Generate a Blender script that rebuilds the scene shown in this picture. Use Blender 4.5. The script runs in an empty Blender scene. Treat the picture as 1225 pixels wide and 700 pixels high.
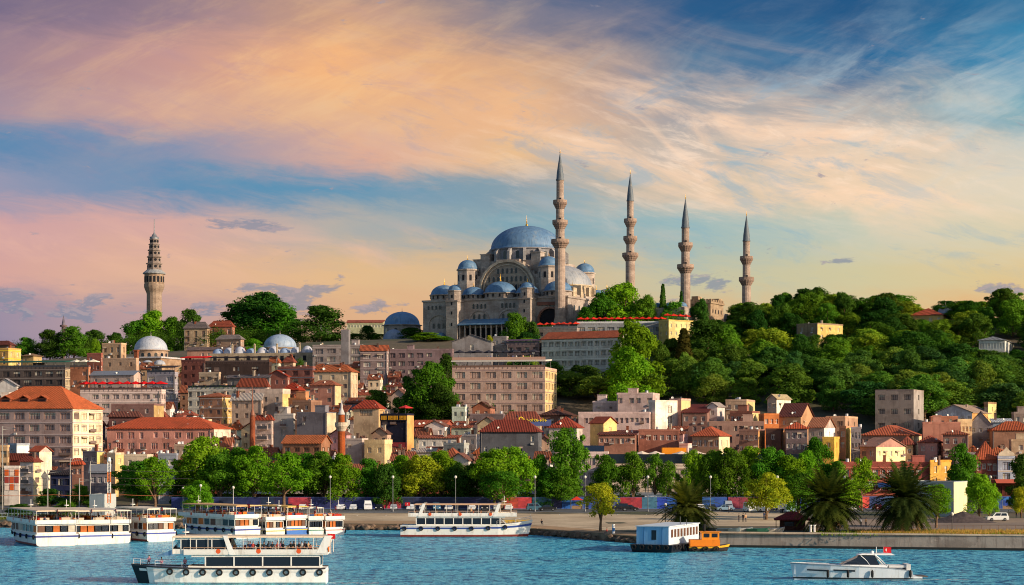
import bpy, bmesh, math, random
from mathutils import Vector, Matrix
from math import sin, cos, pi, radians, sqrt
rnd = random.Random(7)
SC = bpy.context.scene
COL = SC.collection

# ------------------------------------------------------------------ camera
F = 2385.0                      # focal length in photo pixels (photo 1225 px wide)
CAMZ = 20.0                     # eye height above the water, metres
cam_d = bpy.data.cameras.new('camera'); cam = bpy.data.objects.new('camera', cam_d); COL.objects.link(cam)
cam.location = (0, 0, CAMZ); cam.rotation_euler = (radians(90), 0, 0)
cam_d.sensor_width = 36; cam_d.lens = 36 * F / 1225; cam_d.shift_y = 175 / 1225.0
cam_d.clip_start = 1; cam_d.clip_end = 40000
SC.camera = cam

# ------------------------------------------------------------------ node expressions
class NT:
    def __init__(s, tree): s.t = tree; s.n = tree.nodes; s.l = tree.links
    def node(s, kind, **kw):
        n = s.n.new(kind)
        for k, v in kw.items(): setattr(n, k, v)
        return n
    def put(s, sock, v):
        if isinstance(v, E): s.l.new(v.s, sock)
        elif hasattr(v, 'is_output'): s.l.new(v, sock)
        else: sock.default_value = v
    def math(s, op, a, b=None, c=None, clamp=False):
        n = s.node('ShaderNodeMath', operation=op, use_clamp=clamp)
        s.put(n.inputs[0], a)
        if b is not None: s.put(n.inputs[1], b)
        if c is not None: s.put(n.inputs[2], c)
        return E(s, n.outputs[0])
    def mix(s, f, a, b, mode='MIX'):
        n = s.node('ShaderNodeMix', data_type='RGBA', blend_type=mode)
        s.put(n.inputs[0], f)
        for i, v in ((6, a), (7, b)):
            if isinstance(v, tuple): v = (*v[:3], 1)
            s.put(n.inputs[i], v)
        return E(s, n.outputs[2])
    def noise(s, vec, scale, detail=3, rough=.5, dist=0, dim='3D'):
        n = s.node('ShaderNodeTexNoise', noise_dimensions=dim)
        if vec is not None: s.put(n.inputs['Vector'], vec)
        n.inputs['Scale'].default_value = scale; n.inputs['Detail'].default_value = detail
        n.inputs['Roughness'].default_value = rough; n.inputs['Distortion'].default_value = dist
        return E(s, n.outputs[0])
    def comb(s, x, y, z=0.0):
        n = s.node('ShaderNodeCombineXYZ')
        for i, v in enumerate((x, y, z)): s.put(n.inputs[i], v)
        return E(s, n.outputs[0])
    def step(s, x, a, b):
        n = s.node('ShaderNodeMapRange', interpolation_type='SMOOTHSTEP')
        s.put(n.inputs[0], x); n.inputs[1].default_value = a; n.inputs[2].default_value = b
        return E(s, n.outputs[0])
    def ramp(s, x, stops):
        n = s.node('ShaderNodeValToRGB'); s.put(n.inputs[0], x)
        el = n.color_ramp.elements
        while len(el) < len(stops): el.new(0.5)
        for e, (p, c) in zip(el, stops): e.position = p; e.color = (*c[:3], 1)
        return E(s, n.outputs[0])
    def bump(s, h, strength=.3, dist=.1):
        n = s.node('ShaderNodeBump'); s.put(n.inputs['Height'], h)
        n.inputs['Strength'].default_value = strength; n.inputs['Distance'].default_value = dist
        return E(s, n.outputs[0])
class E:
    def __init__(s, nt, sock): s.nt = nt; s.s = sock
    def __add__(s, o): return s.nt.math('ADD', s, o)
    def __radd__(s, o): return s.nt.math('ADD', s, o)
    def __sub__(s, o): return s.nt.math('SUBTRACT', s, o)
    def __rsub__(s, o): return s.nt.math('SUBTRACT', o, s)
    def __mul__(s, o): return s.nt.math('MULTIPLY', s, o)
    def __rmul__(s, o): return s.nt.math('MULTIPLY', s, o)
    def __truediv__(s, o): return s.nt.math('DIVIDE', s, o)
def lin(c):
    return tuple(((v / 255) / 12.92 if v / 255 <= .04045 else ((v / 255 + .055) / 1.055) ** 2.4) for v in c)

# ------------------------------------------------------------------ sky, sun, exposure
SUN_EL = 19.0; SUN_AZ = 28.0            # azimuth: degrees from +X towards the camera side
sd = Vector((cos(radians(SUN_AZ)) * cos(radians(SUN_EL)), -sin(radians(SUN_AZ)) * cos(radians(SUN_EL)), sin(radians(SUN_EL))))
W = bpy.data.worlds.new('World'); SC.world = W; W.use_nodes = True
n = NT(W.node_tree); W.node_tree.nodes.clear()
SKY_STRENGTH = 0.115
tc = n.node('ShaderNodeTexCoord'); sep = n.node('ShaderNodeSeparateXYZ'); n.l.new(tc.outputs['Generated'], sep.inputs[0])
dx, dy, dz = (E(n, sep.outputs[i]) for i in range(3))
AZ = n.math('ARCTAN2', dx, dy); EL = n.math('ARCSINE', dz)
# angular units: degrees-like, 2385 per radian, origin so that the horizon is 525 and straight ahead 612
U0 = AZ * F + 612.0; V0 = EL * -F + 525.0
wv = n.comb(U0 * .0016, V0 * .005, 0.0)
wn = n.node('ShaderNodeTexNoise'); n.put(wn.inputs['Vector'], wv); wn.inputs['Scale'].default_value = 1.6; wn.inputs['Detail'].default_value = 5
ws = n.node('ShaderNodeSeparateColor'); n.l.new(wn.outputs[1], ws.inputs[0])
wf = n.noise(n.comb(U0*.010 + V0*.004, V0*.045 - U0*.006, 9.0), 1.0, 7, .68, .5)
U = U0 + (E(n, ws.outputs[0]) - .5) * 170.0
V = V0 + (E(n, ws.outputs[1]) - .5) * 50.0 + (wf - .5) * 58.0
LV = [
 (-30, [(104,100,128),(134,118,136),(150,134,138),(86,108,140),(44,90,136),(34,86,132),(40,106,152)]),
 (30,  [(124,112,140),(158,132,144),(214,166,136),(146,136,146),(46,96,142),(34,90,138),(46,120,164)]),
 (85,  [(160,134,150),(206,158,150),(250,186,132),(222,176,142),(86,126,160),(42,106,154),(66,144,184)]),
 (140, [(172,148,162),(214,170,156),(236,186,146),(244,190,146),(168,166,170),(190,182,176),(120,176,192)]),
 (188, [(88,140,182),(136,150,180),(226,176,156),(240,196,150),(200,188,178),(236,210,182),(214,212,200)]),
 (232, [(160,158,182),(92,146,184),(104,154,184),(140,164,176),(214,196,172),(240,214,182),(232,220,196)]),
 (275, [(214,168,168),(222,176,166),(186,180,172),(132,170,184),(160,190,192),(206,208,186),(226,214,182)]),
 (335, [(220,170,162),(232,186,156),(234,192,144),(224,192,150),(204,200,168),(216,206,164),(232,204,150)]),
 (385, [(158,146,168),(200,164,160),(228,180,140),(232,186,140),(228,190,140),(228,194,142),(236,188,132)]),
 (470, [(140,130,155),(150,140,160),(205,165,140),(215,175,140),(220,185,140),(215,185,140),(215,170,130)])]
Un = U / 1225.0
acc = None; prevv = None
for v, cs in LV:
    r = n.ramp(Un, [(i / 6, tuple(k * .86 for k in lin(c))) for i, c in enumerate(cs)])
    acc = r if acc is None else n.mix(n.step(V, prevv, v), acc, r)
    prevv = v
# thin wind-drawn cirrus over the right half, drawn along a slight diagonal
rot_u = U0 * .97 + V0 * .25; rot_v = V0 * .97 - U0 * .25
c1 = n.noise(n.comb(rot_u * .0042, rot_v * .017, 2.0), 1.0, 8, .62, .6)
rot_u2 = U0 * .93 - V0 * .35; rot_v2 = V0 * .93 + U0 * .35
c2 = n.noise(n.comb(rot_u2 * .006, rot_v2 * .022, 7.0), 1.0, 8, .66, .4)
def gauss(uc, vc, su, sv):
    a = (U0 - uc) * (1 / su); b = (V0 - vc) * (1 / sv)
    return n.math('EXPONENT', (a * a + b * b) * -1.0)
mask = n.math('MINIMUM', gauss(930, 175, 300, 70) + gauss(1080, 245, 260, 38) * .5 + gauss(700, 120, 200, 60) * .5, 1.0)
acc = n.mix(n.step(c1, .44, .68) * mask * .85, acc, lin((252, 212, 178)))
acc = n.mix(n.step(c2, .52, .74) * gauss(820, 130, 330, 90) * .8, acc, lin((92, 142, 178)))
acc = n.mix(n.step(c2, .40, .72) * gauss(1110, 150, 190, 90) * .6, acc, lin((206, 212, 206)))
# softer warm ribs in the big peach cloud
acc = n.mix(n.step(c2, .42, .70) * gauss(400, 90, 330, 90) * .42, acc, lin((255, 206, 140)))
acc = n.mix(n.step(c1, .48, .72) * gauss(250, 120, 330, 110) * .35, acc, lin((168, 140, 158)))
acc = n.mix(n.step(c1, .50, .70) * gauss(300, 300, 420, 30) * .4, acc, lin((244, 190, 160)))
c3 = n.noise(n.comb(rot_u * .009, rot_v * .034, 12.0), 1.0, 8, .68, .5)
acc = n.mix(n.step(c3, .50, .66) * n.math('MINIMUM', gauss(860, 190, 330, 75) + gauss(1020, 300, 330, 40) * .6, 1.0) * .6, acc, lin((126, 170, 190)))
acc = n.mix(n.step(c3, .48, .34) * gauss(900, 190, 300, 70) * .5, acc, lin((255, 226, 200)))
acc = n.mix(n.step(c3, .52, .68) * gauss(320, 120, 360, 110) * .3, acc, lin((176, 138, 150)))
# small low cumulus puffs
pn = n.noise(n.comb(U0 * .021, V0 * .062, 4.3), 1.0, 6, .62, .3)
pm = gauss(70, 368, 160, 22) * .215 + gauss(420, 365, 130, 20) * .21 + gauss(330, 348, 60, 10) * .20 + gauss(800, 350, 90, 16) * .17 + gauss(298, 272, 60, 8) * .24 + gauss(1000, 316, 24, 5) * .34 + gauss(215, 312, 60, 8) * .17 + gauss(868, 341, 30, 8) * .20 + gauss(1180, 350, 60, 12) * .16 + gauss(640, 396, 700, 18) * .10
puff = n.step(pn + pm, .66, .76)
acc = n.mix(puff * .72, acc, lin((124, 134, 154)))
pn2 = n.noise(n.comb(U0 * .021, (V0 - 4.0) * .062, 4.3), 1.0, 6, .62, .3)
acc = n.mix(n.step(pn - pn2, .02, .09) * puff * .35, acc, lin((200, 170, 165)))
sky = n.node('ShaderNodeTexSky', sky_type='NISHITA'); sky.sun_disc = False
sky.sun_elevation = radians(SUN_EL); sky.sun_rotation = math.atan2(sd.x, sd.y)
sky.air_density = 1.0; sky.dust_density = 1.5; sky.ozone_density = 2.0
vs = n.node('ShaderNodeVectorMath', operation='SCALE'); n.put(vs.inputs[0], acc); vs.inputs['Scale'].default_value = 1.0 / SKY_STRENGTH
win = n.step(n.math('ABSOLUTE', AZ), .9, .45) * n.step(EL, .75, .30)
allc = n.mix(win, E(n, sky.outputs[0]), E(n, vs.outputs[0]))
bg = n.node('ShaderNodeBackground'); n.put(bg.inputs[0], allc); bg.inputs[1].default_value = SKY_STRENGTH
wo = n.node('ShaderNodeOutputWorld'); n.l.new(bg.outputs[0], wo.inputs[0])
sun_d = bpy.data.lights.new('sun', 'SUN'); sun = bpy.data.objects.new('sun', sun_d); COL.objects.link(sun)
sun_d.energy = 5.0; sun_d.angle = radians(.6); sun_d.color = (1.0, .80, .57)
sun.rotation_euler = sd.to_track_quat('Z', 'Y').to_euler(); sun.location = (300, -100, 300)
SC.view_settings.view_transform = 'Standard'; SC.view_settings.look = 'None'
SC.view_settings.exposure = 0.12; SC.view_settings.gamma = 1.0; SC.view_settings.use_curve_mapping = False
SC.cycles.max_bounces = 5; SC.cycles.diffuse_bounces = 2; SC.cycles.glossy_bounces = 2
SC.cycles.transmission_bounces = 2; SC.cycles.transparent_max_bounces = 4
SC.cycles.use_denoising = True; SC.cycles.filter_width = 1.05

# ------------------------------------------------------------------ helpers
def tag(o, label=None, cat=None, group=None, kind=None):
    if label: o['label'] = label
    if cat: o['category'] = cat
    if group: o['group'] = group
    if kind: o['kind'] = kind
    return o
def empty(name, loc, rz=0.0, scale=None, label=None, cat=None, group=None):
    o = bpy.data.objects.new(name, None); COL.objects.link(o)
    o.location = loc; o.rotation_euler = (0, 0, rz); o.empty_display_size = 0.5
    if scale: o.scale = scale
    return tag(o, label, cat, group)
def ocol(o, c):
    o.color = (*lin(c), 1); return o
class MB:
    def __init__(s): s.v = []; s.f = []; s.m = []; s.sm = []
    def add(s, vs, fs, m=0, smooth=False):
        b = len(s.v); s.v += [tuple(v) for v in vs]
        for f in fs: s.f.append(tuple(b + i for i in f)); s.m.append(m); s.sm.append(smooth)
        return s
    def box(s, x0, x1, y0, y1, z0, z1, m=0):
        vs = [(x0,y0,z0),(x1,y0,z0),(x1,y1,z0),(x0,y1,z0),(x0,y0,z1),(x1,y0,z1),(x1,y1,z1),(x0,y1,z1)]
        return s.add(vs, [(0,3,2,1),(4,5,6,7),(0,1,5,4),(1,2,6,5),(2,3,7,6),(3,0,4,7)], m)
    def quad(s, a, b, c, d, m=0): return s.add([a,b,c,d], [(0,1,2,3)], m)
    def cyl(s, x, y, z0, z1, r0, r1=None, n=12, m=0, smooth=True, a0=0.0, cap=True):
        r1 = r0 if r1 is None else r1
        vs = [(x + r*cos(a0+2*pi*i/n), y + r*sin(a0+2*pi*i/n), z) for r, z in ((r0,z0),(r1,z1)) for i in range(n)]
        s.add(vs, [(i,(i+1)%n,n+(i+1)%n,n+i) for i in range(n)], m, smooth)
        if cap: s.add(vs, [tuple(range(n))[::-1], tuple(range(n,2*n))], m)
        return s
    def lathe(s, x, y, prof, n=24, m=0, a0=0.0, a1=2*pi, smooth=True, flute=0.0):
        full = abs(a1 - a0 - 2*pi) < 1e-6; k = n if full else n + 1
        vs = []
        for r, z in prof:
            for i in range(k):
                a = a0 + (a1-a0)*i/n; rr = r*(1+(flute if i % 2 else 0)); vs.append((x+rr*cos(a), y+rr*sin(a), z))
        fs = []
        for j in range(len(prof)-1):
            for i in range(n):
                i2 = (i+1) % k; fs.append((j*k+i, j*k+i2, (j+1)*k+i2, (j+1)*k+i))
        return s.add(vs, fs, m, smooth)
    def tube(s, pts, rs, n=6, m=0):
        if not isinstance(rs, (list, tuple)): rs = [rs]*len(pts)
        pts = [Vector(p) for p in pts]; vs = []
        for i, p in enumerate(pts):
            d = (pts[min(i+1,len(pts)-1)] - pts[max(i-1,0)]).normalized()
            u = d.cross(Vector((0,0,1)) if abs(d.z) < .9 else Vector((1,0,0))).normalized(); w = d.cross(u)
            for k in range(n):
                a = 2*pi*k/n; vs.append(p + u*(rs[i]*cos(a)) + w*(rs[i]*sin(a)))
        fs = [(j*n+i, j*n+(i+1)%n, (j+1)*n+(i+1)%n, (j+1)*n+i) for j in range(len(pts)-1) for i in range(n)]
        fs += [tuple(range(n)), tuple(range((len(pts)-1)*n, len(pts)*n))[::-1]]
        return s.add(vs, fs, m, True)
    def xform(s, M, start=0):
        s.v[start:] = [tuple(M @ Vector(v)) for v in s.v[start:]]; return s
    def mesh(s, name, mats):
        me = bpy.data.meshes.new(name); me.from_pydata(s.v, [], s.f)
        for m in (mats if isinstance(mats, (list, tuple)) else [mats]): me.materials.append(m)
        me.polygons.foreach_set('material_index', s.m); me.polygons.foreach_set('use_smooth', s.sm)
        me.update(); return me
    def build(s, name, mats, parent=None, loc=None, col=None):
        o = bpy.data.objects.new(name, s.mesh(name, mats)); COL.objects.link(o)
        if parent is not None: o.parent = parent
        if loc is not None: o.location = loc
        if col is not None: ocol(o, col)
        elif parent is not None and parent.type == 'MESH': o.color = parent.color
        return o
def link(name, mesh, parent=None, loc=(0,0,0), rz=0.0, scale=None, col=None):
    o = bpy.data.objects.new(name, mesh); COL.objects.link(o)
    if parent is not None: o.parent = parent
    o.location = loc; o.rotation_euler = (0, 0, rz)
    if scale: o.scale = scale
    if col is not None: ocol(o, col)
    return o
KIDS = {}
def kids_of(root):
    if root.name not in KIDS: KIDS[root.name] = [c for c in bpy.data.objects if c.parent == root]
    return KIDS[root.name]
def copy_tree(o, parent=None):
    c = o.copy(); COL.objects.link(c); c.parent = parent
    for ch in kids_of(o): copy_tree(ch, c)
    return c
def X(px, Y): return (px - 612.5) * Y / F
def Z(py, Y): return CAMZ + (525 - py) * Y / F
def YW(py, z=0.0): return (CAMZ - z) * F / (py - 525)

# ------------------------------------------------------------------ materials
def newmat(name):
    m = bpy.data.materials.new(name); m.use_nodes = True
    t = NT(m.node_tree); b = m.node_tree.nodes['Principled BSDF']; return m, t, b
def oc(t): 
    nd = t.node('ShaderNodeObjectInfo'); return E(t, nd.outputs['Color']), E(t, nd.outputs['Random'])
def obj_vec(t): return t.node('ShaderNodeTexCoord').outputs['Object']
MATS = {}
def simple(name, c, rough=.6, metal=0.0, var=.15, scale=.8, bump=0.0, spec=.4):
    if name in MATS: return MATS[name]
    m, t, b = newmat(name)
    nz = t.noise(obj_vec(t), scale, 4)
    cl = lin(c)
    t.put(b.inputs['Base Color'], t.mix(t.step(nz, .3, .7), tuple(v*(1-var) for v in cl), tuple(min(1,v*(1+var)) for v in cl)))
    b.inputs['Roughness'].default_value = rough; b.inputs['Metallic'].default_value = metal
    b.inputs['Specular IOR Level'].default_value = spec
    if bump: t.put(b.inputs['Normal'], t.bump(nz, bump, .1))
    MATS[name] = m; return m
def wall_mat(name, streak=.45, bump=.25, brick=False, rough=.9):
    m, t, b = newmat(name); c, r = oc(t); ov = obj_vec(t)
    s = t.node('ShaderNodeSeparateXYZ'); t.l.new(ov, s.inputs[0]); x, y, z = (E(t, s.outputs[i]) for i in range(3))
    off = r * 37.0
    big = t.noise(t.comb(x*.16 + off, y*.16, z*.22), 1, 5, .6)
    st = t.noise(t.comb((x+off)*1.1, y*1.1, z*.10), 1, 4, .65)
    fine = t.noise(t.comb(x*2.2, y*2.2, z*2.2 + off), 1, 5, .7)
    col = t.mix(t.step(big, .40, .68)*.65, c, t.mix(1.0, c, (.50,.44,.42), 'MULTIPLY'))
    col = t.mix(t.step(st, .50, .74)*streak, col, t.mix(1.0, c, (.35,.30,.30), 'MULTIPLY'))
    col = t.mix(t.step(fine, .55, .8)*.35, col, t.mix(1.0, c, (1.35,1.3,1.25), 'MULTIPLY'))
    pt = t.noise(t.comb(x*.45 + off*2.0, y*.45, z*.6), 1, 5, .7)
    col = t.mix(t.step(pt + (r-.5)*.10, .63, .655)*.75, col, t.mix(.6, lin((132,104,90)), c))
    sp = t.noise(t.comb(x*.7 + off, y*.7, z*.5 + 5.0), 1, 3, .6)
    col = t.mix(t.step(sp, .60, .62)*.35, col, t.mix(1.0, c, (1.35,1.32,1.3), 'MULTIPLY'))
    h = fine
    if brick:
        br = t.node('ShaderNodeTexBrick'); t.put(br.inputs['Vector'], t.comb(x + y, z, 0.0))
        br.inputs['Scale'].default_value = 1.0; br.inputs['Brick Width'].default_value = brick[0]; br.inputs['Row Height'].default_value = brick[1]
        br.inputs['Mortar Size'].default_value = brick[1]*.08
        br.inputs['Color1'].default_value = (1,1,1,1); br.inputs['Color2'].default_value = (.68,.66,.66,1); br.inputs['Mortar'].default_value = (.55,.52,.5,1)
        col = t.mix(.7, col, E(t, br.outputs[0]), 'MULTIPLY')
        h = h + E(t, br.outputs[1])*-.6
    t.put(b.inputs['Base Color'], col); b.inputs['Roughness'].default_value = rough; b.inputs['Specular IOR Level'].default_value = .2
    t.put(b.inputs['Normal'], t.bump(h, bump, .15)); return m
M_WALL = wall_mat('plaster'); M_BRICK = wall_mat('brickwork', .3, .4, (.5,.22)); M_STONE = wall_mat('stone_blocks', .4, .3, (1.3,.55))
def tile_mat():
    m, t, b = newmat('roof_tiles'); c, r = oc(t); ov = obj_vec(t)
    s = t.node('ShaderNodeSeparateXYZ'); t.l.new(ov, s.inputs[0]); x, y, z = (E(t, s.outputs[i]) for i in range(3))
    g = t.node('ShaderNodeNewGeometry'); sn = t.node('ShaderNodeSeparateXYZ')
    vt = t.node('ShaderNodeVectorTransform', vector_type='NORMAL', convert_from='WORLD', convert_to='OBJECT')
    t.l.new(g.outputs['True Normal'], vt.inputs[0]); t.l.new(vt.outputs[0], sn.inputs[0])
    isx = t.math('GREATER_THAN', t.math('ABSOLUTE', E(t, sn.outputs[0])), t.math('ABSOLUTE', E(t, sn.outputs[1])))
    u = x*(1.0 - isx) + y*isx
    wv = t.math('SINE', u*13.0); row = t.math('FRACT', z*3.0)
    n1 = t.noise(t.comb(x*1.5 + r*20.0, y*1.5, z*6.0), 1, 4, .7); n2 = t.noise(t.comb(x*.25, y*.25 + r*9.0, z*.3), 1, 4)
    col = t.mix(t.step(n1, .35, .75)*.7, t.mix(1.0, c, (.62,.55,.55), 'MULTIPLY'), t.mix(1.0, c, (1.3,1.25,1.15), 'MULTIPLY'))
    col = t.mix(t.step(n2, .5, .75)*.55, col, t.mix(1.0, c, (.38,.42,.42), 'MULTIPLY'))
    t.put(b.inputs['Base Color'], col); b.inputs['Roughness'].default_value = .85; b.inputs['Specular IOR Level'].default_value = .2
    t.put(b.inputs['Normal'], t.bump(wv*.5 + row*.4, .7, .12)); return m
M_TILE = tile_mat()
def paint_mat(name, rough=.5, dirt=.35, metal=0.0, spec=.4):
    m, t, b = newmat(name); c, r = oc(t); ov = obj_vec(t)
    s = t.node('ShaderNodeSeparateXYZ'); t.l.new(ov, s.inputs[0]); x, y, z = (E(t, s.outputs[i]) for i in range(3))
    st = t.noise(t.comb(x*1.6 + r*30.0, y*1.6, z*.35), 1, 4, .6); fn = t.noise(t.comb(x*5.0, y*5.0, z*5.0), 1, 3)
    col = t.mix(t.step(st, .5, .75)*dirt, c, t.mix(1.0, c, (.55,.48,.40), 'MULTIPLY'))
    t.put(b.inputs['Base Color'], col); t.put(b.inputs['Roughness'], fn*.3 + (rough-.15)); b.inputs['Metallic'].default_value = metal
    b.inputs['Specular IOR Level'].default_value = spec; return m
M_PAINT = paint_mat('painted_surface'); M_METAL = paint_mat('painted_metal', .4, .3, .0, .5); M_CLOTH = paint_mat('fabric', .95, .25, 0, .1)
def glass_mat(name, c, var=True):
    m, t, b = newmat(name); c0, r = oc(t)
    nz = t.noise(t.comb(r*91.0, r*17.0, 0.0), 3.0, 2)
    if var:
        rr = t.math('FRACT', r*57.3)
        col = t.ramp(rr, [(0, (.012,.016,.022)), (.5, (.03,.035,.045)), (.62, (.10,.07,.055)), (.74, (.16,.12,.09)), (.86, (.30,.26,.22)), (1.0, (.06,.07,.09))])
        t.put(b.inputs['Base Color'], col)
    else: b.inputs['Base Color'].default_value = (*c, 1)
    b.inputs['Roughness'].default_value = .12; b.inputs['Specular IOR Level'].default_value = .5
    return m
M_GLASS = glass_mat('window_glass', None); M_DGLASS = glass_mat('dark_glass', (.012,.018,.03), False)
def lead_mat():
    m, t, b = newmat('lead_sheet'); ov = obj_vec(t); c, r = oc(t)
    s = t.node('ShaderNodeSeparateXYZ'); t.l.new(ov, s.inputs[0]); x, y, z = (E(t, s.outputs[i]) for i in range(3))
    n1 = t.noise(ov, .35, 5, .6); n2 = t.noise(t.comb(x*1.2, y*1.2, z*.2), 1, 4)
    col = t.mix(t.step(n1, .3, .7), t.mix(1.0, c, (.82,.88,.95), 'MULTIPLY'), t.mix(1.0, c, (1.15,1.12,1.08), 'MULTIPLY'))
    ang = t.math('ARCTAN2', y, x); seam = t.step(t.math('ABSOLUTE', t.math('SINE', ang*22.0)), .25, .0)
    col = t.mix(t.step(n2, .48, .66)*.6, col, t.mix(1.0, c, (.55,.57,.6), 'MULTIPLY')); col = t.mix(t.step(n1, .55, .7)*.35, col, lin((150,146,138))); col = t.mix(seam*.35, col, t.mix(1.0, c, (.4,.42,.45), 'MULTIPLY'))
    t.put(b.inputs['Base Color'], col); b.inputs['Roughness'].default_value = .6; b.inputs['Metallic'].default_value = 0.0; b.inputs['Specular IOR Level'].default_value = .5
    t.put(b.inputs['Normal'], t.bump(n1 + n2, .2, .3)); return m
M_LEAD = lead_mat(); LEAD = (88,122,154); STONE = (186,172,160)
M_GOLD = simple('gilt_metal', (214,160,60), .3, .8)
M_DARK = simple('dark_opening', (26,26,32), .9, 0, .1)
M_WHITE = simple('white_frame', (222,218,210), .6); M_BROWN = simple('brown_frame', (96,62,44), .6)
M_BLACK = simple('black_rubber', (20,20,22), .8); M_STEEL = simple('grey_steel', (120,124,130), .5, .3)
# ------------------------------------------------------------------ ground
def interp(x, pts):
    if x <= pts[0][0]: return pts[0][1]
    for (a, va), (b, vb) in zip(pts, pts[1:]):
        if x <= b:
            t = (x-a)/(b-a); return va + (vb-va)*t
    return pts[-1][1]
QUAY = [(-2500,460),(-150,455),(-60,442),(-24,436),(5,415),(23,383),(37.9,368),(38.1,367),(91,356),(160,340),(600,325),(2500,325)]
def yq(x): return interp(x, QUAY)
def gz(x, y):
    base = interp(y, [(300,2.2),(530,2.6),(560,5.5),(600,12),(650,20),(700,28.5),(750,39),(800,51),(845,61),(880,66),(1100,69),(1400,86),(1900,78),(3500,60)])
    u = x / max(y, 1)
    if y > 530:
        k = interp(u, [(-.27,.80),(-.1,.95),(0,1),(.11,1),(.2,1.10),(.27,1.12)])
        t = min(1, (y-530)/120); base = base*(1 + (k-1)*t)
    if x < 38 and y < 480:
        e = y - yq(x); base = interp(e, [(0,1.25),(12,1.45),(40,2.1)])
    elif x >= 38 and y < 480: base = 2.45 + .0*x
    return base
def ground_mat():
    m, t, b = newmat('earth'); ov = obj_vec(t)
    n1 = t.noise(ov, .03, 6, .6); n2 = t.noise(ov, .6, 4, .6)
    col = t.mix(t.step(n1, .4, .6), lin((96,84,64)), lin((66,72,44)))
    col = t.mix(t.step(n2, .4, .7)*.5, col, lin((62,54,48)))
    t.put(b.inputs['Base Color'], col); b.inputs['Roughness'].default_value = .95; t.put(b.inputs['Normal'], t.bump(n2, .4, .3)); return m
def sheet(name, mat, pts_fn, xs, ys, dz=0.0, label=None):
    mb = MB(); vs = []; nx = len(xs)
    for y in ys:
        for x in xs:
            vs.append(pts_fn(x, y))
    fs = [(j*nx+i, j*nx+i+1, (j+1)*nx+i+1, (j+1)*nx+i) for j in range(len(ys)-1) for i in range(nx-1)]
    mb.add(vs, fs, 0, True); o = mb.build(name, mat); tag(o, label, None, None, 'structure'); return o
xs = [-9000,-5000,-2500,-1200,-600] + [-400 + 8*i for i in range(101)] + [600,1200,2500,5000,9000]
xs = sorted(set(xs + [37.9, 38.1, 5, 23, -24]))
fr = [0,.01,.03,.06,.1,.15,.2,.28,.36,.44,.52,.6,.68,.76,.84,.92,1]
def gp(x, k):
    # rows 0..16 run from the quay edge to y=530, the rest are plain depths
    y = yq(x) + (530-yq(x))*fr[int(k)] if k <= 16 else ROWS[int(k)-17]
    return (x, y, gz(x, y))
ROWS = [540 + 10*i for i in range(38)] + [950,1000,1100,1200,1400,1700,2200,3500,9000,20000]
sheet('ground', ground_mat(), gp, xs, list(range(17+len(ROWS))))

def water_mat():
    m, t, b = newmat('sea_water'); ov = obj_vec(t)
    s = t.node('ShaderNodeSeparateXYZ'); t.l.new(ov, s.inputs[0]); x, y, z = (E(t, s.outputs[i]) for i in range(3))
    big = t.noise(t.comb(x*.020, y*.05, 0.0), 1, 4, .55)
    w1 = t.noise(t.comb(x*.55, y*.42, 1.0), 1, 6, .66, .4)
    w2 = t.noise(t.comb(x*1.9, y*1.3, 3.0), 1, 4, .65, .3)
    col = t.mix(t.step(big, .35, .68), lin((0,106,166)), lin((8,160,214)))
    col = t.mix(t.step(w1 + w2*.25, .50, .74)*.85, col, lin((116,214,236)))
    col = t.mix(t.step(w1*.6 + w2*.4, .50, .36)*.55, col, lin((0,58,98)))
    foam = t.step(w2 + w1*.5, 1.02, 1.12)
    col = t.mix(foam*.5, col, lin((190,214,214)))
    t.put(b.inputs['Base Color'], col)
    b.inputs['Roughness'].default_value = .25; b.inputs['IOR'].default_value = 1.33; b.inputs['Specular IOR Level'].default_value = .13
    t.put(b.inputs['Normal'], t.bump(w1*1.0 + w2*.45, 1.0, 1.5)); return m
wm = MB(); wm.quad((-9000,-2000,0),(9000,-2000,0),(9000,470,0),(-9000,470,0)); tag(wm.build('water', water_mat()), None, None, None, 'structure')

# concrete quay on the right, low rubble bank on the left
def quay_wall():
    mb = MB(); P = [(38,367.6),(91,356),(160,340),(600,325),(2500,325)]; th = 1.1
    for (x0,y0),(x1,y1) in zip(P, P[1:]):
        vs = [(x0,y0,-1),(x1,y1,-1),(x1,y1,2.62),(x0,y0,2.62),(x0,y0+th,-1),(x1,y1+th,-1),(x1,y1+th,2.62),(x0,y0+th,2.62)]
        mb.add(vs, [(0,1,2,3),(3,2,6,7),(0,3,7,4),(1,5,6,2)])
    # left return of the wall
    mb.add([(38,367.6,-1),(38,367.6,2.62),(39.2,384,2.62),(39.2,384,-1),(39.2,368,2.62),(40.4,384,2.62)], [(0,3,2,1),(1,2,5,4)])
    o = mb.build('quay_wall', wall_mat('quay_concrete', .7, .4, False), None, None, (158,146,136))
    tag(o, 'long pale concrete quay wall along the water on the right', 'quay wall')
    cp = MB()
    for (x0,y0),(x1,y1) in zip(P[:3], P[1:3]):
        cp.add([(x0,y0-.12,2.62),(x1,y1-.12,2.62),(x1,y1+1.2,2.62),(x0,y0+1.2,2.62),(x0,y0-.12,2.86),(x1,y1-.12,2.86),(x1,y1+1.2,2.86),(x0,y0+1.2,2.86)], [(0,3,2,1),(4,5,6,7),(0,1,5,4),(1,2,6,5),(2,3,7,6),(3,0,4,7)])
    cp.build('coping', M_WALL, o, None, (206,186,160))
    dk = MB()
    for (x0,y0),(x1,y1) in zip(P[:3], P[1:3]): dk.add([(x0,y0-.05,-.3),(x1,y1-.05,-.3),(x1,y1-.05,.45),(x0,y0-.05,.45)], [(0,1,2,3)])
    dk.build('waterline_stain', simple('wet_weed', (34,36,34), .5), o)
quay_wall()
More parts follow.
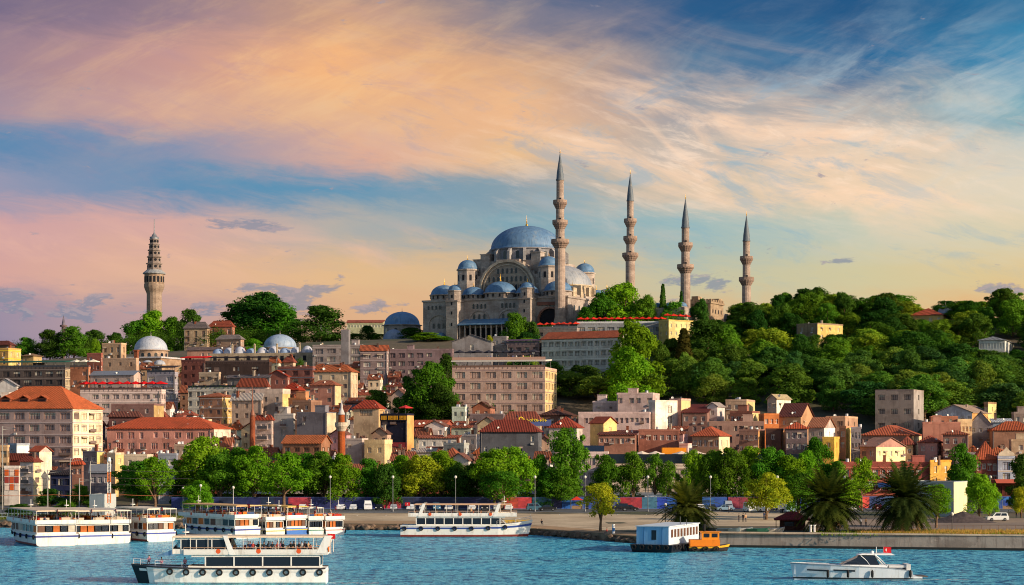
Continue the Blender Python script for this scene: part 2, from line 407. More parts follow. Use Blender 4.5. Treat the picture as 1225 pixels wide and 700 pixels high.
def rocks():
    mb = MB(); r = random.Random(3); x = -150
    while x < 38.5:
        for k in range(2):
            s = r.uniform(.35,1.1); xx = x + r.uniform(-.5,.5); yy = yq(xx) + r.uniform(-1.2,.8); zz = r.uniform(-.2,.9)
            if xx > 37: continue
            st = len(mb.v); bs = bmesh.new(); bmesh.ops.create_icosphere(bs, subdivisions=1, radius=s)
            mb.add([(v.co.x*r.uniform(.8,1.4)+xx, v.co.y*r.uniform(.7,1.1)+yy, v.co.z*r.uniform(.5,.9)+zz) for v in bs.verts], [tuple(v.index for v in f.verts) for f in bs.faces]); bs.free()
        x += .8
    o = mb.build('shore_rubble', simple('rubble_stone', (112,92,76), .95, 0, .35, 1.2)); tag(o, 'rough brown rubble along the water edge', None, None, 'stuff')
rocks()
def edge():
    mb = MB(); pts = [(-2500,460)] + [(x, yq(x)) for x in range(-300, 38, 6)] + [(37.9,368)]
    for (x0,y0),(x1,y1) in zip(pts, pts[1:]):
        mb.add([(x0,y0,-1),(x1,y1,-1),(x1,y1,gz(x1,y1)),(x0,y0,gz(x0,y0))], [(0,1,2,3)])
    tag(mb.build('shore_bank', simple('bank_stone', (120,98,78), .95, 0, .4, .5)), None, None, None, 'structure')
edge()
def flat_mat(name, a, b_, sc, rough=.9):
    m, t, b = newmat(name); ov = obj_vec(t); n1 = t.noise(ov, sc, 6, .65); n2 = t.noise(ov, sc*14, 4, .6)
    s = t.node('ShaderNodeSeparateXYZ'); t.l.new(ov, s.inputs[0]); x, y = E(t, s.outputs[0]), E(t, s.outputs[1])
    n3 = t.noise(t.comb(x*.03, y*.5, 0.0), 1, 4, .6)
    col = t.mix(t.step(n1*.5 + n3*.5, .38, .62), lin(a), lin(b_)); col = t.mix(t.step(n2, .5, .72)*.5, col, t.mix(1.0, col, (.58,.56,.54), 'MULTIPLY'))
    t.put(b.inputs['Base Color'], col); b.inputs['Roughness'].default_value = rough; t.put(b.inputs['Normal'], t.bump(n2, .3, .1)); return m
def strip(name, mat, x0, x1, ya, yb, dz, nx=40, ny=8):
    xs_ = [x0 + (x1-x0)*i/nx for i in range(nx+1)]
    fa = ya if callable(ya) else (lambda x: ya); fb = yb if callable(yb) else (lambda x: yb)
    return sheet(name, mat, lambda x, k: (x, fa(x)+(fb(x)-fa(x))*k/ny, gz(x, fa(x)+(fb(x)-fa(x))*k/ny)+dz), xs_, list(range(ny+1)))
strip('parking_lot', flat_mat('lot_surface', (164,142,114), (212,190,156), .07), -160, 64, lambda x: max(yq(x)+13, 424 if x < 5 else 400), 478, .03)
strip('coast_road', flat_mat('asphalt', (74,78,84), (92,94,98), .06), -300, 150, 478.5, 492.5, .05)
strip('street', flat_mat('asphalt_street', (70,72,76), (86,86,88), .06), -300, 300, 500, 516, .05)
strip('sandy_ground', flat_mat('dusty_sand', (176,142,104), (150,122,92), .12), -40, 37, lambda x: yq(x)+2, lambda x: yq(x)+13, .03, 40, 4)
strip('dirt_yard', flat_mat('dirt', (150,128,108), (120,104,92), .1), 66, 150, 377, 440, .03)

# ------------------------------------------------------------------ mosque on the hill
MA = radians(-26); MO = (6.6, 894.0, 66.0)
def arch_pts(w, h, n=10):        # pointed-round arch outline, base at z=0
    r = w/2; p = [(-r, 0)]
    for i in range(n+1):
        a = pi - pi*i/n; p.append((r*cos(a), h - r + r*sin(a)*1.05))
    p.append((r, 0)); return p
def arch_face(mb, x, z, y, w, h, m=0, depth=.0, axis='x', frame=None):
    p = arch_pts(w, h)
    T = (lambda a, b, d: (x+a, y+d, z+b)) if axis == 'x' else (lambda a, b, d: (y-d, x+a, z+b))
    mb.add([T(a, b, 0) for a, b in p], [tuple(range(len(p)))], m)
def arch_ring(mb, x, z, y, w, h, t, d, m=0, axis='x'):
    p = arch_pts(w, h); q = [(a*(1+2*t/w), b if b < .01 else b + t*max(0, (b-(h-w/2)))/(w/2)) for a, b in p]
    T = (lambda a, b, dd: (x+a, y+dd, z+b)) if axis == 'x' else (lambda a, b, dd: (y-dd, x+a, z+b))
    k = len(p); vs = [T(a,b,-d) for a,b in p] + [T(a,b,-d) for a,b in q] + [T(a,b,0) for a,b in q] + [T(a,b,0) for a,b in p]
    fs = []
    for i in range(k-1): fs += [(i,i+1,k+i+1,k+i), (k+i,k+i+1,2*k+i+1,2*k+i), (3*k+i,3*k+i+1,i+1,i)]
    mb.add(vs, fs, m)
def dome_prof(r, h, z0=0.0, n=10): return [(r*cos(pi/2*i/n), z0 + h*sin(pi/2*i/n)) for i in range(n)] + [(0.02, z0+h)]
def finial(mb, x, y, z, s):
    mb.lathe(x, y, [(0.02,z-.2*s),(.32*s,z),(.42*s,z+.35*s),(.28*s,z+.7*s),(.08*s,z+.9*s),(.2*s,z+1.3*s),(.2*s,z+1.5*s),(.06*s,z+1.8*s),(.12*s,z+2.2*s),(.03*s,z+2.6*s),(.03*s,z+3.4*s),(0.0,z+3.6*s)], 8)
def part(mb, name, mat, root, col): return mb.build(name, mat, root, None, col)
def little_dome(root, s, t, z, r, h, drum, n=8, name='dome', col=LEAD, windows=True, fin=True, seg=24):
    d = MB(); d.lathe(s, t, [(r*1.08, z), (r*1.06, z+.35)] + dome_prof(r, h, z+.35, 8), seg, 0, flute=.02); o = part(d, name, M_LEAD, root, col)
    if drum:
        k = MB(); k.cyl(s, t, z-drum, z, r*1.04, None, n, 0, n > 12, pi/n); k.cyl(s, t, z-.25, z+.1, r*1.14, None, n, 0, n > 12, pi/n)
        part(k, 'drum', M_STONE, root, STONE)
    if fin:
        f = MB(); finial(f, s, t, z+h+.3, max(.5, r*.16)); part(f, 'finial', M_GOLD, o, None)
    return o
def mosque():
    R_ = empty('mosque', MO, MA, (1.13,1.13,1), 'great grey domed mosque crowning the hill with blue lead domes', 'mosque')
    b = MB()
    b.box(-31,31,-29,29,-12,14.2); b.box(-31.4,31.4,-29.4,29.4,14.2,15.0)
    b.box(-30,30,-20,20,15,16.2); b.box(-17.5,17.5,-17.5,17.5,15.0,22)
    b.box(-14.6,14.6,-14.6,14.6,22,32.6); b.box(-16,16,-13,13,22,29)
    part(b, 'wall', M_STONE, R_, STONE)
    # terrace and gallery on the camera side
    for s in (-15.5, 15.5):
        bt = MB(); bt.box(s-2.4,s+2.4,-34.5,-28.9,-12,13.6); bt.box(s-2.7,s+2.7,-34.8,-28.6,13.6,14.2)
        bt.cyl(s, -31.8, 14.2, 18.2, 2.6, None, 8, 0, False, pi/8); bt.cyl(s, -31.8, 18.2, 18.6, 2.9, None, 8, 0, False, pi/8)
        part(bt, 'buttress_tower', M_STONE, R_, STONE)
        little_dome(R_, s, -31.8, 18.6, 2.5, 2.2, 0)
        for zz, yy in ((3,-34.53), (8,-34.53), (12,-34.53), (15.2,-34.3)):
            wb = MB(); wb.box(s-.33,s+.33,yy,yy+.15,zz,zz+1.4); part(wb, 'slit_window', M_DARK, R_, None)
    ga = MB(); ga.add([(-13,-34.6,3.6),(13,-34.6,3.6),(13,-28.9,6.2),(-13,-28.9,6.2),(-13,-34.6,3.2),(13,-34.6,3.2),(13,-28.9,3.2),(-13,-28.9,3.2)], [(0,1,2,3),(0,4,5,1),(4,7,6,5),(0,3,7,4),(1,5,6,2)])
    part(ga, 'gallery_roof', M_LEAD, R_, (92,130,160))
    co = MB()
    for i in range(12): co.cyl(-12.4+i*24.8/11, -33.8, -4, 3.2, .28, None, 8)
    co.box(-13,13,-34.4,-33.4,-12,-4); part(co, 'column', M_STONE, R_, STONE)
    gd = MB()
    for i in range(11): gd.box(-12.0+i*2.26,-10.6+i*2.26,-29.1,-28.95,-3.5,2.2)
    part(gd, 'gallery_opening', M_DARK, R_, None)
    # wall windows: groups of small arches, blind arches below
    def wins(lst, name='arched_window', m=M_DGLASS, **k):
        for (x, z, w, h) in lst:
            q = MB(); arch_face(q, x, z, -29.04, w, h); arch_ring(q, x, z, -29.0, w, h, .16, .16, 1); part(q, name, [m, M_STONE], R_, STONE)
    wins([(c+i*1.7, 10.6, .95, 2.1) for c in (-8.8, 3.6) for i in range(4)])
    wins([(c+i*1.7, 10.8, .8, 1.7) for c in (-28.5, 20.5) for i in range(4)])
    for (x, w, h) in ((-8.8+2.5, 8.2, 5.2), (6.2, 8.2, 5.2), (-24, 8.6, 9.2)):
        q = MB(); arch_ring(q, x, 5.4 if w < 8.5 else 0, -29.0, w, h-1.2, .5, .45); part(q, 'blind_arch', M_STONE, R_, STONE)
        for i in (-1, 0, 1):
            q = MB(); arch_face(q, x+i*2.2, 6.0 if w < 8.5 else 2.5, -29.05, 1.0, 2.2); arch_ring(q, x+i*2.2, 6.0 if w < 8.5 else 2.5, -29.0, 1.0, 2.2, .15, .12, 1); part(q, 'window', [M_DGLASS, M_STONE], R_, STONE)
    q = MB(); arch_face(q, 24, -2, -29.06, 9.0, 11.5); part(q, 'porch_opening', M_DARK, R_, None)
    q = MB(); arch_ring(q, 24, -2, -29.0, 9.0, 11.5, .8, .9); part(q, 'great_arch', M_STONE, R_, (150,112,96))
    q = MB(); q.box(18.5,30,-29.5,-28.9,11.2,12.6); part(q, 'coloured_band', M_BRICK, R_, (150,104,88))
    for i, s in enumerate((-28.5,-25,-21.5)): little_dome(R_, s, -32.0, -1.4, 1.7, 1.6, 3.0, seg=16, fin=False)
    # side aisle domes, near and far
    for t in (-23.5, 23.5):
        for s, r in ((-24.5,5.3),(-11.6,4.3),(0,6.1),(11.6,4.3),(24.5,5.3)):
            little_dome(R_, s, t, 17.4 if r > 5 else 17.0, r, r*.80, 3.0, 12 if r > 5 else 8)
            if t < 0:
                for k in range(-2, 3):
                    a = -pi/2 + k*.42; q = MB(); rr = r*1.045; cx, cy = s+rr*cos(a), t+rr*sin(a)
                    q.box(-.28,.28,-.12,.02,15.6,16.9); q.xform(Matrix.Translation((cx,cy,0)) @ Matrix.Rotation(a+pi/2, 4, 'Z')); part(q, 'drum_window', M_DARK, R_, None)
    # big side arch (tympanum) with stepped top
    st = MB()
    for sg in (-1, 1):
        for i in range(7):
            x0 = 16.5 - i*1.65; zt = 23.2 + i*1.42
            a, c = (x0-1.65, x0) if sg > 0 else (-x0, -x0+1.65)
            st.box(a, c, -17.2, -14.4, 15, zt)
    st.box(-5.0,5.0,-17.2,-14.4,15,32.9); part(st, 'stepped_buttress', M_STONE, R_, STONE)
    ty = MB(); arch_face(ty, 0, 17, -17.5, 22.5, 14.2); part(ty, 'tympanum', M_STONE, R_, (176,160,142))
    ar = MB(); arch_ring(ar, 0, 17, -17.2, 22.5, 14.2, 1.0, .9); arch_ring(ar, 0, 17, -17.2, 20.2, 12.9, .35, .6); part(ar, 'great_arch', M_STONE, R_, (206,190,168))
    for z, k in ((19.5,4),(23.0,4),(26.6,3)):
        for i in range(-k, k+1):
            if z > 26 and abs(i) > 2: continue
            q = MB(); arch_face(q, i*1.95, z, -17.56, 1.0, 2.3); arch_ring(q, i*1.95, z, -17.5, 1.0, 2.3, .14, .12, 1); part(q, 'tympanum_window', [M_DGLASS, M_STONE], R_, STONE)
    # weight towers at the four corners of the central square
    for s in (-17.6, 17.6):
        for t in (-17, 17):
            w = MB(); w.cyl(s, t, 15, 28.6, 4.0, None, 8, 0, False, pi/8); w.cyl(s, t, 28.6, 29.2, 4.4, None, 8, 0, False, pi/8); part(w, 'weight_tower', M_STONE, R_, STONE)
            little_dome(R_, s, t, 29.2, 3.8, 3.9, 0, seg=16)
            for k in range(8):
                w = MB(); a = k*pi/4; w.add([(s+3.72*cos(a)-.5*sin(a)*j, t+3.72*sin(a)+.5*cos(a)*j, z) for j, z in ((-1,24),(1,24),(1,26.6),(-1,26.6))], [(0,1,2,3)])
                part(w, 'tower_window', M_DARK, R_, None)
    sb = MB()
    for sg in (-1, 1):
        for (a, c, t0, t1, z1_) in ((12.0,16.4,-14.4,-9,33.4),(9.0,13.0,-14.9,-11,35.6),(16.4,19.8,-12.6,-6,27.0),(19.8,23.5,-20,-15.5,20.2)):
            x0_, x1_ = sorted((sg*a, sg*c)); sb.box(x0_, x1_, t0, t1, 20 if z1_ > 25 else 15, z1_)
            sb.box(x0_-.25, x1_+.25, t0-.25, t1+.25, z1_, z1_+.4)
    part(sb, 'stepped_mass', M_STONE, R_, STONE)
    for sg in (-1, 1): little_dome(R_, sg*21.6, -17.6, 20.6, 1.9, 1.7, 0, seg=14, fin=False); little_dome(R_, sg*6.4, -20.2, 16.6, 2.1, 1.8, .8, seg=14, fin=False)
    # drum with windows and buttresses, main dome
    dr = MB(); dr.cyl(0,0,32.6,38.0,14.4,None,48); dr.cyl(0,0,38.0,38.5,14.9,None,48); dr.cyl(0,0,32.2,33.0,15.6,None,48); part(dr, 'drum', M_STONE, R_, (150,150,156))
    for k in range(32):
        a = 2*pi*k/32; M = Matrix.Rotation(a, 4, 'Z')
        if k % 2 == 0:
            q = MB(); q.box(13.9,16.6,-.55,.55,32.4,36.6); q.add([(13.9,-.55,36.6),(16.6,-.55,36.6),(16.6,.55,36.6),(13.9,.55,36.6),(14.1,-.55,38.6),(15.2,-.55,38.0),(15.2,.55,38.0),(14.1,.55,38.6)], [(0,1,5,4),(1,2,6,5),(2,3,7,6),(4,5,6,7)]); q.xform(M); part(q, 'drum_buttress', M_STONE, R_, (170,166,164))
        else:
            q = MB(); p = arch_pts(1.3, 3.4); q.add([(14.43, a_, 33.6+b_) for a_, b_ in p], [tuple(range(len(p)))]); q.xform(M); part(q, 'drum_window', M_DGLASS, R_, None)
    d = MB(); d.lathe(0,0,[(14.5,38.5),(14.35,39.0)]+dome_prof(14.1,10.4,39.0,16), 64, 0, flute=.008); o = part(d, 'main_dome', M_LEAD, R_, (92,124,156))
    f = MB(); finial(f, 0,0,49.3,1.35); part(f, 'finial', M_GOLD, o, None)
    # half domes on the long axis with their drums and small exedra domes
    for sg in (-1, 1):
        a0, a1 = (-pi/2, pi/2) if sg > 0 else (pi/2, 3*pi/2)
        h = MB(); h.lathe(sg*14.4, 0, dome_prof(12.6,9.6,21.6,10), 32, 0, a0, a1, True, .008); part(h, 'half_dome', M_LEAD, R_, (150,152,156))
        k = MB(); k.lathe(sg*14.4, 0, [(12.9,15),(12.9,21.3),(13.3,21.3),(13.3,21.8),(12.4,21.9)], 32, 0, a0, a1, False); part(k, 'half_drum', M_STONE, R_, (206,188,160))
        for j in range(9):
            a = a0 + (a1-a0)*(j+.5)/9; q = MB(); p = arch_pts(1.2, 2.8); q.add([(12.96, u_, 17.8+v_) for u_, v_ in p], [tuple(range(len(p)))])
            q.xform(Matrix.Translation((sg*14.4,0,0)) @ Matrix.Rotation(a,4,'Z')); part(q, 'drum_window', M_DGLASS, R_, None)
            q = MB(); q.box(12.7,14.2,-.4,.4,15,20.6); q.xform(Matrix.Translation((sg*14.4,0,0)) @ Matrix.Rotation(a0+(a1-a0)*j/9,4,'Z')); part(q, 'drum_buttress', M_STONE, R_, (206,188,160))
        for t in (-12.5, 12.5): little_dome(R_, sg*25.0, t*.92, 16.8, 4.6, 3.6, 2.6, 10)
        bl = MB()
        for t in (-13.2, 13.2): bl.box(sg*14.0-2, sg*14.0+3.6 if sg>0 else sg*14.0+2, t-1.4, t+1.4, 22, 29.8)
        part(bl, 'buttress', M_STONE, R_, STONE)
    # court side face of the prayer hall (sunlit) : windows
    for z in (2, 8):
        for i in range(-5, 6):
            q = MB(); arch_face(q, i*4.6, z, 31.05, 1.5, 3.4, axis='y'); arch_ring(q, i*4.6, z, 31.0, 1.5, 3.4, .25, -.14, 1, 'y'); part(q, 'window', [M_DGLASS, M_STONE], R_, STONE)
    # small turrets and steps between the court face and the half dome
    for t in (-21,-14,14,21):
        q = MB(); q.box(27,30.5,t-1.6,t+1.6,15,19.0+(1.5 if abs(t)<18 else 0)); part(q, 'turret', M_STONE, R_, (206,186,156))
    # courtyard
    c = MB(); c.box(31,32.4,-24,24,-8,9); c.box(32.4,76,-24,-22.8,-8,9); c.box(32.4,76,22.8,24,-8,9); c.box(74.8,76,-24,24,-8,9)
    c.box(32.4,74.8,-22.8,-17.2,7.2,8.8); c.box(32.4,74.8,17.2,22.8,7.2,8.8); part(c, 'courtyard_wall', M_STONE, R_, STONE)
    for i in range(9):
        little_dome(R_, 36.5+i*4.6, -20, 9.4, 2.1, 1.7, .6, 8, fin=False, seg=16)
    pt = MB(); pt.box(72,80,-7,7,-8,11.6); pt.box(71.6,80.4,-7.4,7.4,11.6,12.4)
    for i in range(7): pt.box(71.8+i*1.3,72.6+i*1.3,-7.2,-6.4,12.4,13.5)
    for i in range(8): pt.box(79.5,80.2,-7+i*1.85,-6+i*1.85,12.4,13.4)
    pt.box(70,72,-6,-2,-8,13.6); pt.box(76,80,2,6,11,14.2); pt.box(72.4,75,-7.1,-3,12.3,14.8)
    part(pt, 'portal', M_STONE, R_, (176,152,124))
    for z in (2,7.5):
        for i in (-4.5,-1.6,1.6,4.5):
            pw = MB(); pw.box(80.0,80.05,i-.45,i+.45,z,z+1.7); part(pw, 'portal_window', M_DARK, R_, None)
        for s in (73.5,76,78.5):
            pw = MB(); pw.box(s-.4,s+.4,-7.06,-7.0,z,z+1.7); part(pw, 'portal_window', M_DARK, R_, None)
mosque()

def minaret(px, Y, pys, spire_py, tip_py, base_z, r, label):
    R_ = empty('minaret', (X(px,Y), Y, base_z), 0, None, label, 'minaret', 'minarets of the great mosque')
    H = lambda p: Z(p, Y) - base_z
    zb = [H(p) for p in pys]                # balconies bottom to top
    zs, zt = H(spire_py), H(tip_py)
    lv = [0] + zb + [zs]; rs = [r, r*.86, r*.78, r*.70, r*.66]
    b = MB(); b.box(-r*1.35,r*1.35,-r*1.35,r*1.35,-8,7); b.cyl(0,0,7,12,r*1.45,r,16,0,False)
    part(b, 'base', M_STONE, R_, (190,166,146))
    sh = MB(); z0 = 12
    for i, z1 in enumerate(lv[1:]):
        sh.cyl(0,0,z0,z1,rs[i],rs[i]*.98,16,0,False); z0 = z1
        sh.cyl(0,0,z1-.5,z1-.2,rs[i]*1.06,None,16,0,False)
    part(sh, 'shaft', M_STONE, R_, (180,160,146))
    for i, z in enumerate(zb):
        g = rs[i]
        q = MB(); q.lathe(0,0,[(g*.98,z-2.6),(g*1.15,z-2.1),(g*1.18,z-1.8),(g*1.38,z-1.3),(g*1.4,z-1.0),(g*1.62,z-.5),(g*1.66,z)], 32, 0, smooth=False, flute=.04)
        q.cyl(0,0,z,z+.15,g*1.72,None,16,0,False); part(q, 'balcony', M_STONE, R_, (158,134,120))
        q2 = MB(); q2.lathe(0,0,[(g*1.70,z+.15),(g*1.70,z+1.25),(g*1.60,z+1.25),(g*1.60,z+.15)], 16, 0, smooth=False)
        part(q2, 'parapet', M_STONE, R_, (174,150,134))
        q3 = MB(); q3.box(-.4,.4,-rs[i+1]*1.0-.02,-rs[i+1]*.9,z+.2,z+2.1); part(q3, 'door', M_DARK, R_, None)
    g = rs[len(zb)]
    s = MB(); s.lathe(0,0,[(g*1.12,zs-.3),(g*1.15,zs),(g*1.0,zs+.4),(g*.93,zs+(zt-zs)*.2),(g*.62,zs+(zt-zs)*.5),(g*.26,zs+(zt-zs)*.8),(.06,zt)], 16, 0, flute=.02); o = part(s, 'spire', M_LEAD, R_, (94,102,110))
    f = MB(); finial(f, 0,0,zt-.3,.62); part(f, 'finial', M_GOLD, o, None)
BZ = 60
minaret(670,848,[290,267,243],215,182,BZ,2.25,'tallest nearest minaret with three balconies against the great dome')
minaret(754,918,[306,286,265],240,207,BZ,2.2,'slim three balcony minaret rising from trees right of the dome')
minaret(820,845,[320,294],272,237,BZ,2.1,'shorter two balcony minaret just left of the ruined stone portal')
minaret(893,911,[335,310],288,257,BZ,2.05,'rightmost two balcony minaret standing behind the wooded hilltop')

# ------------------------------------------------------------------ fire watch tower
def watch_tower():
    Y = 1400; R_ = empty('watch_tower', (X(184.5,Y),Y,84), 0, None, 'slender stone fire watch tower behind the round trees at left', 'tower')
    H = lambda p: Z(p, Y) - 84; k = Y/F
    b = MB(); b.cyl(0,0,-4,H(352),9.2*k*1.05,9.0*k,16,0,False); b.lathe(0,0,[(9.0*k,H(352)),(9.6*k,H(350)),(11.4*k,H(346)),(12.2*k,H(343.5)),(12.2*k,H(340))],16,0,smooth=False); part(b,'shaft',M_STONE,R_,(168,148,130))
    b = MB(); b.cyl(0,0,H(340),H(328),11.8*k,None,16,0,False); part(b,'lookout',M_STONE,R_,(172,148,126))
    for i in range(16):
        a = 2*pi*(i+.5)/16; q = MB(); q.box(11.6*k,11.65*k+.1,-.8,.8,H(338),H(331)); q.xform(Matrix.Rotation(a,4,'Z')); part(q,'window',M_DARK,R_,None)
    b = MB(); b.lathe(0,0,[(13.6*k,H(328)),(13.8*k,H(327)),(9.5*k,H(323.5)),(9.0*k,H(323))],16,0,smooth=False); part(b,'cornice_roof',M_LEAD,R_,(150,150,150))
    r0 = [8.8,7.9,7.0,6.1,5.2]; zz = [323,315,307,299,292,286]
    for i in range(5):
        b = MB(); b.cyl(0,0,H(zz[i]),H(zz[i+1])-.6,r0[i]*k,r0[i]*k*.93,8,0,False); b.cyl(0,0,H(zz[i+1])-.7,H(zz[i+1]),r0[i]*k*1.12,None,8,0,False); part(b,'lantern_tier',M_STONE,R_,(150,136,128))
        for j in range(8):
            a = 2*pi*(j+.5)/8; q = MB(); rr = r0[i]*k*.93; q.cyl(0,0,0,.15,.95,None,10); q.xform(Matrix.Rotation(a,4,'Z') @ Matrix.Translation((rr*.985,0,(H(zz[i])+H(zz[i+1]))/2)) @ Matrix.Rotation(pi/2,4,'Y')); part(q,'round_window',M_DARK,R_,None)
    b = MB(); b.lathe(0,0,[(5.4*k,H(286)),(5.4*k,H(283.5)),(3.2*k,H(283)),(2.6*k,H(281)),(.8*k,H(279)),(.5*k,H(276)),(.35*k,H(262))],10); part(b,'mast',M_STEEL,R_,None)
watch_tower()

def domed_house(name, px, pyt, pyb, Y, rpx, walls, label, cat, col=STONE, lead=(150,160,176), n=8, body=None):
    k = Y/F; r = rpx*k; zb = Z(pyb, Y); h = Z(pyt, Y)-zb; g = min(gz(X(px,Y), Y), zb-walls*k) - 1
    R_ = empty(name, (X(px,Y), Y, g), radians(-18), None, label, cat)
    z0 = zb - g
    b = MB(); b.cyl(0,0,0,z0,r*1.06,None,n,0,n>12,pi/n); b.cyl(0,0,z0-.35,z0,r*1.15,None,n,0,n>12,pi/n); part(b,'wall',M_STONE,R_,col)
    d = MB(); d.lathe(0,0,[(r*1.05,z0),(r*1.03,z0+.3)]+dome_prof(r,h-.3,z0+.3,12),40,0,flute=.008); o = part(d,'dome',M_LEAD,R_,lead)
    f = MB(); finial(f,0,0,z0+h,.6); part(f,'finial',M_STONE,o,STONE)
    for i in range(n):
        a = 2*pi*i/n; q = MB(); rr = r*1.06*cos(pi/n)+.03; p = arch_pts(r*.2, r*.42); q.add([(rr, u, z0-r*.62+v) for u, v in p], [tuple(range(len(p)))]); q.xform(Matrix.Rotation(a,4,'Z')); part(q,'window',M_DGLASS,R_,None)
    return R_, z0, r
domed_house('tomb', 481,373,389,925,21,20,'larger blue domed octagonal tomb left of the great mosque','tomb', lead=(104,140,176))
domed_house('tomb', 471,394,411,895,13.5,12,'smaller ribbed lead domed tomb in front of the larger one','tomb', lead=(140,150,168))
R_, z0, r = domed_house('small_mosque', 180.5,402,419,800,19.5,20,'small stone mosque with one pale lead dome below the watch tower','mosque',(176,150,128),(176,180,190),16)
b = MB(); b.box(-9.5,9.5,-9.5,9.5,0,z0-3.6); part(b,'hall',M_STONE,R_,(176,146,120))
b = MB(); b.box(-10,10,-10,10,z0-3.6,z0-3.0); part(b,'lead_roof',M_LEAD,R_,(196,190,190))
b = MB(); b.box(-13,13,-15,-9.5,0,z0-6.4); part(b,'porch',M_STONE,R_,(190,160,126))
for i in range(5):
    b = MB(); b.lathe(-10.4+i*5.2,-12.3,[(2.5,z0-6.4)]+dome_prof(2.4,1.9,z0-6.4,6),14); part(b,'porch_dome',M_LEAD,R_,(170,172,180))
    b = MB(); p = arch_pts(3.4,4.6); b.add([(-10.4+i*5.2+u,-15.04,z0-12+v) for u, v in p],[tuple(range(len(p)))]); part(b,'porch_arch',M_DARK,R_,None)
b = MB(); b.box(1.9,3.3,-17.3,-15.9,0,z0-1.2); b.box(1.7,3.5,-17.5,-15.7,z0-1.2,z0-.6); part(b,'chimney',M_BRICK,R_,(150,86,60))
R_, z0, r = domed_house('small_mosque', 335,400,416,850,19.5,15,'small domed mosque in front of the huge round tree','mosque',(176,156,136),(150,166,186),12)
b = MB(); b.box(-12,12,-13,-7,0,z0-3.2); part(b,'porch',M_STONE,R_,(196,172,140))
for i in range(4):
    b = MB(); b.lathe(-9+i*6,-10,[(2.9,z0-3.2)]+dome_prof(2.8,2.2,z0-3.2,6),14); part(b,'porch_dome',M_LEAD,R_,(176,180,190))
b = MB()
for i in range(8): b.box(-10.6+i*3,-9.2+i*3,-13.05,-13,z0-7.4,z0-4.4)
part(b,'porch_opening',M_DARK,R_,None)
# low domed school: a wall carrying a row of small lead domes
Y = 800; R_ = empty('domed_school', (X(345,Y),Y,gz(X(310,Y),Y)-1), radians(-14), None, 'long low stone school roofed with a row of small lead domes', 'school')
b = MB(); zt = Z(422,Y)-R_.location.z; b.box(-34,24,0,8,0,zt); part(b,'wall',M_STONE,R_,(196,176,148))
for i in range(12):
    b = MB(); x = -31.5+i*4.8; b.lathe(x,3.2,[(2.3,zt)]+dome_prof(2.25,2.1+.4*(i%3),zt,7),16); part(b,'dome',M_LEAD,R_,(186,186,196) if i%3 else (140,160,190))
    if i % 2: b = MB(); b.box(x+2.1,x+2.7,.4,1.0,zt,zt+3.4); b.cyl(x+2.4,.7,zt+3.4,zt+3.9,.55,.1,6); part(b,'chimney',M_STONE,R_,(206,186,156))
    b = MB(); b.box(x-.7,x+.7,-.05,0,zt-3.2,zt-1.2); part(b,'window',M_DARK,R_,None)
# small brick minaret with white balcony, and the plain brick one near it
def brick_minaret(px, Y, base_py, col, rpx, bal, shoulder, tip, label, balcony=True):
    k = Y/F; zb = Z(base_py,Y); R_ = empty('brick_minaret',(X(px,Y),Y,zb),0,None,label,'minaret'); H = lambda p: Z(p,Y)-zb
    r = rpx*k
    b = MB(); b.cyl(0,0,-6,H(bal),r,r*.98,14,0,False); part(b,'shaft',M_BRICK,R_,col)
    b = MB(); b.cyl(0,0,H(bal),H(shoulder),r*.82,r*.8,14,0,False); part(b,'upper_shaft',M_BRICK,R_,col)
    if balcony:
        b = MB(); b.lathe(0,0,[(r,H(bal)-1.4),(r*1.25,H(bal)-.8),(r*1.7,H(bal)),(r*1.75,H(bal)+1.1),(r*1.6,H(bal)+1.1),(r*1.6,H(bal))],16,0,smooth=False); part(b,'balcony',M_STONE,R_,(214,198,176))
    b = MB(); b.lathe(0,0,[(r*.95,H(shoulder)),(r*.8,H(shoulder)+.5),(r*.42,H(shoulder)+1.5),(r*.3,H(shoulder)+2.0),(r*.36,H(shoulder)+2.4),(.04,H(tip))],12); part(b,'spire',M_LEAD,R_,(196,186,180) if balcony else (140,84,60))
brick_minaret(408.5,560,560,(178,92,48),4.6,510,496,478,'short brick minaret with white balcony and pale spire above quay trees')
brick_minaret(302,575,545,(160,88,60),3.4,500,497,462,'thin brown brick minaret squeezed between pale houses', False)
k = MB(); Yk = 1300; R_ = empty('minaret',(X(76,Yk),Yk,60),0,None,'tiny distant minaret spire above the far left trees','minaret')
k.cyl(0,0,0,Z(390,Yk)-60,1.3,None,10); k.cyl(0,0,Z(391,Yk)-60,Z(389,Yk)-60,2.4,None,10); part(k,'shaft',M_STONE,R_,(120,100,100))
k = MB(); k.lathe(0,0,[(1.4,Z(390,Yk)-60),(.05,Z(377,Yk)-60)],10); part(k,'spire',M_LEAD,R_,(90,80,96))
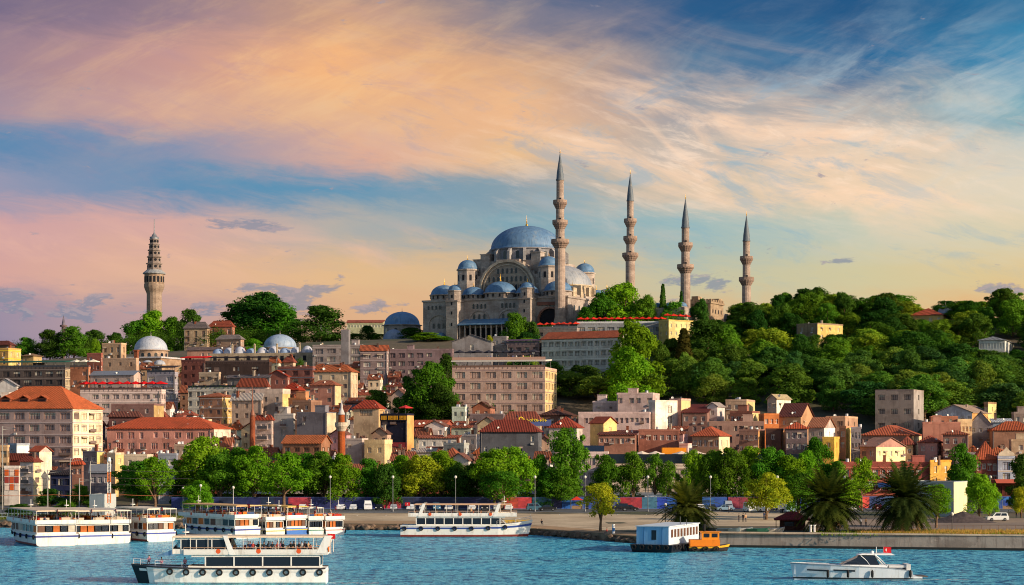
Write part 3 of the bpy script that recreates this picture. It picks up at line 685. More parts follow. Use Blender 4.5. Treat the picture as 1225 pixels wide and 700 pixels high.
# ------------------------------------------------------------------ town houses
WIN = {}
M_CURT = simple('curtain', (190,178,160), .9); M_SHUT = simple('shutter', (112,92,84), .8, 0, .4, .3); M_AWN = simple('window_awning', (170,150,130), .9, 0, .4, .2)
FOOT = []
def window_mesh(w, h, style, v=0):
    key = (round(w*5)/5, round(h*5)/5, style, v)
    if key in WIN: return WIN[key], key
    w, h = key[0], key[1]; mb = MB(); f = .09
    fr = {'w':0,'b':0,'d':0}[style[0]]
    mb.box(-w/2,-w/2+f,-.03,.05,-h/2,h/2); mb.box(w/2-f,w/2,-.03,.05,-h/2,h/2)
    mb.box(-w/2+f,w/2-f,-.03,.05,h/2-f,h/2); mb.box(-w/2+f,w/2-f,-.03,.05,-h/2,-h/2+f)
    n = 1 if w < 1.6 else max(2, int(w/1.0))
    for i in range(n if w >= .9 else 0):
        x = -w/2 + w*(i+1)/(n+1) if n > 1 else 0
        if n == 1 and w < .95: continue
        mb.box(x-.04,x+.04,-.02,.04,-h/2+f,h/2-f)
    if h > 1.3: mb.box(-w/2+f,w/2-f,-.015,.035,h*.2,h*.2+.06)
    mb.box(-w/2-.12,w/2+.12,-.42,-.24+.0,-h/2-.14,-h/2-.02) if 's' in style else None
    mb.quad((-w/2+f,.06,-h/2+f),(w/2-f,.06,-h/2+f),(w/2-f,.06,h/2-f),(-w/2+f,.06,h/2-f),1)
    if v == 1: mb.box(-w/2+f,w/2-f,.03,.055,h*.05,h/2-f,2)
    if v == 2: mb.box(-w/2+f,-w*.18,.03,.055,-h/2+f,h/2-f,2); mb.box(w*.22,w/2-f,.03,.055,-h/2+f,h/2-f,2)
    if v == 3: mb.box(-w/2-.02,w/2+.02,-.10,-.03,-h/2,h/2-h*.1,3)
    if v == 4: mb.add([(-w/2-.1,-.26,h/2+.05),(w/2+.1,-.26,h/2+.05),(w/2+.1,-.95,h/2-.4),(-w/2-.1,-.95,h/2-.4)],[(0,3,2,1)],4)
    if v == 5: mb.box(-w/2-.15,w/2+.15,-.85,-.25,-h/2-.15,-h/2-.02,0); mb.box(-w/2-.15,w/2+.15,-.85,-.8,-h/2-.02,-h/2+.7,3)
    WIN[key] = mb.mesh('window', [{'w':M_WHITE,'b':M_BROWN,'d':M_DARK}[style[0]], M_GLASS, M_CURT, M_SHUT, M_AWN]); return WIN[key], key
def wall_with_holes(mb, T, L, H, holes, rev=.28, m=0):
    xs_ = sorted({0, L} | {a for h in holes for a in h[:2]}); zs_ = sorted({0, H} | {a for h in holes for a in h[2:]})
    for i in range(len(xs_)-1):
        for j in range(len(zs_)-1):
            cx, cz = (xs_[i]+xs_[i+1])/2, (zs_[j]+zs_[j+1])/2
            if any(h[0] < cx < h[1] and h[2] < cz < h[3] for h in holes): continue
            mb.add([T(xs_[i],0,zs_[j]),T(xs_[i+1],0,zs_[j]),T(xs_[i+1],0,zs_[j+1]),T(xs_[i],0,zs_[j+1])], [(0,1,2,3)], m)
    for a, b, c, d in holes:
        v = [T(a,0,c),T(b,0,c),T(b,0,d),T(a,0,d),T(a,rev,c),T(b,rev,c),T(b,rev,d),T(a,rev,d)]
        mb.add(v, [(0,1,5,4),(1,2,6,5),(2,3,7,6),(3,0,4,7),(4,5,6,7)], m)
DISH = None
def dish_mesh():
    global DISH
    if DISH is None:
        d = MB(); d.lathe(0,0,[(.02,0),(.3,.04),(.55,.14)],10); d.xform(Matrix.Translation((0,0,.9)) @ Matrix.Rotation(radians(70),4,'X')); d.cyl(0,0,0,.9,.04,None,5); DISH = d.mesh('satellite_dish', simple('dish_white',(210,208,202),.5))
    return DISH
def roof_hip(mb, x0, x1, y0, y1, z, h, o=.5, t=.18):
    X0, X1, Y0, Y1 = x0-o, x1+o, y0-o, y1+o; w, d = X1-X0, Y1-Y0; k = min(w, d)/2
    if w >= d: a, b = (X0+k, (Y0+Y1)/2, z+h), (X1-k, (Y0+Y1)/2, z+h)
    else: a, b = ((X0+X1)/2, Y0+k, z+h), ((X0+X1)/2, Y1-k, z+h)
    c = [(X0,Y0,z),(X1,Y0,z),(X1,Y1,z),(X0,Y1,z)]
    if w >= d: mb.add(c+[a,b], [(0,1,5,4),(1,2,5),(2,3,4,5),(3,0,4)])
    else: mb.add(c+[a,b], [(0,1,4),(1,2,5,4),(2,3,5),(3,0,4,5)])
    lo = [(x,y,z-t) for x,y,z in c]; mb.add(c+lo, [(1,0,4,5),(2,1,5,6),(3,2,6,7),(0,3,7,4),(7,6,5,4)])
def roof_gable(mb, x0, x1, y0, y1, z, h, o=.4, along='x', t=.18):
    X0, X1, Y0, Y1 = x0-o, x1+o, y0-o, y1+o
    if along == 'x': ym = (Y0+Y1)/2; v = [(X0,Y0,z),(X1,Y0,z),(X1,Y1,z),(X0,Y1,z),(X0,ym,z+h),(X1,ym,z+h)]; f = [(0,1,5,4),(2,3,4,5)]; e = [(0,4),(4,3),(1,5),(5,2),(0,1),(2,3)]
    else: xm = (X0+X1)/2; v = [(X0,Y0,z),(X1,Y0,z),(X1,Y1,z),(X0,Y1,z),(xm,Y0,z+h),(xm,Y1,z+h)]; f = [(1,2,5,4),(3,0,4,5)]; e = [(0,4),(4,1),(3,5),(5,2),(0,3),(1,2)]
    lo = [(x,y,zz-t) for x,y,zz in v]; mb.add(v+lo, f + [tuple(i+6 for i in g)[::-1] for g in f] + [(a,b,b+6,a+6) for a,b in e])
def slab_box(mb, x0,x1,y0,y1,z0,z1): mb.box(x0,x1,y0,y1,z0,z1)
BL = {}
TERRA = (182,104,74); ORANGE = (206,108,60); REDR = (168,86,66); BROWNR = (136,92,78)
def house(label, px0, px1, px2, py, Y, col, rows=3, cols=4, sc=2, roof='flat', rc=TERRA, rh=2.6, phi=18, fh=3.1, win=(1.2,1.5), top=.7, fr='w',
          clutter=1, name='house', cat='house', pairs=False, bands=False, mat=None, side_col=None, balc=0, parapet=.6, depth=None, skip=0.0, key=None, chim=0, base=None, band_col=None, zmin=1.0):
    if side_col: L_ = sum(side_col)/3; side_col = tuple(int(c_*.72 + L_*.28) for c_ in side_col)  # flank colour: on most houses the warm sunlight is painted into it
    L_ = sum(col)/3; col = tuple(int(min(250,(c_*.82 + L_*.18)*k_)) for c_, k_ in zip(col, (1.0,.965,.93)))
    if roof != 'flat' and rc != 'metal': L_ = sum(rc)/3; rc = tuple(int((c_*.86 + L_*.14)*(.84+.18*(hash_(label)%10)/10)) for c_ in rc)
    ph = radians(phi); Xc = X(px1, Y); u0 = (px0-612.5)/F; u2 = (px2-612.5)/F if px2 is not None else None
    w = (Xc - u0*Y)/(cos(ph)+u0*sin(ph))
    den = sin(ph) - (u2 or 0)*cos(ph)
    d = (u2*Y - Xc)/den if px2 is not None and px2 > px1+.5 and den > .02 else (depth or min(max(w*.7, 7), 14))
    if depth: d = depth
    d = min(d, 34)
    zt = Z(py, Y); ax, ay = (cos(ph), -sin(ph)), (sin(ph), cos(ph))
    gs = [gz(Xc - i*w*ax[0] + j*d*ay[0], Y - i*w*ax[1] + j*d*ay[1]) for i in (0,1) for j in (0,1)]
    zb = min(min(gs) - .6, zt - 3) if base is None else base
    H = zt - zb; mat = mat or M_WALL
    root = empty(name, (Xc, Y, zb), -ph, None, label, cat)
    r = random.Random(hash_(label)); q = MB(); wins = []
    def grid(L, nc, pr):
        if nc == 0: return []
        ww = min(win[0], L/nc*.72); out = []
        if pr:
            pw = L/nc; ww = min(win[0], pw*.36)
            for i in range(nc):
                c = pw*(i+.5); out += [(c-ww*1.12, ww), (c+ww*1.12, ww)]
        else:
            m = L/nc*.5
            out = [(m + (L-2*m)*(i/(nc-1) if nc > 1 else .5), ww) for i in range(nc)]
        return out
    F_h, S_h = [], []
    for k in range(rows):
        zc = H - top - win[1]/2 - .35 - k*fh
        if zc - win[1]/2 < zmin: break
        for c, ww in grid(w, cols, pairs):
            if r.random() < max(skip, .05 if clutter else 0): continue
            j, jz = ww*r.uniform(-.12,.06) if clutter else 0, r.choice((0,0,0,.35,-.25)) if clutter and cols > 2 and win[1] > 1.2 else 0
            F_h.append((c-ww/2-j/2, c+ww/2+j/2, zc-win[1]/2+max(0,jz), zc+win[1]/2))
        for c, ww in grid(d, sc, False):
            if r.random() < skip: continue
            S_h.append((c-ww/2, c+ww/2, zc-win[1]/2, zc+win[1]/2))
    T1 = lambda a, b, c: (-w+a, b, c); T2 = lambda a, b, c: (-b, a, c)
    wall_with_holes(q, T1, w, H, F_h)
    back = lambda mb: mb.add([(-w,0,0),(-w,d,0),(0,d,0),(-w,0,H),(-w,d,H),(0,d,H),(0,0,H)], [(1,0,3,4),(2,1,4,5),(3,6,5,4)])
    back(q)
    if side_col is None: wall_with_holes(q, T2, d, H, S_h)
    # gable ends
    if roof in ('gx',): q.add([(-.02,0,H),(-.02,d,H),(-.02,d/2,H+rh*.97),(-w+.02,0,H),(-w+.02,d,H),(-w+.02,d/2,H+rh*.97)], [(0,1,2),(4,3,5)])
    if roof in ('gy',): q.add([(-w,.02,H),(0,.02,H),(-w/2,.02,H+rh*.97)], [(0,1,2)])
    wo = q.build('wall', mat, root, None, col)
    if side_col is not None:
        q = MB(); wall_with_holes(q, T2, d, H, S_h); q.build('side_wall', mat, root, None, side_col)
    for hs, rz, tr in ((F_h, 0, lambda a, z: (-w+a, .24, z)), (S_h, pi/2, lambda a, z: (-.24, a, z))):
        for a, b, c, e in hs:
            me, ky = window_mesh(b-a, e-c, fr, r.choice((0,0,0,0,1,1,2,2,3,4,5) if clutter and fr != 'd' else (0,0,0,1,2))); sx = (b-a)/ky[0]; sz = (e-c)/ky[1]
            link('window', me, root, tr((a+b)/2, (c+e)/2), rz, (sx, 1, sz))
    if bands:
        q = MB()
        for k in range(rows+1):
            z = H - top - k*fh + .25
            if z < 1: break
            q.box(-w-.06,.10,-.10,-.003,z-.16,z+.12); q.box(.003,.10,-.003,d,z-.16,z+.12)
        q.build('floor_band', M_PAINT, root, None, band_col or tuple(min(255, c+22) for c in col))
    # roof
    q = MB()
    if roof == 'hip': roof_hip(q, -w, 0, 0, d, H+.18, rh)
    elif roof == 'gx': roof_gable(q, -w, 0, 0, d, H+.18, rh, .4, 'x')
    elif roof == 'gy': roof_gable(q, -w, 0, 0, d, H+.18, rh, .4, 'y')
    elif roof == 'shed':
        q.add([(-w-.4,-.5,H+.1),(.4,-.5,H+.1),(.4,d,H+rh),(-w-.4,d,H+rh),(-w-.4,-.5,H-.1),(.4,-.5,H-.1),(.4,d,H+rh-.2),(-w-.4,d,H+rh-.2)], [(0,1,2,3),(7,6,5,4),(0,4,5,1),(1,5,6,2),(2,6,7,3),(3,7,4,0)])
    if roof in ('hip','gx','gy','shed'): ro = q.build('roof', M_TILE if rc != 'metal' else M_METAL, root, None, rc if rc != 'metal' else (120,124,134))
    else:
        q.box(-w-.05,.05,-.05,.22,H+.002,H+parapet); q.box(-w-.05,-w+.2,.22,d,H+.002,H+parapet); q.box(-.2,.05,.22,d,H+.002,H+parapet); q.box(-w-.05,.05,d,d+.2,H+.002,H+parapet)
        ro = q.build('parapet', mat, root, None, tuple(min(255, int(c*1.08)) for c in col))
        q = MB(); q.quad((-w+.2,.22,H+.05),(-.2,.22,H+.05),(-.2,d,H+.05),(-w+.2,d,H+.05)); q.build('flat_roof', M_WALL, root, None, (120,108,100))
    # chimneys, dishes, sheds
    for i in range(chim + (1 if clutter and r.random() < .5 else 0)):
        x, y = r.uniform(-w*.85, -w*.12), d*r.uniform(.3,.6); z = H + (rh*.45 if roof != 'flat' else 0)
        q = MB(); hgt = r.uniform(1.3,2.2); q.box(-.35,.35,-.35,.35,-.8,hgt); q.box(-.45,.45,-.45,.45,hgt,hgt+.15)
        q.build('chimney', M_BRICK, ro, (x,y,z), r.choice([(150,88,66),(196,178,156),(120,96,86)]))
    for i in range(clutter + r.randint(0,1)):
        if not clutter: break
        x, y = r.uniform(-w*.92, -w*.06), d*r.uniform(.08,.3); z = H + (.05 if roof == 'flat' else .18 + rh*.5*y/d)
        if roof == 'flat' and r.random() < .35:
            q = MB(); q.cyl(0,0,.4,1.3,.45,None,10); q.box(-.4,.4,-.4,.4,0,.4); q.build('water_tank', M_PAINT, root, (x,y+1,z), (196,196,200))
        elif roof == 'flat' and r.random() < .4 and w > 6:
            sw, sh_ = r.uniform(2,3.4), r.uniform(2,2.6); q = MB(); q.box(-sw/2,sw/2,0,2.6,0,sh_); q.box(-sw/2-.15,sw/2+.15,-.15,2.75,sh_,sh_+.15); q.build('roof_hut', M_WALL, root, (max(-w+sw, x),d*.45,z), tuple(min(255,c+12) for c in col))
        else: link('satellite_dish', dish_mesh(), root, (x,y,z), r.uniform(-1.2,1.2), (r.uniform(.6,.95),)*3)
    for k in range(balc):
        z = H - top - .35 - win[1] - k*fh
        if z < 1.5: break
        q = MB(); q.box(-w*.8,-w*.2,-1.1,-.003,z-.25,z-.1)
        bo = q.build('balcony', M_WALL, root, None, tuple(min(255,c+10) for c in col))
        q = MB(); q.box(-w*.8,-w*.2,-1.12,-1.06,z-.1,z+.8); q.build('railing', M_METAL, bo, None, r.choice([(70,70,76),(200,196,190),(120,80,60)]))
    # air conditioner boxes and drain pipes
    if rows >= 2 and w > 7 and clutter:
        q = MB(); x = -w*r.choice([.03,.97]); q.box(x-.07,x+.07,-.16,-.02,0,H); q.build('drainpipe', M_METAL, root, None, (130,124,120))
        for i in range(r.randint(1,3)):
            if F_h:
                a = r.choice(F_h); q = MB(); q.box(0,.8,-.35,-.02,0,.55); q.build('air_conditioner', M_PAINT, root, (-w+a[0], 0, max(.5, a[2]-.95)), (196,194,190))
    info = dict(root=root, w=w, d=d, H=H, zb=zb, zt=zt, Xc=Xc, Y=Y, ph=ph, ax=ax, ay=ay)
    if key: BL[key] = info
    FOOT.append((Xc - w/2*ax[0] + d/2*ay[0], Y - w/2*ax[1] + d/2*ay[1], w, d, ax, ay))
    return info
def hash_(s):
    h = 5381
    for ch in s: h = (h*33 + ord(ch)) & 0xffffffff
    return h
def wpt(b, x, y, z):      # a point given in a house's own frame, in the world
    return (b['Xc'] + x*b['ax'][0] + y*b['ay'][0], b['Y'] + x*b['ax'][1] + y*b['ay'][1], b['zb'] + z)
PEO_SPOTS = []
def overlaps(x, y, rr):
    for cx, cy, w, d, ax, ay in FOOT:
        dx, dy = x-cx, y-cy; a = abs(dx*ax[0]+dy*ax[1]); c = abs(dx*ay[0]+dy*ay[1])
        if a < w/2+rr and c < d/2+rr: return True
    return False
def terrace(b, y1=None, rail=(70,70,78), canopy=None, hc=2.6, post=6, x0=None, x1=0.0, people=0, hedge=False, cname='canopy', thick=.25, tables=0):
    w, d, H, root = b['w'], b['d'], b['H'], b['root']; x0 = -w if x0 is None else x0; y1 = min(d, 8) if y1 is None else y1
    q = MB(); q.box(x0,x1,-.12,-.06,H+.6,H+1.25)
    n = max(2, int((x1-x0)/1.6))
    for i in range(n+1): q.box(x0+(x1-x0)*i/n-.04, x0+(x1-x0)*i/n+.04, -.12,-.04, H, H+1.3)
    q.build('railing', M_METAL, root, None, rail)
    if canopy:
        q = MB(); q.add([(x0-.3,-.5,H+hc),(x1+.3,-.5,H+hc),(x1+.3,y1,H+hc+.7),(x0-.3,y1,H+hc+.7),(x0-.3,-.5,H+hc-thick),(x1+.3,-.5,H+hc-thick),(x1+.3,y1,H+hc+.7-thick),(x0-.3,y1,H+hc+.7-thick)], [(0,1,2,3),(7,6,5,4),(0,4,5,1),(1,5,6,2),(2,6,7,3),(3,7,4,0)])
        c = q.build(cname, M_CLOTH, root, None, canopy)
        q = MB()
        for i in range(post+1):
            x = x0+.1+(x1-x0-.2)*i/post
            for y in (0.1, y1-.2): q.cyl(x, y, H, H+hc-.1, .08, None, 6)
        q.build('canopy_frame', M_METAL, c, None, (120,116,112))
    if hedge:
        q = MB(); q.box(x0+.2,x1-.2,.05,.5,H,H+.5); q.build('planter', M_WALL, root, None, (110,86,70))
        leaf_clump(root, x0+.3, x1-.3, .25, H+.5, .9)
    rr = random.Random(int(b['Y']*7+w*13))
    for i in range(tables):
        x = x0+(x1-x0)*(i+.5)/tables+rr.uniform(-.3,.3); y = rr.uniform(1.0,max(1.2,y1*.6)); PEO_SPOTS.append(('table', wpt(b, x, y, H+.06)))
        for k in (-1, 1): PEO_SPOTS.append(('sit', wpt(b, x+k*.75, y, H+.06), b['root'].rotation_euler[2] + (pi/2 if k < 0 else -pi/2) + pi))
    for i in range(people): PEO_SPOTS.append(('stand', wpt(b, rr.uniform(x0+.5,x1-.5), rr.uniform(.6,y1*.7), H+.06), rr.uniform(0,6.3)))
def leaf_mat():
    m, t, b = newmat('leaves'); c, r = oc(t); ov = obj_vec(t)
    n1 = t.noise(ov, .5, 3, .6); n2 = t.noise(ov, 3.0, 2, .6)
    col = t.mix(t.step(n1, .35, .65), t.mix(1.0, c, (.72,.82,.7), 'MULTIPLY'), t.mix(1.0, c, (1.3,1.15,.9), 'MULTIPLY'))
    col = t.mix(t.step(n2, .4, .7)*.6, col, t.mix(1.0, c, (1.35,1.3,1.0), 'MULTIPLY'))
    hs = t.node('ShaderNodeHueSaturation'); t.put(hs.inputs['Hue'], r*.035 + .4825); t.put(hs.inputs['Value'], t.math('FRACT', r*7.7)*.5 + .95); t.put(hs.inputs['Color'], col)
    d_ = t.node('ShaderNodeBsdfDiffuse'); tr = t.node('ShaderNodeBsdfTranslucent'); t.l.new(hs.outputs[0], d_.inputs[0])
    mx = t.mix(1.0, E(t, hs.outputs[0]), (1.25,1.15,.45), 'MULTIPLY'); t.put(tr.inputs[0], mx)
    ms = t.node('ShaderNodeMixShader'); ms.inputs[0].default_value = .40; t.l.new(d_.outputs[0], ms.inputs[1]); t.l.new(tr.outputs[0], ms.inputs[2])
    t.n.remove(b); t.l.new(ms.outputs[0], t.n['Material Output'].inputs[0]); return m
M_LEAF = leaf_mat(); M_BARK = simple('bark', (110,86,66), .95, 0, .35, 2.0)
def leaf_quad(mb, p, nrm, s, r, asp=1.0):
    nrm = nrm.normalized(); u = nrm.cross(Vector((r.gauss(0,1), r.gauss(0,1), r.gauss(0,1)))).normalized(); v = nrm.cross(u)*asp
    a, b_ = s*r.uniform(.7,1.2), s*r.uniform(.7,1.2)
    mb.v += [tuple(p-u*a), tuple(p-v*b_), tuple(p+u*a), tuple(p+v*b_)]; k = len(mb.v)-4; mb.f.append((k,k+1,k+2,k+3)); mb.m.append(0); mb.sm.append(False)
def leaf_clump(root, x0, x1, y, z, s):
    r = random.Random(int(abs(x0*91)+z)); mb = MB()
    for i in range(int((x1-x0)*38)):
        p = Vector((r.uniform(x0,x1), y+r.gauss(0,.25), z+abs(r.gauss(0,.35))*s)); leaf_quad(mb, p, Vector((r.gauss(0,1),-1,1+r.gauss(0,1))), .2, r)
    mb.build('hedge', M_LEAF, root, None, (56,84,34))

# far rows first
h = house
h('low dark red roofed house at the far left skyline edge', -14,12,18,413,810,(110,86,76),1,3,1,'hip',(120,60,52),1.8,clutter=0)
h('yellow house with a bright band at the far left skyline', -12,10,25,418,770,(206,160,84),2,2,2,'flat',side_col=(230,196,96),bands=True,band_col=(240,196,40))
h('small beige cottage among trees behind the green awning restaurant', 27,40,50,426,785,(190,164,110),1,2,1,'hip',(150,120,90),1.0)
b = h('wide dark terraced restaurant building under a green awning at left', -12,78,85,441,720,(86,76,78),3,7,2,'flat',win=(4.2,1.9),fr='d',top=.6,phi=10,side_col=(214,186,140),bands=True,band_col=(120,108,104),name='restaurant',cat='restaurant')
terrace(b,7,(60,60,66),(36,84,74),2.5,8,people=4,tables=8)
b = h('orange brick corner house carrying white parasols', 84,106,108,441,705,(200,124,86),2,2,1,'flat',win=(1.7,1.3),fr='w',key='orangebrick')
terrace(b,5,(96,80,70),None,people=2,tables=3)
h('brick red block behind the white parasols', 104,121,123,424,735,(168,96,80),2,2,1,'flat',clutter=0,skip=.4)
h('beige stone house with tall paired openings left of the small mosque', 122,145,151,412,770,(196,164,130),2,3,1,'flat',win=(1.3,2.0),fr='b',chim=2)
h('long low pinkish beige wall house before the small mosque', 112,163,166,430,745,(198,166,140),1,4,1,'flat',fr='b',skip=.5)
h('low pale house with a bluish metal roof above the red canopy', 108,160,170,449,700,(196,172,164),1,4,1,'gx','metal',1.6)
b = h('bluish glazed corner house with framed strip windows below the small mosque', 176,209,213,447,700,(146,146,164),3,3,2,'flat',win=(3.0,1.7),fr='w',bands=True)
terrace(b,4,(50,50,60),(60,52,56),2.3,4,tables=3)
b = h('restaurant house under a long bright red canopy, white columned floors', 96,193,198,468,665,(206,186,184),3,8,2,'flat',win=(2.7,1.5),fr='d',phi=8,bands=True,name='restaurant',cat='restaurant')
terrace(b,6,(90,66,60),None,people=8,tables=12); RED_T = b
h('low mauve brown annexe below the white columned restaurant', 133,184,196,485,640,(134,100,98),1,3,1,'flat',clutter=0,phi=8,side_col=(214,170,96))
b = h('dark red narrow house with red awning beside the street gap', 217,245,248,434,740,(136,78,70),4,3,1,'flat',win=(1.4,1.5),fr='b')
terrace(b,5,(110,60,50),(206,34,34),2.0,4,tables=3)
h('stone library house with grey roof right of the watch tower trees', 220,248,251,393,900,(196,172,140),2,3,1,'hip',(120,112,112),3.0,win=(1.6,2.8),fr='b',mat=M_STONE,phi=12)
h('pinkish brick house with red roof right of the stone library', 250,278,281,391,905,(176,112,90),2,3,1,'hip',(172,80,56),2.8,win=(1.2,2.2),phi=12)
h('square stone house with shallow grey hipped roof before the huge tree', 259,288,292,406,860,(196,160,136),2,4,2,'hip',(140,132,130),2.0,mat=M_STONE)
h('long low pink stone range with pale scaffold posts beneath the library', 224,290,294,419,830,(186,140,122),1,9,2,'gx',(128,112,112),1.4,phi=10,win=(1.0,1.6))
b = h('white walled block with black glass parapet and roof hedges', 225,284,287,465,690,(214,210,196),3,4,1,'flat',pairs=True,win=(1.4,1.7),fr='d',bands=True)
terrace(b,6,(40,40,50),None,hedge=True,people=2,tables=6)
b = h('very dark restaurant block under a black flat canopy', 243,322,325,435,735,(70,56,54),3,7,1,'flat',win=(3.2,1.7),fr='b',phi=12,name='restaurant',cat='restaurant')
terrace(b,9,(84,66,60),(40,34,38),2.4,8,people=4,tables=8)
b = h('white tiered terrace cafe beside the dark restaurant', 238,262,264,447,712,(196,176,150),2,3,1,'flat',win=(1.8,1.5),fr='b')
h('low grey stone house tucked under the dark restaurant', 272,322,324,452,705,(128,122,124),1,4,1,'shed',(110,104,108),1.2)
h('unfinished brick red frame house with empty openings', 332,374,377,440,745,(150,92,86),3,3,1,'flat',win=(2.4,1.8),fr='d',bands=True,band_col=(116,112,124),clutter=0)
b = h('roofless grey concrete frame block left of the concrete column', 374,433,436,414,790,(150,140,142),3,4,1,'flat',win=(4.0,2.0),fr='d',bands=True,clutter=2,phi=8)
h('tall bare grey concrete stair column standing above the roofs', 408,417,419,396,770,(128,128,136),0,0,0,'flat',clutter=0,phi=8,name='stair_tower',cat='tower')
h('cream apartment house with orange hipped roof and windowed corner', 376,420,428,445,700,(214,190,156),5,3,2,'hip',ORANGE,2.6,win=(1.5,1.6),phi=16)
h('salmon pink house with shallow gable left of the cream apartments', 371,401,408,461,670,(206,138,120),5,2,0,'hip',TERRA,1.6,win=(1.4,1.4),side_col=(236,196,130))
h('grey mauve apartment block topped by a strip of orange tiles', 431,463,465,420,745,(154,134,136),5,2,1,'gx',(190,98,62),2.2,win=(2.6,1.7),bands=True,phi=10)
h('long dark mauve apartment range with square black windows', 464,541,543,419,752,(128,108,116),5,7,1,'flat',win=(2.4,1.7),fr='d',phi=6,skip=.1)
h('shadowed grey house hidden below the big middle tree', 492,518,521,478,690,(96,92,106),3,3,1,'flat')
h('pinkish white house with brown terracotta hipped roof', 284,320,322,463,668,(206,184,180),4,3,1,'hip',(156,74,52),2.8,win=(1.9,1.5),pairs=False,phi=12)
h('brick gabled house with a strong red roof', 318,344,347,451,706,(170,104,92),3,3,1,'gy',(190,66,40),2.4)
h('red roofed brick wing stepping down behind the white house', 338,357,364,467,690,(170,96,80),2,2,1,'hip',(204,66,36),2.6)
b = h('pale stepped house with white attic and sunlit yellow flank', 311,338,347,471,645,(214,192,176),4,2,0,'flat',side_col=(244,206,110),parapet=1.6,fr='b')
h('pale cream house with irregular small windows beside a brick minaret', 277,313,315,479,640,(214,184,160),4,3,1,'shed',(226,216,206),2.4,fr='b',skip=.2)
h('flat orange washed house left of the slate blind wall', 345,366,374,478,635,(204,132,84),3,2,1,'flat',win=(1.0,1.2))
h('ochre corner house with jutting storeys and low orange hipped roof', 238,266,283,475,645,(216,150,112),3,3,3,'hip',(196,110,72),1.4,win=(1.2,1.5),bands=True,side_col=(240,188,96),band_col=(226,200,180),phi=24)
h('tall slate grey blind walled house with cream strip', 355,391,402,494,600,(112,112,126),3,2,0,'flat',side_col=(226,196,150),win=(1.2,1.5),skip=.4,parapet=.3,zmin=6)
h('small brown rooftop house with pale hut over the slate wall', 350,372,385,481,622,(150,112,92),2,2,1,'flat',win=(1.0,1.3))
h('white panel fronted house with grey lower storeys', 328,351,353,497,612,(196,192,188),2,1,1,'flat',win=(1.8,2.2))
h('narrow white house with balconies and a small red roof', 305,325,327,503,602,(206,186,182),3,3,1,'hip',(190,78,52),1.6,win=(1.3,1.4),balc=3)
h('low shed with long orange tiled slope above the quay trees', 338,384,396,531,570,(170,120,90),1,4,2,'gx',(214,118,66),2.4,win=(1.8,1.2),fr='d')
h('tan tower house with red hipped roof and tiny stacked vents', 423,453,460,489,620,(224,192,152),1,1,1,'hip',(196,74,50),2.6,win=(4.6,1.7),fr='b',top=.1,side_col=(232,178,110))
h('whitewashed rubble house below the tan tower house', 413,433,440,527,572,(196,182,176),1,2,1,'flat',skip=.2)
h('crumbling sunlit yellow wall house beside the navy shop', 436,460,469,531,566,(230,204,148),1,2,0,'flat',clutter=0,parapet=1.2)
b = h('navy and rose shop house with a yellow letter sign', 455,487,495,497,605,(34,36,62),2,3,0,'flat',win=(1.9,1.6),fr='b',side_col=(240,170,80),key='navy',clutter=1,zmin=11)
q = MB(); q.box(-b['w']-.04,.04,-.12,-.01,0,b['H']-8.2); q.build('rose_front', M_WALL, b['root'], None, (176,70,76))
for k in range(3): link('window', window_mesh(1.6,1.6,'w')[0], b['root'], (-b['w']*(.2+.3*k), -.16, b['H']-10.4))
q = MB(); q.box(-b['w'],0,-.3,-.02,b['H']-1.6,b['H']+.2); sg = q.build('sign_board', M_DARK, b['root'])
rl = random.Random(5); x = -b['w']+.4
while x < -.5:
    if abs(x+b['w']*.74) > .25 and abs(x+b['w']*.34) > .25:
        q = MB(); q.box(x,x+.34,-.36,-.3,b['H']-1.35,b['H']-.1); q.box(x+.12,x+.22,-.37,-.36,b['H']-1.1,b['H']-.75,1) if rl.random()<.5 else None
        q.build('letter', [M_PAINT, M_DARK], sg, None, (226,160,30))
    x += .46
h('long single storey house with a continuous orange roof behind the trees', 490,530,545,511,625,(170,80,62),1,8,2,'gx',(206,98,62),2.2,win=(1.0,.9),clutter=1,phi=8)
h('white bungalow with thin terracotta roof edge over a teal shade wall', 501,549,551,524,590,(206,206,204),1,4,1,'shed',(190,104,76),.9,phi=8,win=(1.2,1.3))
h('small terracotta gabled hut just above the middle quay trees', 527,548,556,549,560,(150,96,76),1,2,1,'hip',(182,96,64),3.0)
h('small white roofed lean-to beside the terracotta hut', 492,520,522,541,572,(190,186,184),1,3,1,'shed',(206,196,190),1.2,phi=8)
# centre
b = h('massive pinkish beige apartment block with crowded double roof terrace', 541,652,666,441,690,(196,166,156),7,6,4,'flat',win=(3.7,2.2),fh=3.8,fr='b',phi=11,side_col=(240,200,128),bands=True,band_col=(170,140,134),name='apartment_block',cat='apartment block',key='big',clutter=0)
terrace(b,12,(120,90,76),(206,196,186),3.0,12,people=10,tables=14,cname='upper_deck',thick=.5)
q = MB(); w = b['w']; H = b['H']; q.box(-w,.2,-.42,-.36,H+3.1,H+4.1); q.build('upper_railing', M_METAL, b['root'], None, (190,150,130))
BIG = b
h('grey metal gabled shed standing behind the dark parasols', 541,588,591,409,765,(140,140,148),1,1,0,'gy',(118,118,128),2.8,clutter=0,phi=8,win=(1.4,2.2))
h('grey plaster house with roof posts right of the gabled shed', 590,606,608,404,770,(150,150,154),2,2,1,'flat')
b = h('low cafe house under a purple awning below the mosque', 606,645,648,412,762,(120,104,110),2,4,1,'flat',win=(2.2,1.6),fr='d')
terrace(b,5,(80,70,80),(96,76,98),1.6,5,tables=4,people=3)
b = h('low cafe terrace directly beneath the great minaret with red parasols', 640,690,693,394,800,(150,140,138),1,4,1,'flat',win=(2.4,1.5),fr='d',key='cafe',clutter=0)
terrace(b,8,(120,120,120),None,people=5,tables=6)
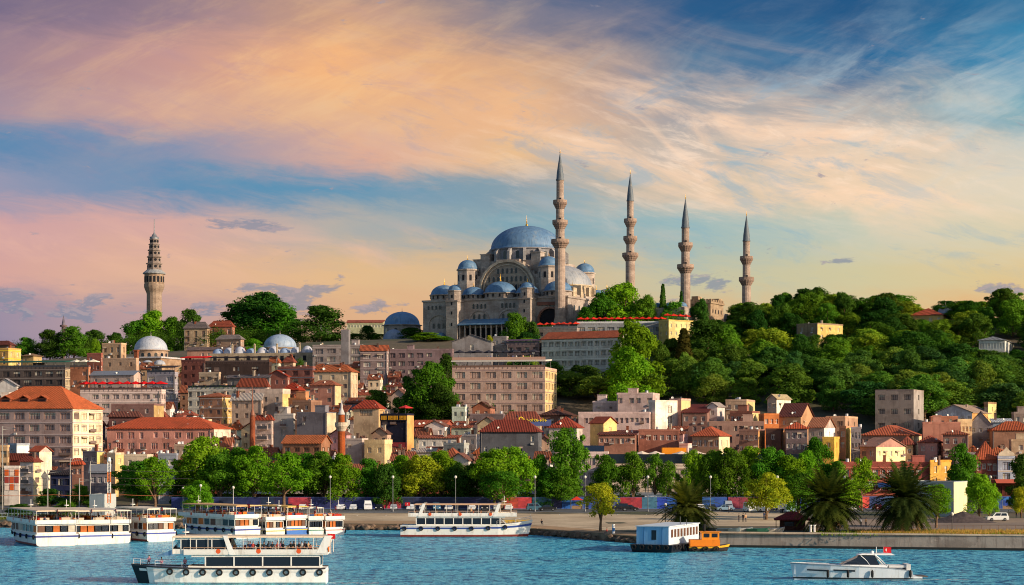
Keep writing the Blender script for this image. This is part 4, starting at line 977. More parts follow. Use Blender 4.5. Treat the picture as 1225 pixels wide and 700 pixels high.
h('long white institute with orange roof and two strips of windows', 648,742,747,404,745,(206,206,200),3,12,2,'gx',(196,98,62),3.0,win=(3.6,1.7),fh=3.6,phi=30,depth=12,fr='d',clutter=0,bands=True,name='school_building',cat='school')
b = h('blue grey terrace restaurant under a row of red parasols', 690,795,797,388,800,(140,148,160),2,9,1,'flat',win=(3.2,1.5),fr='d',phi=6,name='restaurant',cat='restaurant',key='redrow',clutter=0,depth=12)
terrace(b,8,(200,200,200),None,people=8,tables=12)
h('yellow ochre corner house at the right end of the red parasols', 788,800,829,384,792,(206,180,96),3,2,5,'flat',win=(.9,1.4),phi=50,side_col=(232,206,120),clutter=0,key='ochre',depth=14)
h('flat roofed yellow house deep among the hilltop trees', 953,978,1008,388,800,(150,130,100),2,2,3,'flat',phi=48,side_col=(240,196,90),clutter=1,depth=16)
h('low ochre house with wide red roof on the right skyline', 1088,1128,1146,377,850,(224,186,110),1,4,2,'hip',(206,92,60),3.4,phi=20,clutter=1)
domed_house('dome_house',1131,366,375,862,9,8,'small grey domed pavilion peeping over the red skyline roof','pavilion')
h('pale glazed garden pavilion with low grey roof among right trees', 1171,1202,1217,407,770,(196,206,206),1,9,3,'hip',(150,160,170),1.6,phi=20,win=(1.1,2.2),clutter=0,name='garden_pavilion',cat='pavilion')
h('long distant pale green hall with thin red roof left of the tombs', 415,458,461,386,1080,(176,186,150),1,12,1,'gx',(190,100,76),1.6,phi=4,clutter=0)
# right hand slope
h('blank pinkish white block at the left end of the pink terrace houses', 709,738,739,482,632,(206,184,182),1,2,0,'flat',phi=10,clutter=1,win=(.9,1.0))
h('wide pinkish white house with two brown bay window groups', 738,781,789,472,626,(206,182,180),2,2,1,'flat',phi=12,pairs=True,win=(1.6,1.7),fr='b',clutter=2,fh=4.6)
h('long low pinkish white house with a row of closely set windows', 692,777,780,495,604,(200,176,176),1,14,1,'flat',phi=6,win=(1.1,1.6),fr='b',clutter=1,top=.9)
h('bright white tower house with brown stair openings', 776,784,801,481,612,(226,214,200),4,0,1,'flat',phi=48,side_col=(246,232,210),win=(2.0,2.2),fr='b',clutter=0,depth=13)
h('flat blank pink slab house right of the white tower house', 801,815,826,479,618,(220,164,148),0,0,1,'flat',phi=30,side_col=(236,196,120),clutter=2)
h('small sunlit yellow gabled house in front of the long pink house', 706,722,738,507,580,(240,208,130),1,0,1,'gx',(196,92,66),2.0,phi=40,clutter=0)
h('white house with brick red dormered roof left of the yellow gable', 657,690,697,512,575,(206,198,196),3,3,1,'hip',(196,80,56),3.2,phi=14,clutter=2,win=(1.7,1.7))
h('broad slate blue plank house under patchy red roofs', 574,644,648,517,562,(92,98,110),2,5,1,'hip',(166,70,54),3.4,phi=8,win=(1.0,1.6),skip=.5,clutter=2)
b = h('tan house with faded red roof behind the slate plank house', 602,646,648,504,592,(206,184,160),1,4,1,'hip',(172,90,72),2.8,phi=10,clutter=2,skip=.4)
h('low stone wall house left of the tan house below the apartments', 562,602,604,497,640,(120,106,112),1,4,0,'flat',clutter=1,skip=.6,phi=8)
h('house with brown tile roof and chimneys behind the yellow sign', 646,674,690,497,640,(120,84,74),1,3,1,'hip',(120,76,66),2.0,phi=12,clutter=3,chim=2)
b = h('pale pink waterfront house with glass roof verandah behind the tall plane tree', 664,727,731,543,532,(206,186,186),3,5,1,'flat',win=(1.9,2.0),fr='d',phi=4,fh=4.0,bands=True,depth=10)
q = MB(); q.add([(-b['w']+2,.1,b['H']+.2),(-1,.1,b['H']+.2),(-1,5,b['H']+2.2),(-b['w']+2,5,b['H']+2.2)],[(0,1,2,3)]); q.build('skylight', M_DGLASS, b['root'])
h('low brown walled yard house with red tiled lean-to', 716,760,764,520,566,(164,112,96),1,7,0,'shed',(130,66,54),1.4,phi=6,clutter=2,skip=.3)
h('red brick terrace house with rooftop cafe posts in the middle right', 764,812,816,516,572,(164,104,88),1,6,0,'flat',phi=6,clutter=1)
h('dark red roofed house with beige awning above the rooftop cafe', 816,846,860,494,612,(150,110,100),2,3,1,'gx',(126,52,46),2.8,phi=12,clutter=1)
h('white gable ended house beside the dark red roofed house', 846,858,867,487,618,(214,204,204),2,1,1,'gy',(206,196,190),1.4,phi=20,clutter=0)
h('orange hipped pavilion with cream flank beside the beige parasols', 828,860,873,522,558,(190,140,110),1,5,2,'hip',(206,98,60),2.6,phi=22,win=(1.2,1.8),side_col=(240,216,160),clutter=1)
h('beige flat house with water tanks below the wood', 868,893,903,480,630,(196,166,140),2,3,1,'flat',phi=16,clutter=3,side_col=(236,200,120))
h('low brick dormer house with yellow lit ends in front of the beige flat house', 873,900,909,494,612,(150,92,76),1,4,2,'flat',phi=20,clutter=1,side_col=(240,206,120))
h('long mauve brown terrace with many closed windows under a dark flat roof', 846,914,917,505,594,(164,128,118),3,11,1,'flat',phi=6,win=(1.5,1.9),fr='b',clutter=2,top=.8,parapet=.3)
h('small brown villa with yellow corner left of the dark timber house', 884,907,915,516,572,(150,112,100),2,4,1,'flat',phi=18,side_col=(232,160,80),win=(1.0,1.4))
h('orange plastered block sunlit beneath the white gabled house', 914,932,934,497,603,(226,130,66),1,3,0,'flat',phi=-6,clutter=0)
h('tall white gabled house catching full sun at the edge of the wood', 918,929,946,478,628,(190,166,150),3,2,2,'gy',(214,196,150),1.6,phi=34,side_col=(240,232,206),win=(1.2,1.6),clutter=1)
h('brown house with plum tiled gable roof below the wood', 932,958,973,499,602,(196,150,110),2,2,2,'gx',(122,66,60),4.2,phi=24,clutter=2,win=(1.1,1.3))
h('dark weathered timber house with one sunlit orange flank', 916,934,940,515,572,(100,74,68),3,3,0,'flat',phi=16,side_col=(230,140,70),clutter=0,skip=.4)
h('tall grey brown house under an orange roof strip beside the cone tree', 940,966,968,513,568,(112,98,106),3,4,1,'hip',(206,92,56),1.8,phi=8,clutter=1,win=(1.1,1.7))
h('tan roofed house with a bright white gable end', 967,986,999,512,570,(190,176,170),2,2,1,'gx',(206,130,90),3.0,phi=22,side_col=(240,236,230),win=(1.1,1.3),clutter=0)
h('flat beige cube house with dark loggia under the wood', 988,1011,1026,500,612,(196,156,128),2,2,2,'flat',phi=18,win=(2.2,1.8),fr='d',clutter=1)
h('bright yellow lit stair house beneath the beige cube', 1004,1012,1022,512,584,(206,140,100),2,1,0,'flat',phi=34,side_col=(250,210,90),clutter=0)
h('slim grey blue house with tall narrow windows left of the orange hipped roof', 1018,1030,1033,513,578,(150,146,156),4,3,0,'flat',win=(1.0,1.8),clutter=1,phi=10)
h('low yellow stone hut right of the cone tree', 984,998,1004,525,560,(236,190,70),1,1,1,'flat',clutter=0)
h('solitary grey concrete block with gaping square windows against the wood', 1047,1093,1105,467,645,(160,146,140),3,3,1,'flat',win=(2.2,1.7),fh=4.6,fr='d',phi=22,mat=M_WALL,parapet=.3,clutter=0,side_col=(170,156,146),top=1.0)
h('tan house with long orange hipped roof below the grey concrete block', 1031,1087,1105,521,592,(176,132,116),3,6,2,'hip',(206,104,68),3.0,phi=18,side_col=(238,206,150),win=(1.4,1.6),clutter=2)
h('cream gabled house with sunlit flank above the long red brick row', 1029,1048,1093,535,562,(190,140,128),2,2,5,'gx',(176,132,116),2.6,phi=44,side_col=(246,222,150),win=(1.4,1.5),clutter=2,depth=15)
h('blind terracotta pink slab house with pale rooftop rooms', 1104,1149,1166,507,588,(206,138,116),0,0,1,'flat',phi=10,clutter=2,side_col=(226,150,100))
h('small terracotta attic house on top of the blind pink slab', 1114,1146,1149,499,600,(206,130,100),1,6,0,'flat',phi=8,clutter=2,parapet=.3)
h('brown weathered house with small red roof beside the cone shaped tree', 1128,1158,1166,520,574,(150,108,100),3,3,1,'hip',(176,96,66),1.2,phi=14,win=(1.2,1.6),clutter=1)
h('cream balcony house with scalloped parapet over the small red roof', 1146,1163,1165,506,596,(240,214,160),1,4,0,'flat',phi=8,clutter=0,parapet=1.2)
h('pale blue grey gabled house with sunlit orange flank', 1119,1163,1188,494,635,(190,198,214),2,6,2,'gy',(196,170,150),2.6,phi=26,side_col=(240,170,80),win=(1.0,1.2),clutter=2,chim=1)
h('tiny ochre roof cabin behind the pale blue gabled house', 1177,1182,1192,483,655,(150,120,90),1,1,1,'flat',phi=30,side_col=(236,206,120),clutter=0)
h('slate grey house with long sloping roof at right', 1160,1187,1190,508,600,(134,134,150),3,3,1,'gy',(110,96,104),4.0,phi=14,clutter=1,win=(1.0,1.3),skip=.3)
h('small light blue house with white roof edge near the right border', 1188,1211,1213,505,612,(150,176,206),1,2,1,'shed',(196,206,214),1.2,phi=8,clutter=1)
h('grey brown house cut by the right border above the orange roof', 1213,1240,1243,495,622,(150,134,128),2,3,1,'flat',phi=8,clutter=1)
h('brown stuccoed house with orange hipped roof at the right border', 1187,1238,1242,515,590,(164,120,100),3,2,1,'hip',(214,104,60),2.6,phi=8,clutter=1,win=(1.0,1.0),skip=.4)
h('ruined beige rubble house at the right border', 1210,1240,1243,528,572,(196,172,140),2,4,1,'flat',phi=8,clutter=1,skip=.3)
# waterfront rows
b = h('long red brick row with white framed windows and blue shop awnings', 1000,1112,1114,555,534,(180,88,76),3,13,0,'flat',win=(1.4,1.9),phi=3,mat=M_BRICK,fh=3.6,clutter=3,parapet=.5,bands=True,band_col=(196,110,90),depth=10,top=1.2)
for i in range(5):
    q = MB(); x0 = -b['w']+1+i*b['w']/5; x1 = x0+b['w']/5-1.2; z = 5.2 if i % 2 else 4.9; q.add([(x0,-.02,z+.9),(x1,-.02,z+.9),(x1,-2.2,z),(x0,-2.2,z),(x0,-2.2,z-.35),(x1,-2.2,z-.35)],[(0,3,2,1),(3,4,5,2)]); q.build('shop_awning', M_CLOTH, b['root'], None, [(50,90,150),(200,206,214),(40,70,130),(120,150,180),(56,96,150)][i])
h('narrow mustard yellow house at the end of the red brick row', 1112,1113,1125,553,533,(230,160,50),3,0,2,'flat',phi=55,side_col=(240,172,50),win=(1.1,1.8),clutter=1,depth=8)
h('red brick inn with steep orange roof right of the cone shaped tree', 1168,1193,1195,550,544,(180,92,78),3,4,1,'hip',(206,98,60),5.0,phi=6,mat=M_BRICK,win=(1.3,1.9),clutter=1)
b = h('pale blue house with ornate curved parapet and small flower windows', 1194,1214,1216,548,542,(176,190,220),2,1,0,'flat',phi=4,win=(2.0,2.2),fr='b',clutter=0,bands=True,band_col=(220,200,180))
q = MB(); q.add([(x_, -.15, b['H']+z_) for x_, z_ in ((-b['w'],.6),(0,.6),(-.3,1.4),(-b['w']*.3,2.0),(-b['w']*.5,3.0),(-b['w']*.7,2.0),(-b['w']+.3,1.4))] , [tuple(range(7))]); q.add([(x_, .15, b['H']+z_) for x_, z_ in ((-b['w'],.6),(0,.6),(-.3,1.4),(-b['w']*.3,2.0),(-b['w']*.5,3.0),(-b['w']*.7,2.0),(-b['w']+.3,1.4))] , [tuple(range(7))[::-1]]); q.add([(x_, y_, b['H']+z_) for y_ in (-.15,.15) for x_, z_ in ((0,.6),(-.3,1.4),(-b['w']*.3,2.0),(-b['w']*.5,3.0),(-b['w']*.7,2.0),(-b['w']+.3,1.4),(-b['w'],.6))], [(i,i+7,i+8,i+1) for i in range(6)])
q.build('gable_crest', M_WALL, b['root'], None, (226,206,180))
b = h('open fronted fish eatery under a rust coloured awning at right', 1190,1240,1243,577,524,(120,60,50),1,5,0,'flat',phi=3,win=(3.4,2.4),fr='d',clutter=0,depth=8,name='eatery',cat='restaurant')
q = MB(); q.add([(-b['w'],-.02,b['H']+.8),(0,-.02,b['H']+.8),(0,-2.4,b['H']-.2),(-b['w'],-2.4,b['H']-.2)],[(0,3,2,1)]); q.build('awning', M_CLOTH, b['root'], None, (190,96,76))
b = h('long cream arcaded harbour office with arched windows and black roof terrace', 727,962,965,557,524,(206,192,178),2,12,0,'flat',phi=2,win=(3.0,3.2),fr='d',fh=4.6,clutter=0,bands=True,band_col=(226,210,190),depth=12,name='harbour_office',cat='office building',key='office',mat=M_WALL)
q = MB(); w = b['w']; H = b['H']; q.box(-w,0,-.22,-.1,H+.6,H+3.0); q.build('glass_balustrade', M_DGLASS, b['root'])
q = MB(); q.add([(-w,-.02,3.9),(0,-.02,3.9),(0,-3.0,3.5),(-w,-3.0,3.5),(-w,-3.0,3.2),(0,-3.0,3.2),(-w,-.02,3.6),(0,-.02,3.6)],[(0,3,2,1),(3,4,5,2),(4,6,7,5)]); q.build('street_canopy', M_METAL, b['root'], None, (110,120,136))
for i in range(1,25):
    if i % 2: q = MB(); q.cyl(-w*i/25, -2.6, 0, 3.3, .1, None, 6); q.build('canopy_post', M_METAL, b['root'], None, (80,80,86))
OFFICE = b
b = dict(b); b['H'] = H+.1
# left waterfront
b = h('large five storey corner building with orange hipped roof and sunlit cream flank', -22,87,123,489,556,(176,152,150),6,6,4,'hip',(220,108,56),6.4,phi=17,win=(3.5,1.9),fr='b',fh=3.35,name='corner_building',cat='office building',side_col=(250,226,176),clutter=4,bands=True,band_col=(196,172,166),depth=17,pairs=False)
for fx in (.22,.42,.62):
    q = MB(); x = -b['w']*(1-fx); q.box(x-1.5,x+1.5,2.2,5,b['H']+1.3,b['H']+3.0); q.box(x-1.2,x+1.2,2.14,2.2,b['H']+1.7,b['H']+2.7,1); do = q.build('dormer', [M_WALL, M_DARK], b['root'], None, (150,90,70)); q = MB(); roof_gable(q,x-1.6,x+1.6,2.0,6,b['H']+3.0,.9,.2,'y'); q.build('dormer_roof', M_TILE, do, None, (180,96,60))
h('long salmon pink building with orange roof and paired windows', 129,255,277,513,590,(220,150,136),5,9,3,'hip',(226,98,54),3.4,phi=12,pairs=True,win=(1.3,1.9),side_col=(240,208,180),clutter=5,depth=15)
h('low brown eaved house left behind the salmon pink building', 130,168,170,499,605,(120,80,80),1,3,0,'hip',(126,76,66),1.6,phi=8,clutter=4)
h('white shed front with corrugated gable at the far left', -6,20,22,462,650,(206,206,210),0,0,0,'gy',(190,190,196),2.4,clutter=0,phi=8)
h('low white house with flat canopy under the dark terraces', 14,43,47,470,645,(214,206,196),1,4,1,'flat',phi=10)
h('small white parapet house at the left border above the orange roof', -8,14,16,478,640,(214,196,186),1,3,0,'flat',phi=8,clutter=2)
h('narrow cream gabled house standing before the big corner building', 36,47,62,541,540,(206,196,190),3,1,0,'gx',(196,92,60),1.6,phi=30,side_col=(246,226,190),win=(1.6,1.4),clutter=0)
h('white box house with grey left wall near the left border', 10,20,35,533,546,(150,164,184),1,1,0,'flat',phi=34,side_col=(236,232,226),clutter=0)
b = h('white sign fronted shop house with orange picture panels', 5,23,24,560,522,(226,220,214),1,0,0,'flat',phi=6,clutter=0,name='shop_house',cat='shop')
for i in range(3):
    for j in range(3):
        q = MB(); w_ = b['w']/3; q.box(-b['w']+i*w_+.15,-b['w']+(i+1)*w_-.15,-.12,-.02,b['H']-2.0-j*1.9,b['H']-.4-j*1.9)
        q.build('picture_panel', M_PAINT, b['root'], None, [(214,100,40),(196,80,40),(230,206,190),(160,60,50)][(i*2+j*3)%4])
h('white four storey balcony house with a sunlit gable beside the picture shop', 24,40,49,553,527,(214,206,206),4,2,1,'hip',(150,70,54),2.0,phi=20,balc=4,win=(1.9,1.5),side_col=(240,216,150),clutter=1,fh=2.9)
h('dark roofed low range behind the picture shop', 6,44,46,551,535,(110,56,46),0,0,0,'hip',(120,54,44),1.8,phi=6,clutter=0)
h('tan corner house with loggia at the left picture edge', -10,9,11,535,534,(214,176,130),4,2,1,'flat',phi=10,win=(1.8,1.7),fr='d')
h('navy fronted arcade of shops under dark canopies', 60,84,86,568,522,(30,40,84),2,3,0,'shed',(60,54,60),1.2,phi=4,win=(3.2,1.8),fr='d',clutter=0,name='shop_row',cat='shop')
h('little red roofed house behind the bushes at left', 85,98,100,556,536,(164,112,96),1,2,0,'hip',(206,86,50),1.6,phi=8,clutter=0)
h('blue grey stone block with yellow lit edge by the tall mast', 99,116,124,541,547,(110,108,126),1,2,0,'flat',phi=22,side_col=(250,200,100),clutter=2,parapet=.3)
h('long slate roofed shed among the left waterfront bushes', 108,131,133,566,524,(120,116,130),1,3,0,'gx','metal',2.2,phi=5,clutter=0)
h('small cream house with ochre arch beside the salmon building', 128,138,148,544,546,(214,190,160),1,1,1,'flat',phi=26,side_col=(240,196,110),clutter=2)
h('narrow blue grey office with a blue roof sign behind the quay trees', 189,211,213,545,530,(140,152,176),4,2,0,'flat',phi=5,win=(2.0,1.6),clutter=1)
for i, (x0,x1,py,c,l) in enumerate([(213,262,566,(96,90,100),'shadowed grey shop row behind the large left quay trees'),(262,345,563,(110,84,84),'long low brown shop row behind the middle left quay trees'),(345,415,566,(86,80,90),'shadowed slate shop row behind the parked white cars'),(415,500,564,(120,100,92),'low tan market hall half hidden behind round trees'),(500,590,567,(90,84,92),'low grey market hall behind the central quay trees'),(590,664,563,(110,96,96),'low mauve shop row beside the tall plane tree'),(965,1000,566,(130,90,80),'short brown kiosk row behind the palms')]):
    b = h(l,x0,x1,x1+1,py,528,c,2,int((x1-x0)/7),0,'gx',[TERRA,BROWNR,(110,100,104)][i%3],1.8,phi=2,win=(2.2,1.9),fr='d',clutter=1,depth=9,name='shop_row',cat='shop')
    q = MB(); q.add([(-b['w'],-.02,4.3),(0,-.02,4.3),(0,-2.4,3.5),(-b['w'],-2.4,3.5)],[(0,3,2,1)]); q.build('awning', M_CLOTH, b['root'], None, [(120,60,50),(60,70,100),(150,140,130),(96,40,40)][i%4])
# ------------------------------------------------------------------ infill houses between the listed ones
def infill():
    r = random.Random(21); used = set()
    cols = [('cream',(222,206,176)),('white',(226,218,206)),('cream',(228,208,172)),('dusty pink',(204,160,148)),('pale grey',(176,170,172)),('brown',(150,116,100)),('ochre',(206,160,110)),('white',(212,204,198)),('brick red',(160,92,76)),('mauve',(150,130,138)),('tan',(190,160,136))]
    roofs = [('hip','orange hipped roof',ORANGE),('hip','rust red hipped roof',REDR),('gx','terracotta gabled roof',TERRA),('flat','flat parapet roof',None),('gy','brown gabled roof',BROWNR),('shed','sloping tiled roof',(176,96,66))]
    marks = [(0,70,'the big corner building'),(70,135,'the red canopy restaurant'),(135,215,'the small domed mosque'),(215,275,'the ochre corner house'),(275,330,'the thin brick minaret'),(330,400,'the slate blind wall'),(400,450,'the white balconied minaret'),(450,540,'the navy sign house'),(540,660,'the apartment block'),(660,760,'the long pink house'),(760,850,'the white tower house'),(850,950,'the long mauve terrace'),(950,1045,'the beige cube'),(1045,1110,'the lone concrete block'),(1110,1170,'the blind pink slab'),(1170,1300,'the slate sloping roof house')]
    for Y in (545,562,580,598,616,634,652,670,688,706,724,742,762):
        px = -15
        while px < 1240:
            wpx = r.uniform(19,36)*600/Y*.9; c = px + wpx/2; px += wpx + r.uniform(0,5)
            if Y > 660 and c > 548: continue
            if Y > 615 and c > 690: continue
            if 480 < c < 545 and Y > 625: continue
            x = X(c, Y); m = wpx*Y/F
            if overlaps(x, Y+5, m*.42): continue
            cn, cc = r.choice(cols); rt, rn, rcol = r.choice(roofs); n = r.choice((2,2,3)); mk = [q for q in marks if q[0] <= c < q[1] or (c < 0 and q[0] == 0)][0]
            where = 'just below' if Y < 600 else 'beside' if Y < 660 else 'uphill of'
            lab = f'{cn} {["","","two","three"][n]} storey house with {rn} {where} {mk[2]}'
            if lab in used: 
                lab = f'{r.choice(["narrow","squat","weathered","plain"])} ' + lab
                if lab in used: continue
            used.add(lab); lab = lab.replace(' storey','') if len(lab.split()) > 16 else lab; lab = lab.replace(' the ',' ') if len(lab.split()) > 16 else lab
            g = gz(x, Y); zt = g + n*2.9 + r.uniform(.2,1.2); py = 525 - (zt-CAMZ)*F/Y
            cv = tuple(max(20, min(235, int(k*r.uniform(.9,1.08)))) for k in cc)
            h(lab, c-wpx/2, c+wpx*.30, c+wpx/2, py, Y, cv, n, max(2, int(m/2.8)), 2, rt, rcol or TERRA, r.uniform(1.6,2.6), phi=r.uniform(8,24), win=(1.1,1.4), fr=r.choice('wwb'), clutter=r.randint(1,3), chim=r.randint(0,1), side_col=tuple(min(240,int(k*1.12)) for k in cv), skip=.1)  # sun-facing flank painted lighter than the front
infill()

# ------------------------------------------------------------------ trees
def tree_meshes(seed, kind):
    r = random.Random(seed); cr = MB(); tk = MB()
    if kind in ('broad','bush','airy','cone'):
        Ht = 14.0; R = 5.0
        z0, z1 = {'broad':(2.2,14),'bush':(.4,14),'airy':(3.8,14),'cone':(1.2,14)}[kind]
        lobes = []
        for i in range({'broad':26,'bush':30,'airy':22,'cone':24}[kind]):
            t = (i+.5)/24 % 1.0; a = r.uniform(0, 2*pi)
            zz = z0 + (z1-z0)*(.08 + .84*r.random())
            f = (zz-z0)/(z1-z0)
            prof = {'broad': sin(pi*min(1,.18+f*.86))**.7, 'bush': sin(pi*min(1,.28+f*.76))**.6, 'airy': sin(pi*min(1,.15+f*.85))**.8, 'cone': max(.12,(1-f)**.75*1.02) if f > .15 else .8}[kind]
            rad = R*prof*r.uniform(.45,.82); lr = {'airy':1.15}.get(kind, 1.5)*r.uniform(.75,1.35)*(.55+.45*prof)
            lobes.append((Vector((rad*cos(a), rad*sin(a), zz)), lr))
            if i % 3 == 0: a2 = a + r.uniform(-.5,.5); lobes.append((Vector((R*prof*r.uniform(.85,1.05)*cos(a2), R*prof*r.uniform(.85,1.05)*sin(a2), zz+r.uniform(-.6,1.2))), r.uniform(.5,.95)))
        lobes.append((Vector((r.uniform(-.9,.9), r.uniform(-.9,.9), z1-1.3)), 1.2)); lobes.append((Vector((r.uniform(-2,2), r.uniform(-2,2), z1-.9)), .7))
        for k in range(5): lobes.append((Vector((r.uniform(-1.5,1.5), r.uniform(-1.5,1.5), z0+(z1-z0)*(.3+.12*k))), 2.2))
        n = {'broad':280,'bush':270,'airy':200,'cone':280}[kind]
        for c, lr in lobes:
            for i in range(int(n*lr/1.5)):
                d = Vector((r.gauss(0,1), r.gauss(0,1), r.gauss(0,1)+.25)).normalized()
                p = c + Vector((d.x, d.y, d.z*.85))*lr*r.uniform(.66,1.18)
                nr = d + Vector((r.gauss(0,.5), r.gauss(0,.5), r.gauss(0,.5)+.2)); leaf_quad(cr, p, nr, r.uniform(.11,.27), r)
        for i in range(900):
            c, lr = r.choice(lobes); d = Vector((r.gauss(0,1), r.gauss(0,1), r.gauss(0,1))).normalized(); leaf_quad(cr, c + d*lr*r.uniform(1.1,1.45), d+Vector((0,0,.4)), r.uniform(.12,.22), r)
        k = r.uniform(-.4,.4); tk.tube([(0,0,-.6),(k*.3,0,z0*.6),(k,.2,z0+2.0),(k*.6,0,z0+6)],[.42,.30,.22,.10],7)
        for i in range({'airy':9,'broad':6,'bush':3,'cone':3}[kind]):
            a = r.uniform(0,2*pi); zb = z0*.55 + r.uniform(0,2.4); c, lr = r.choice(lobes)
            tk.tube([(k*.5,0,zb), ((k*.5+c.x)*.5, c.y*.45, (zb+c.z)*.5+.3), tuple(c)],[.19,.12,.05],5)
    elif kind == 'cypress':
        Ht = 14; 
        for i in range(1500):
            z = .6+13.2*r.random()**.9; f = z/14; rad = 1.35*min(1,f*5)*(1-f)**.55+.05; a = r.uniform(0,2*pi); d = Vector((cos(a),sin(a),.5)); rr = rad*r.uniform(.75,1.12)
            leaf_quad(cr, Vector((rr*cos(a), rr*sin(a), z)), d+Vector((r.gauss(0,.35),r.gauss(0,.35),r.gauss(0,.3))), r.uniform(.16,.3), r, 1.4)
        tk.tube([(0,0,-.5),(0,0,6),(0,0,12)],[.25,.16,.05],6)
    elif kind == 'palm':
        tk.tube([(0,0,-.4),(.05,0,1.5),(0,0,3.4),(0,0,4.4)],[.55,.46,.45,.6],10)
        for i in range(240):
            a = i*2.399963; el = r.uniform(-.6,1.35) if i < 205 else r.uniform(-1.3,-.7); L = r.uniform(4.6,5.9)*(1 if el > -.8 else .8); base = Vector((0,0,4.3)); d = Vector((cos(a)*cos(el), sin(a)*cos(el), sin(el)))
            pts = []; p = base.copy(); dd = d.copy()
            for s in range(9):
                pts.append(p.copy()); p = p + dd*(L/8); dd = (dd + Vector((0,0,-.115 if el > -.6 else -.05))).normalized()
            side = Vector((-sin(a), cos(a), 0))
            for s in range(1, 9):
                t = (pts[s]-pts[s-1]).normalized(); up = side.cross(t); w = .8*sin(pi*min(.97,(s+.8)/10.2))
                for sg in (-1,1):
                    for q in (0,.33,.66):
                        b0 = pts[s-1].lerp(pts[s], q); b1 = pts[s-1].lerp(pts[s], q+.34)
                        e = b0 + t*.38 + side*sg*w + up*(-.1*w) + Vector((0,0,-.22*w*r.random())) + Vector((0,0,-.08))
                        k0 = len(cr.v); cr.v += [tuple(b0), tuple(b1), tuple(e)]; cr.f.append((k0,k0+1,k0+2)); cr.m.append(1 if i >= 225 else 0); cr.sm.append(False)
    return cr, tk
M_DRY = simple('dry_frond', (120,92,60), .95, 0, .3, 2.0)
PROTO = {}
for kind, seeds in (('broad',(1,2,3,4)),('bush',(5,6,7,8,21,22,23)),('airy',(9,10,11)),('cone',(12,)),('cypress',(13,)),('palm',(14,15,16))):
    PROTO[kind] = []
    for sd_ in seeds:
        c, t = tree_meshes(sd_, kind); PROTO[kind].append((c.mesh('crown_'+kind, [M_LEAF, M_DRY]), t.mesh('trunk_'+kind, M_BARK)))
NT_ = {'broad':(9.0,14.6),'bush':(9.8,14.6),'airy':(8.8,14.6),'cone':(9.6,14.6),'cypress':(2.9,13.9),'palm':(9.4,8.4)}
tr_r = random.Random(11)
def plant(kind, x, y, width, height, label, cat='tree', group=None, col=(70,100,36), z=None, name=None, i=None):
    ms = PROTO[kind]; c, t = ms[(tr_r.randrange(len(ms)) if i is None else i) % len(ms)]; W0, H0 = NT_[kind]
    nm = name or {'cypress':'cypress_tree','palm':'palm_tree'}.get(kind, 'leafy_tree')
    e = empty(nm, (x, y, gz(x,y) if z is None else z), tr_r.uniform(0,6.28), (width/W0, width/W0, height/H0), label, cat, group)
    link('trunk', t, e); o = link('crown', c, e, col=col); return e
def tree_px(kind, px, pyt, wpx, Y, label, group=None, col=(70,100,36), base=None, name=None, i=None):
    x = X(px, Y); z = gz(x, Y) if base is None else Z(base, Y)
    return plant(kind, x, Y, wpx*Y/F, Z(pyt, Y)-z, label, 'palm' if kind=='palm' else 'tree', group, col, z, name, i)
DK, MD, LT, YL = (56,90,36), (76,118,36), (98,140,34), (132,142,38)
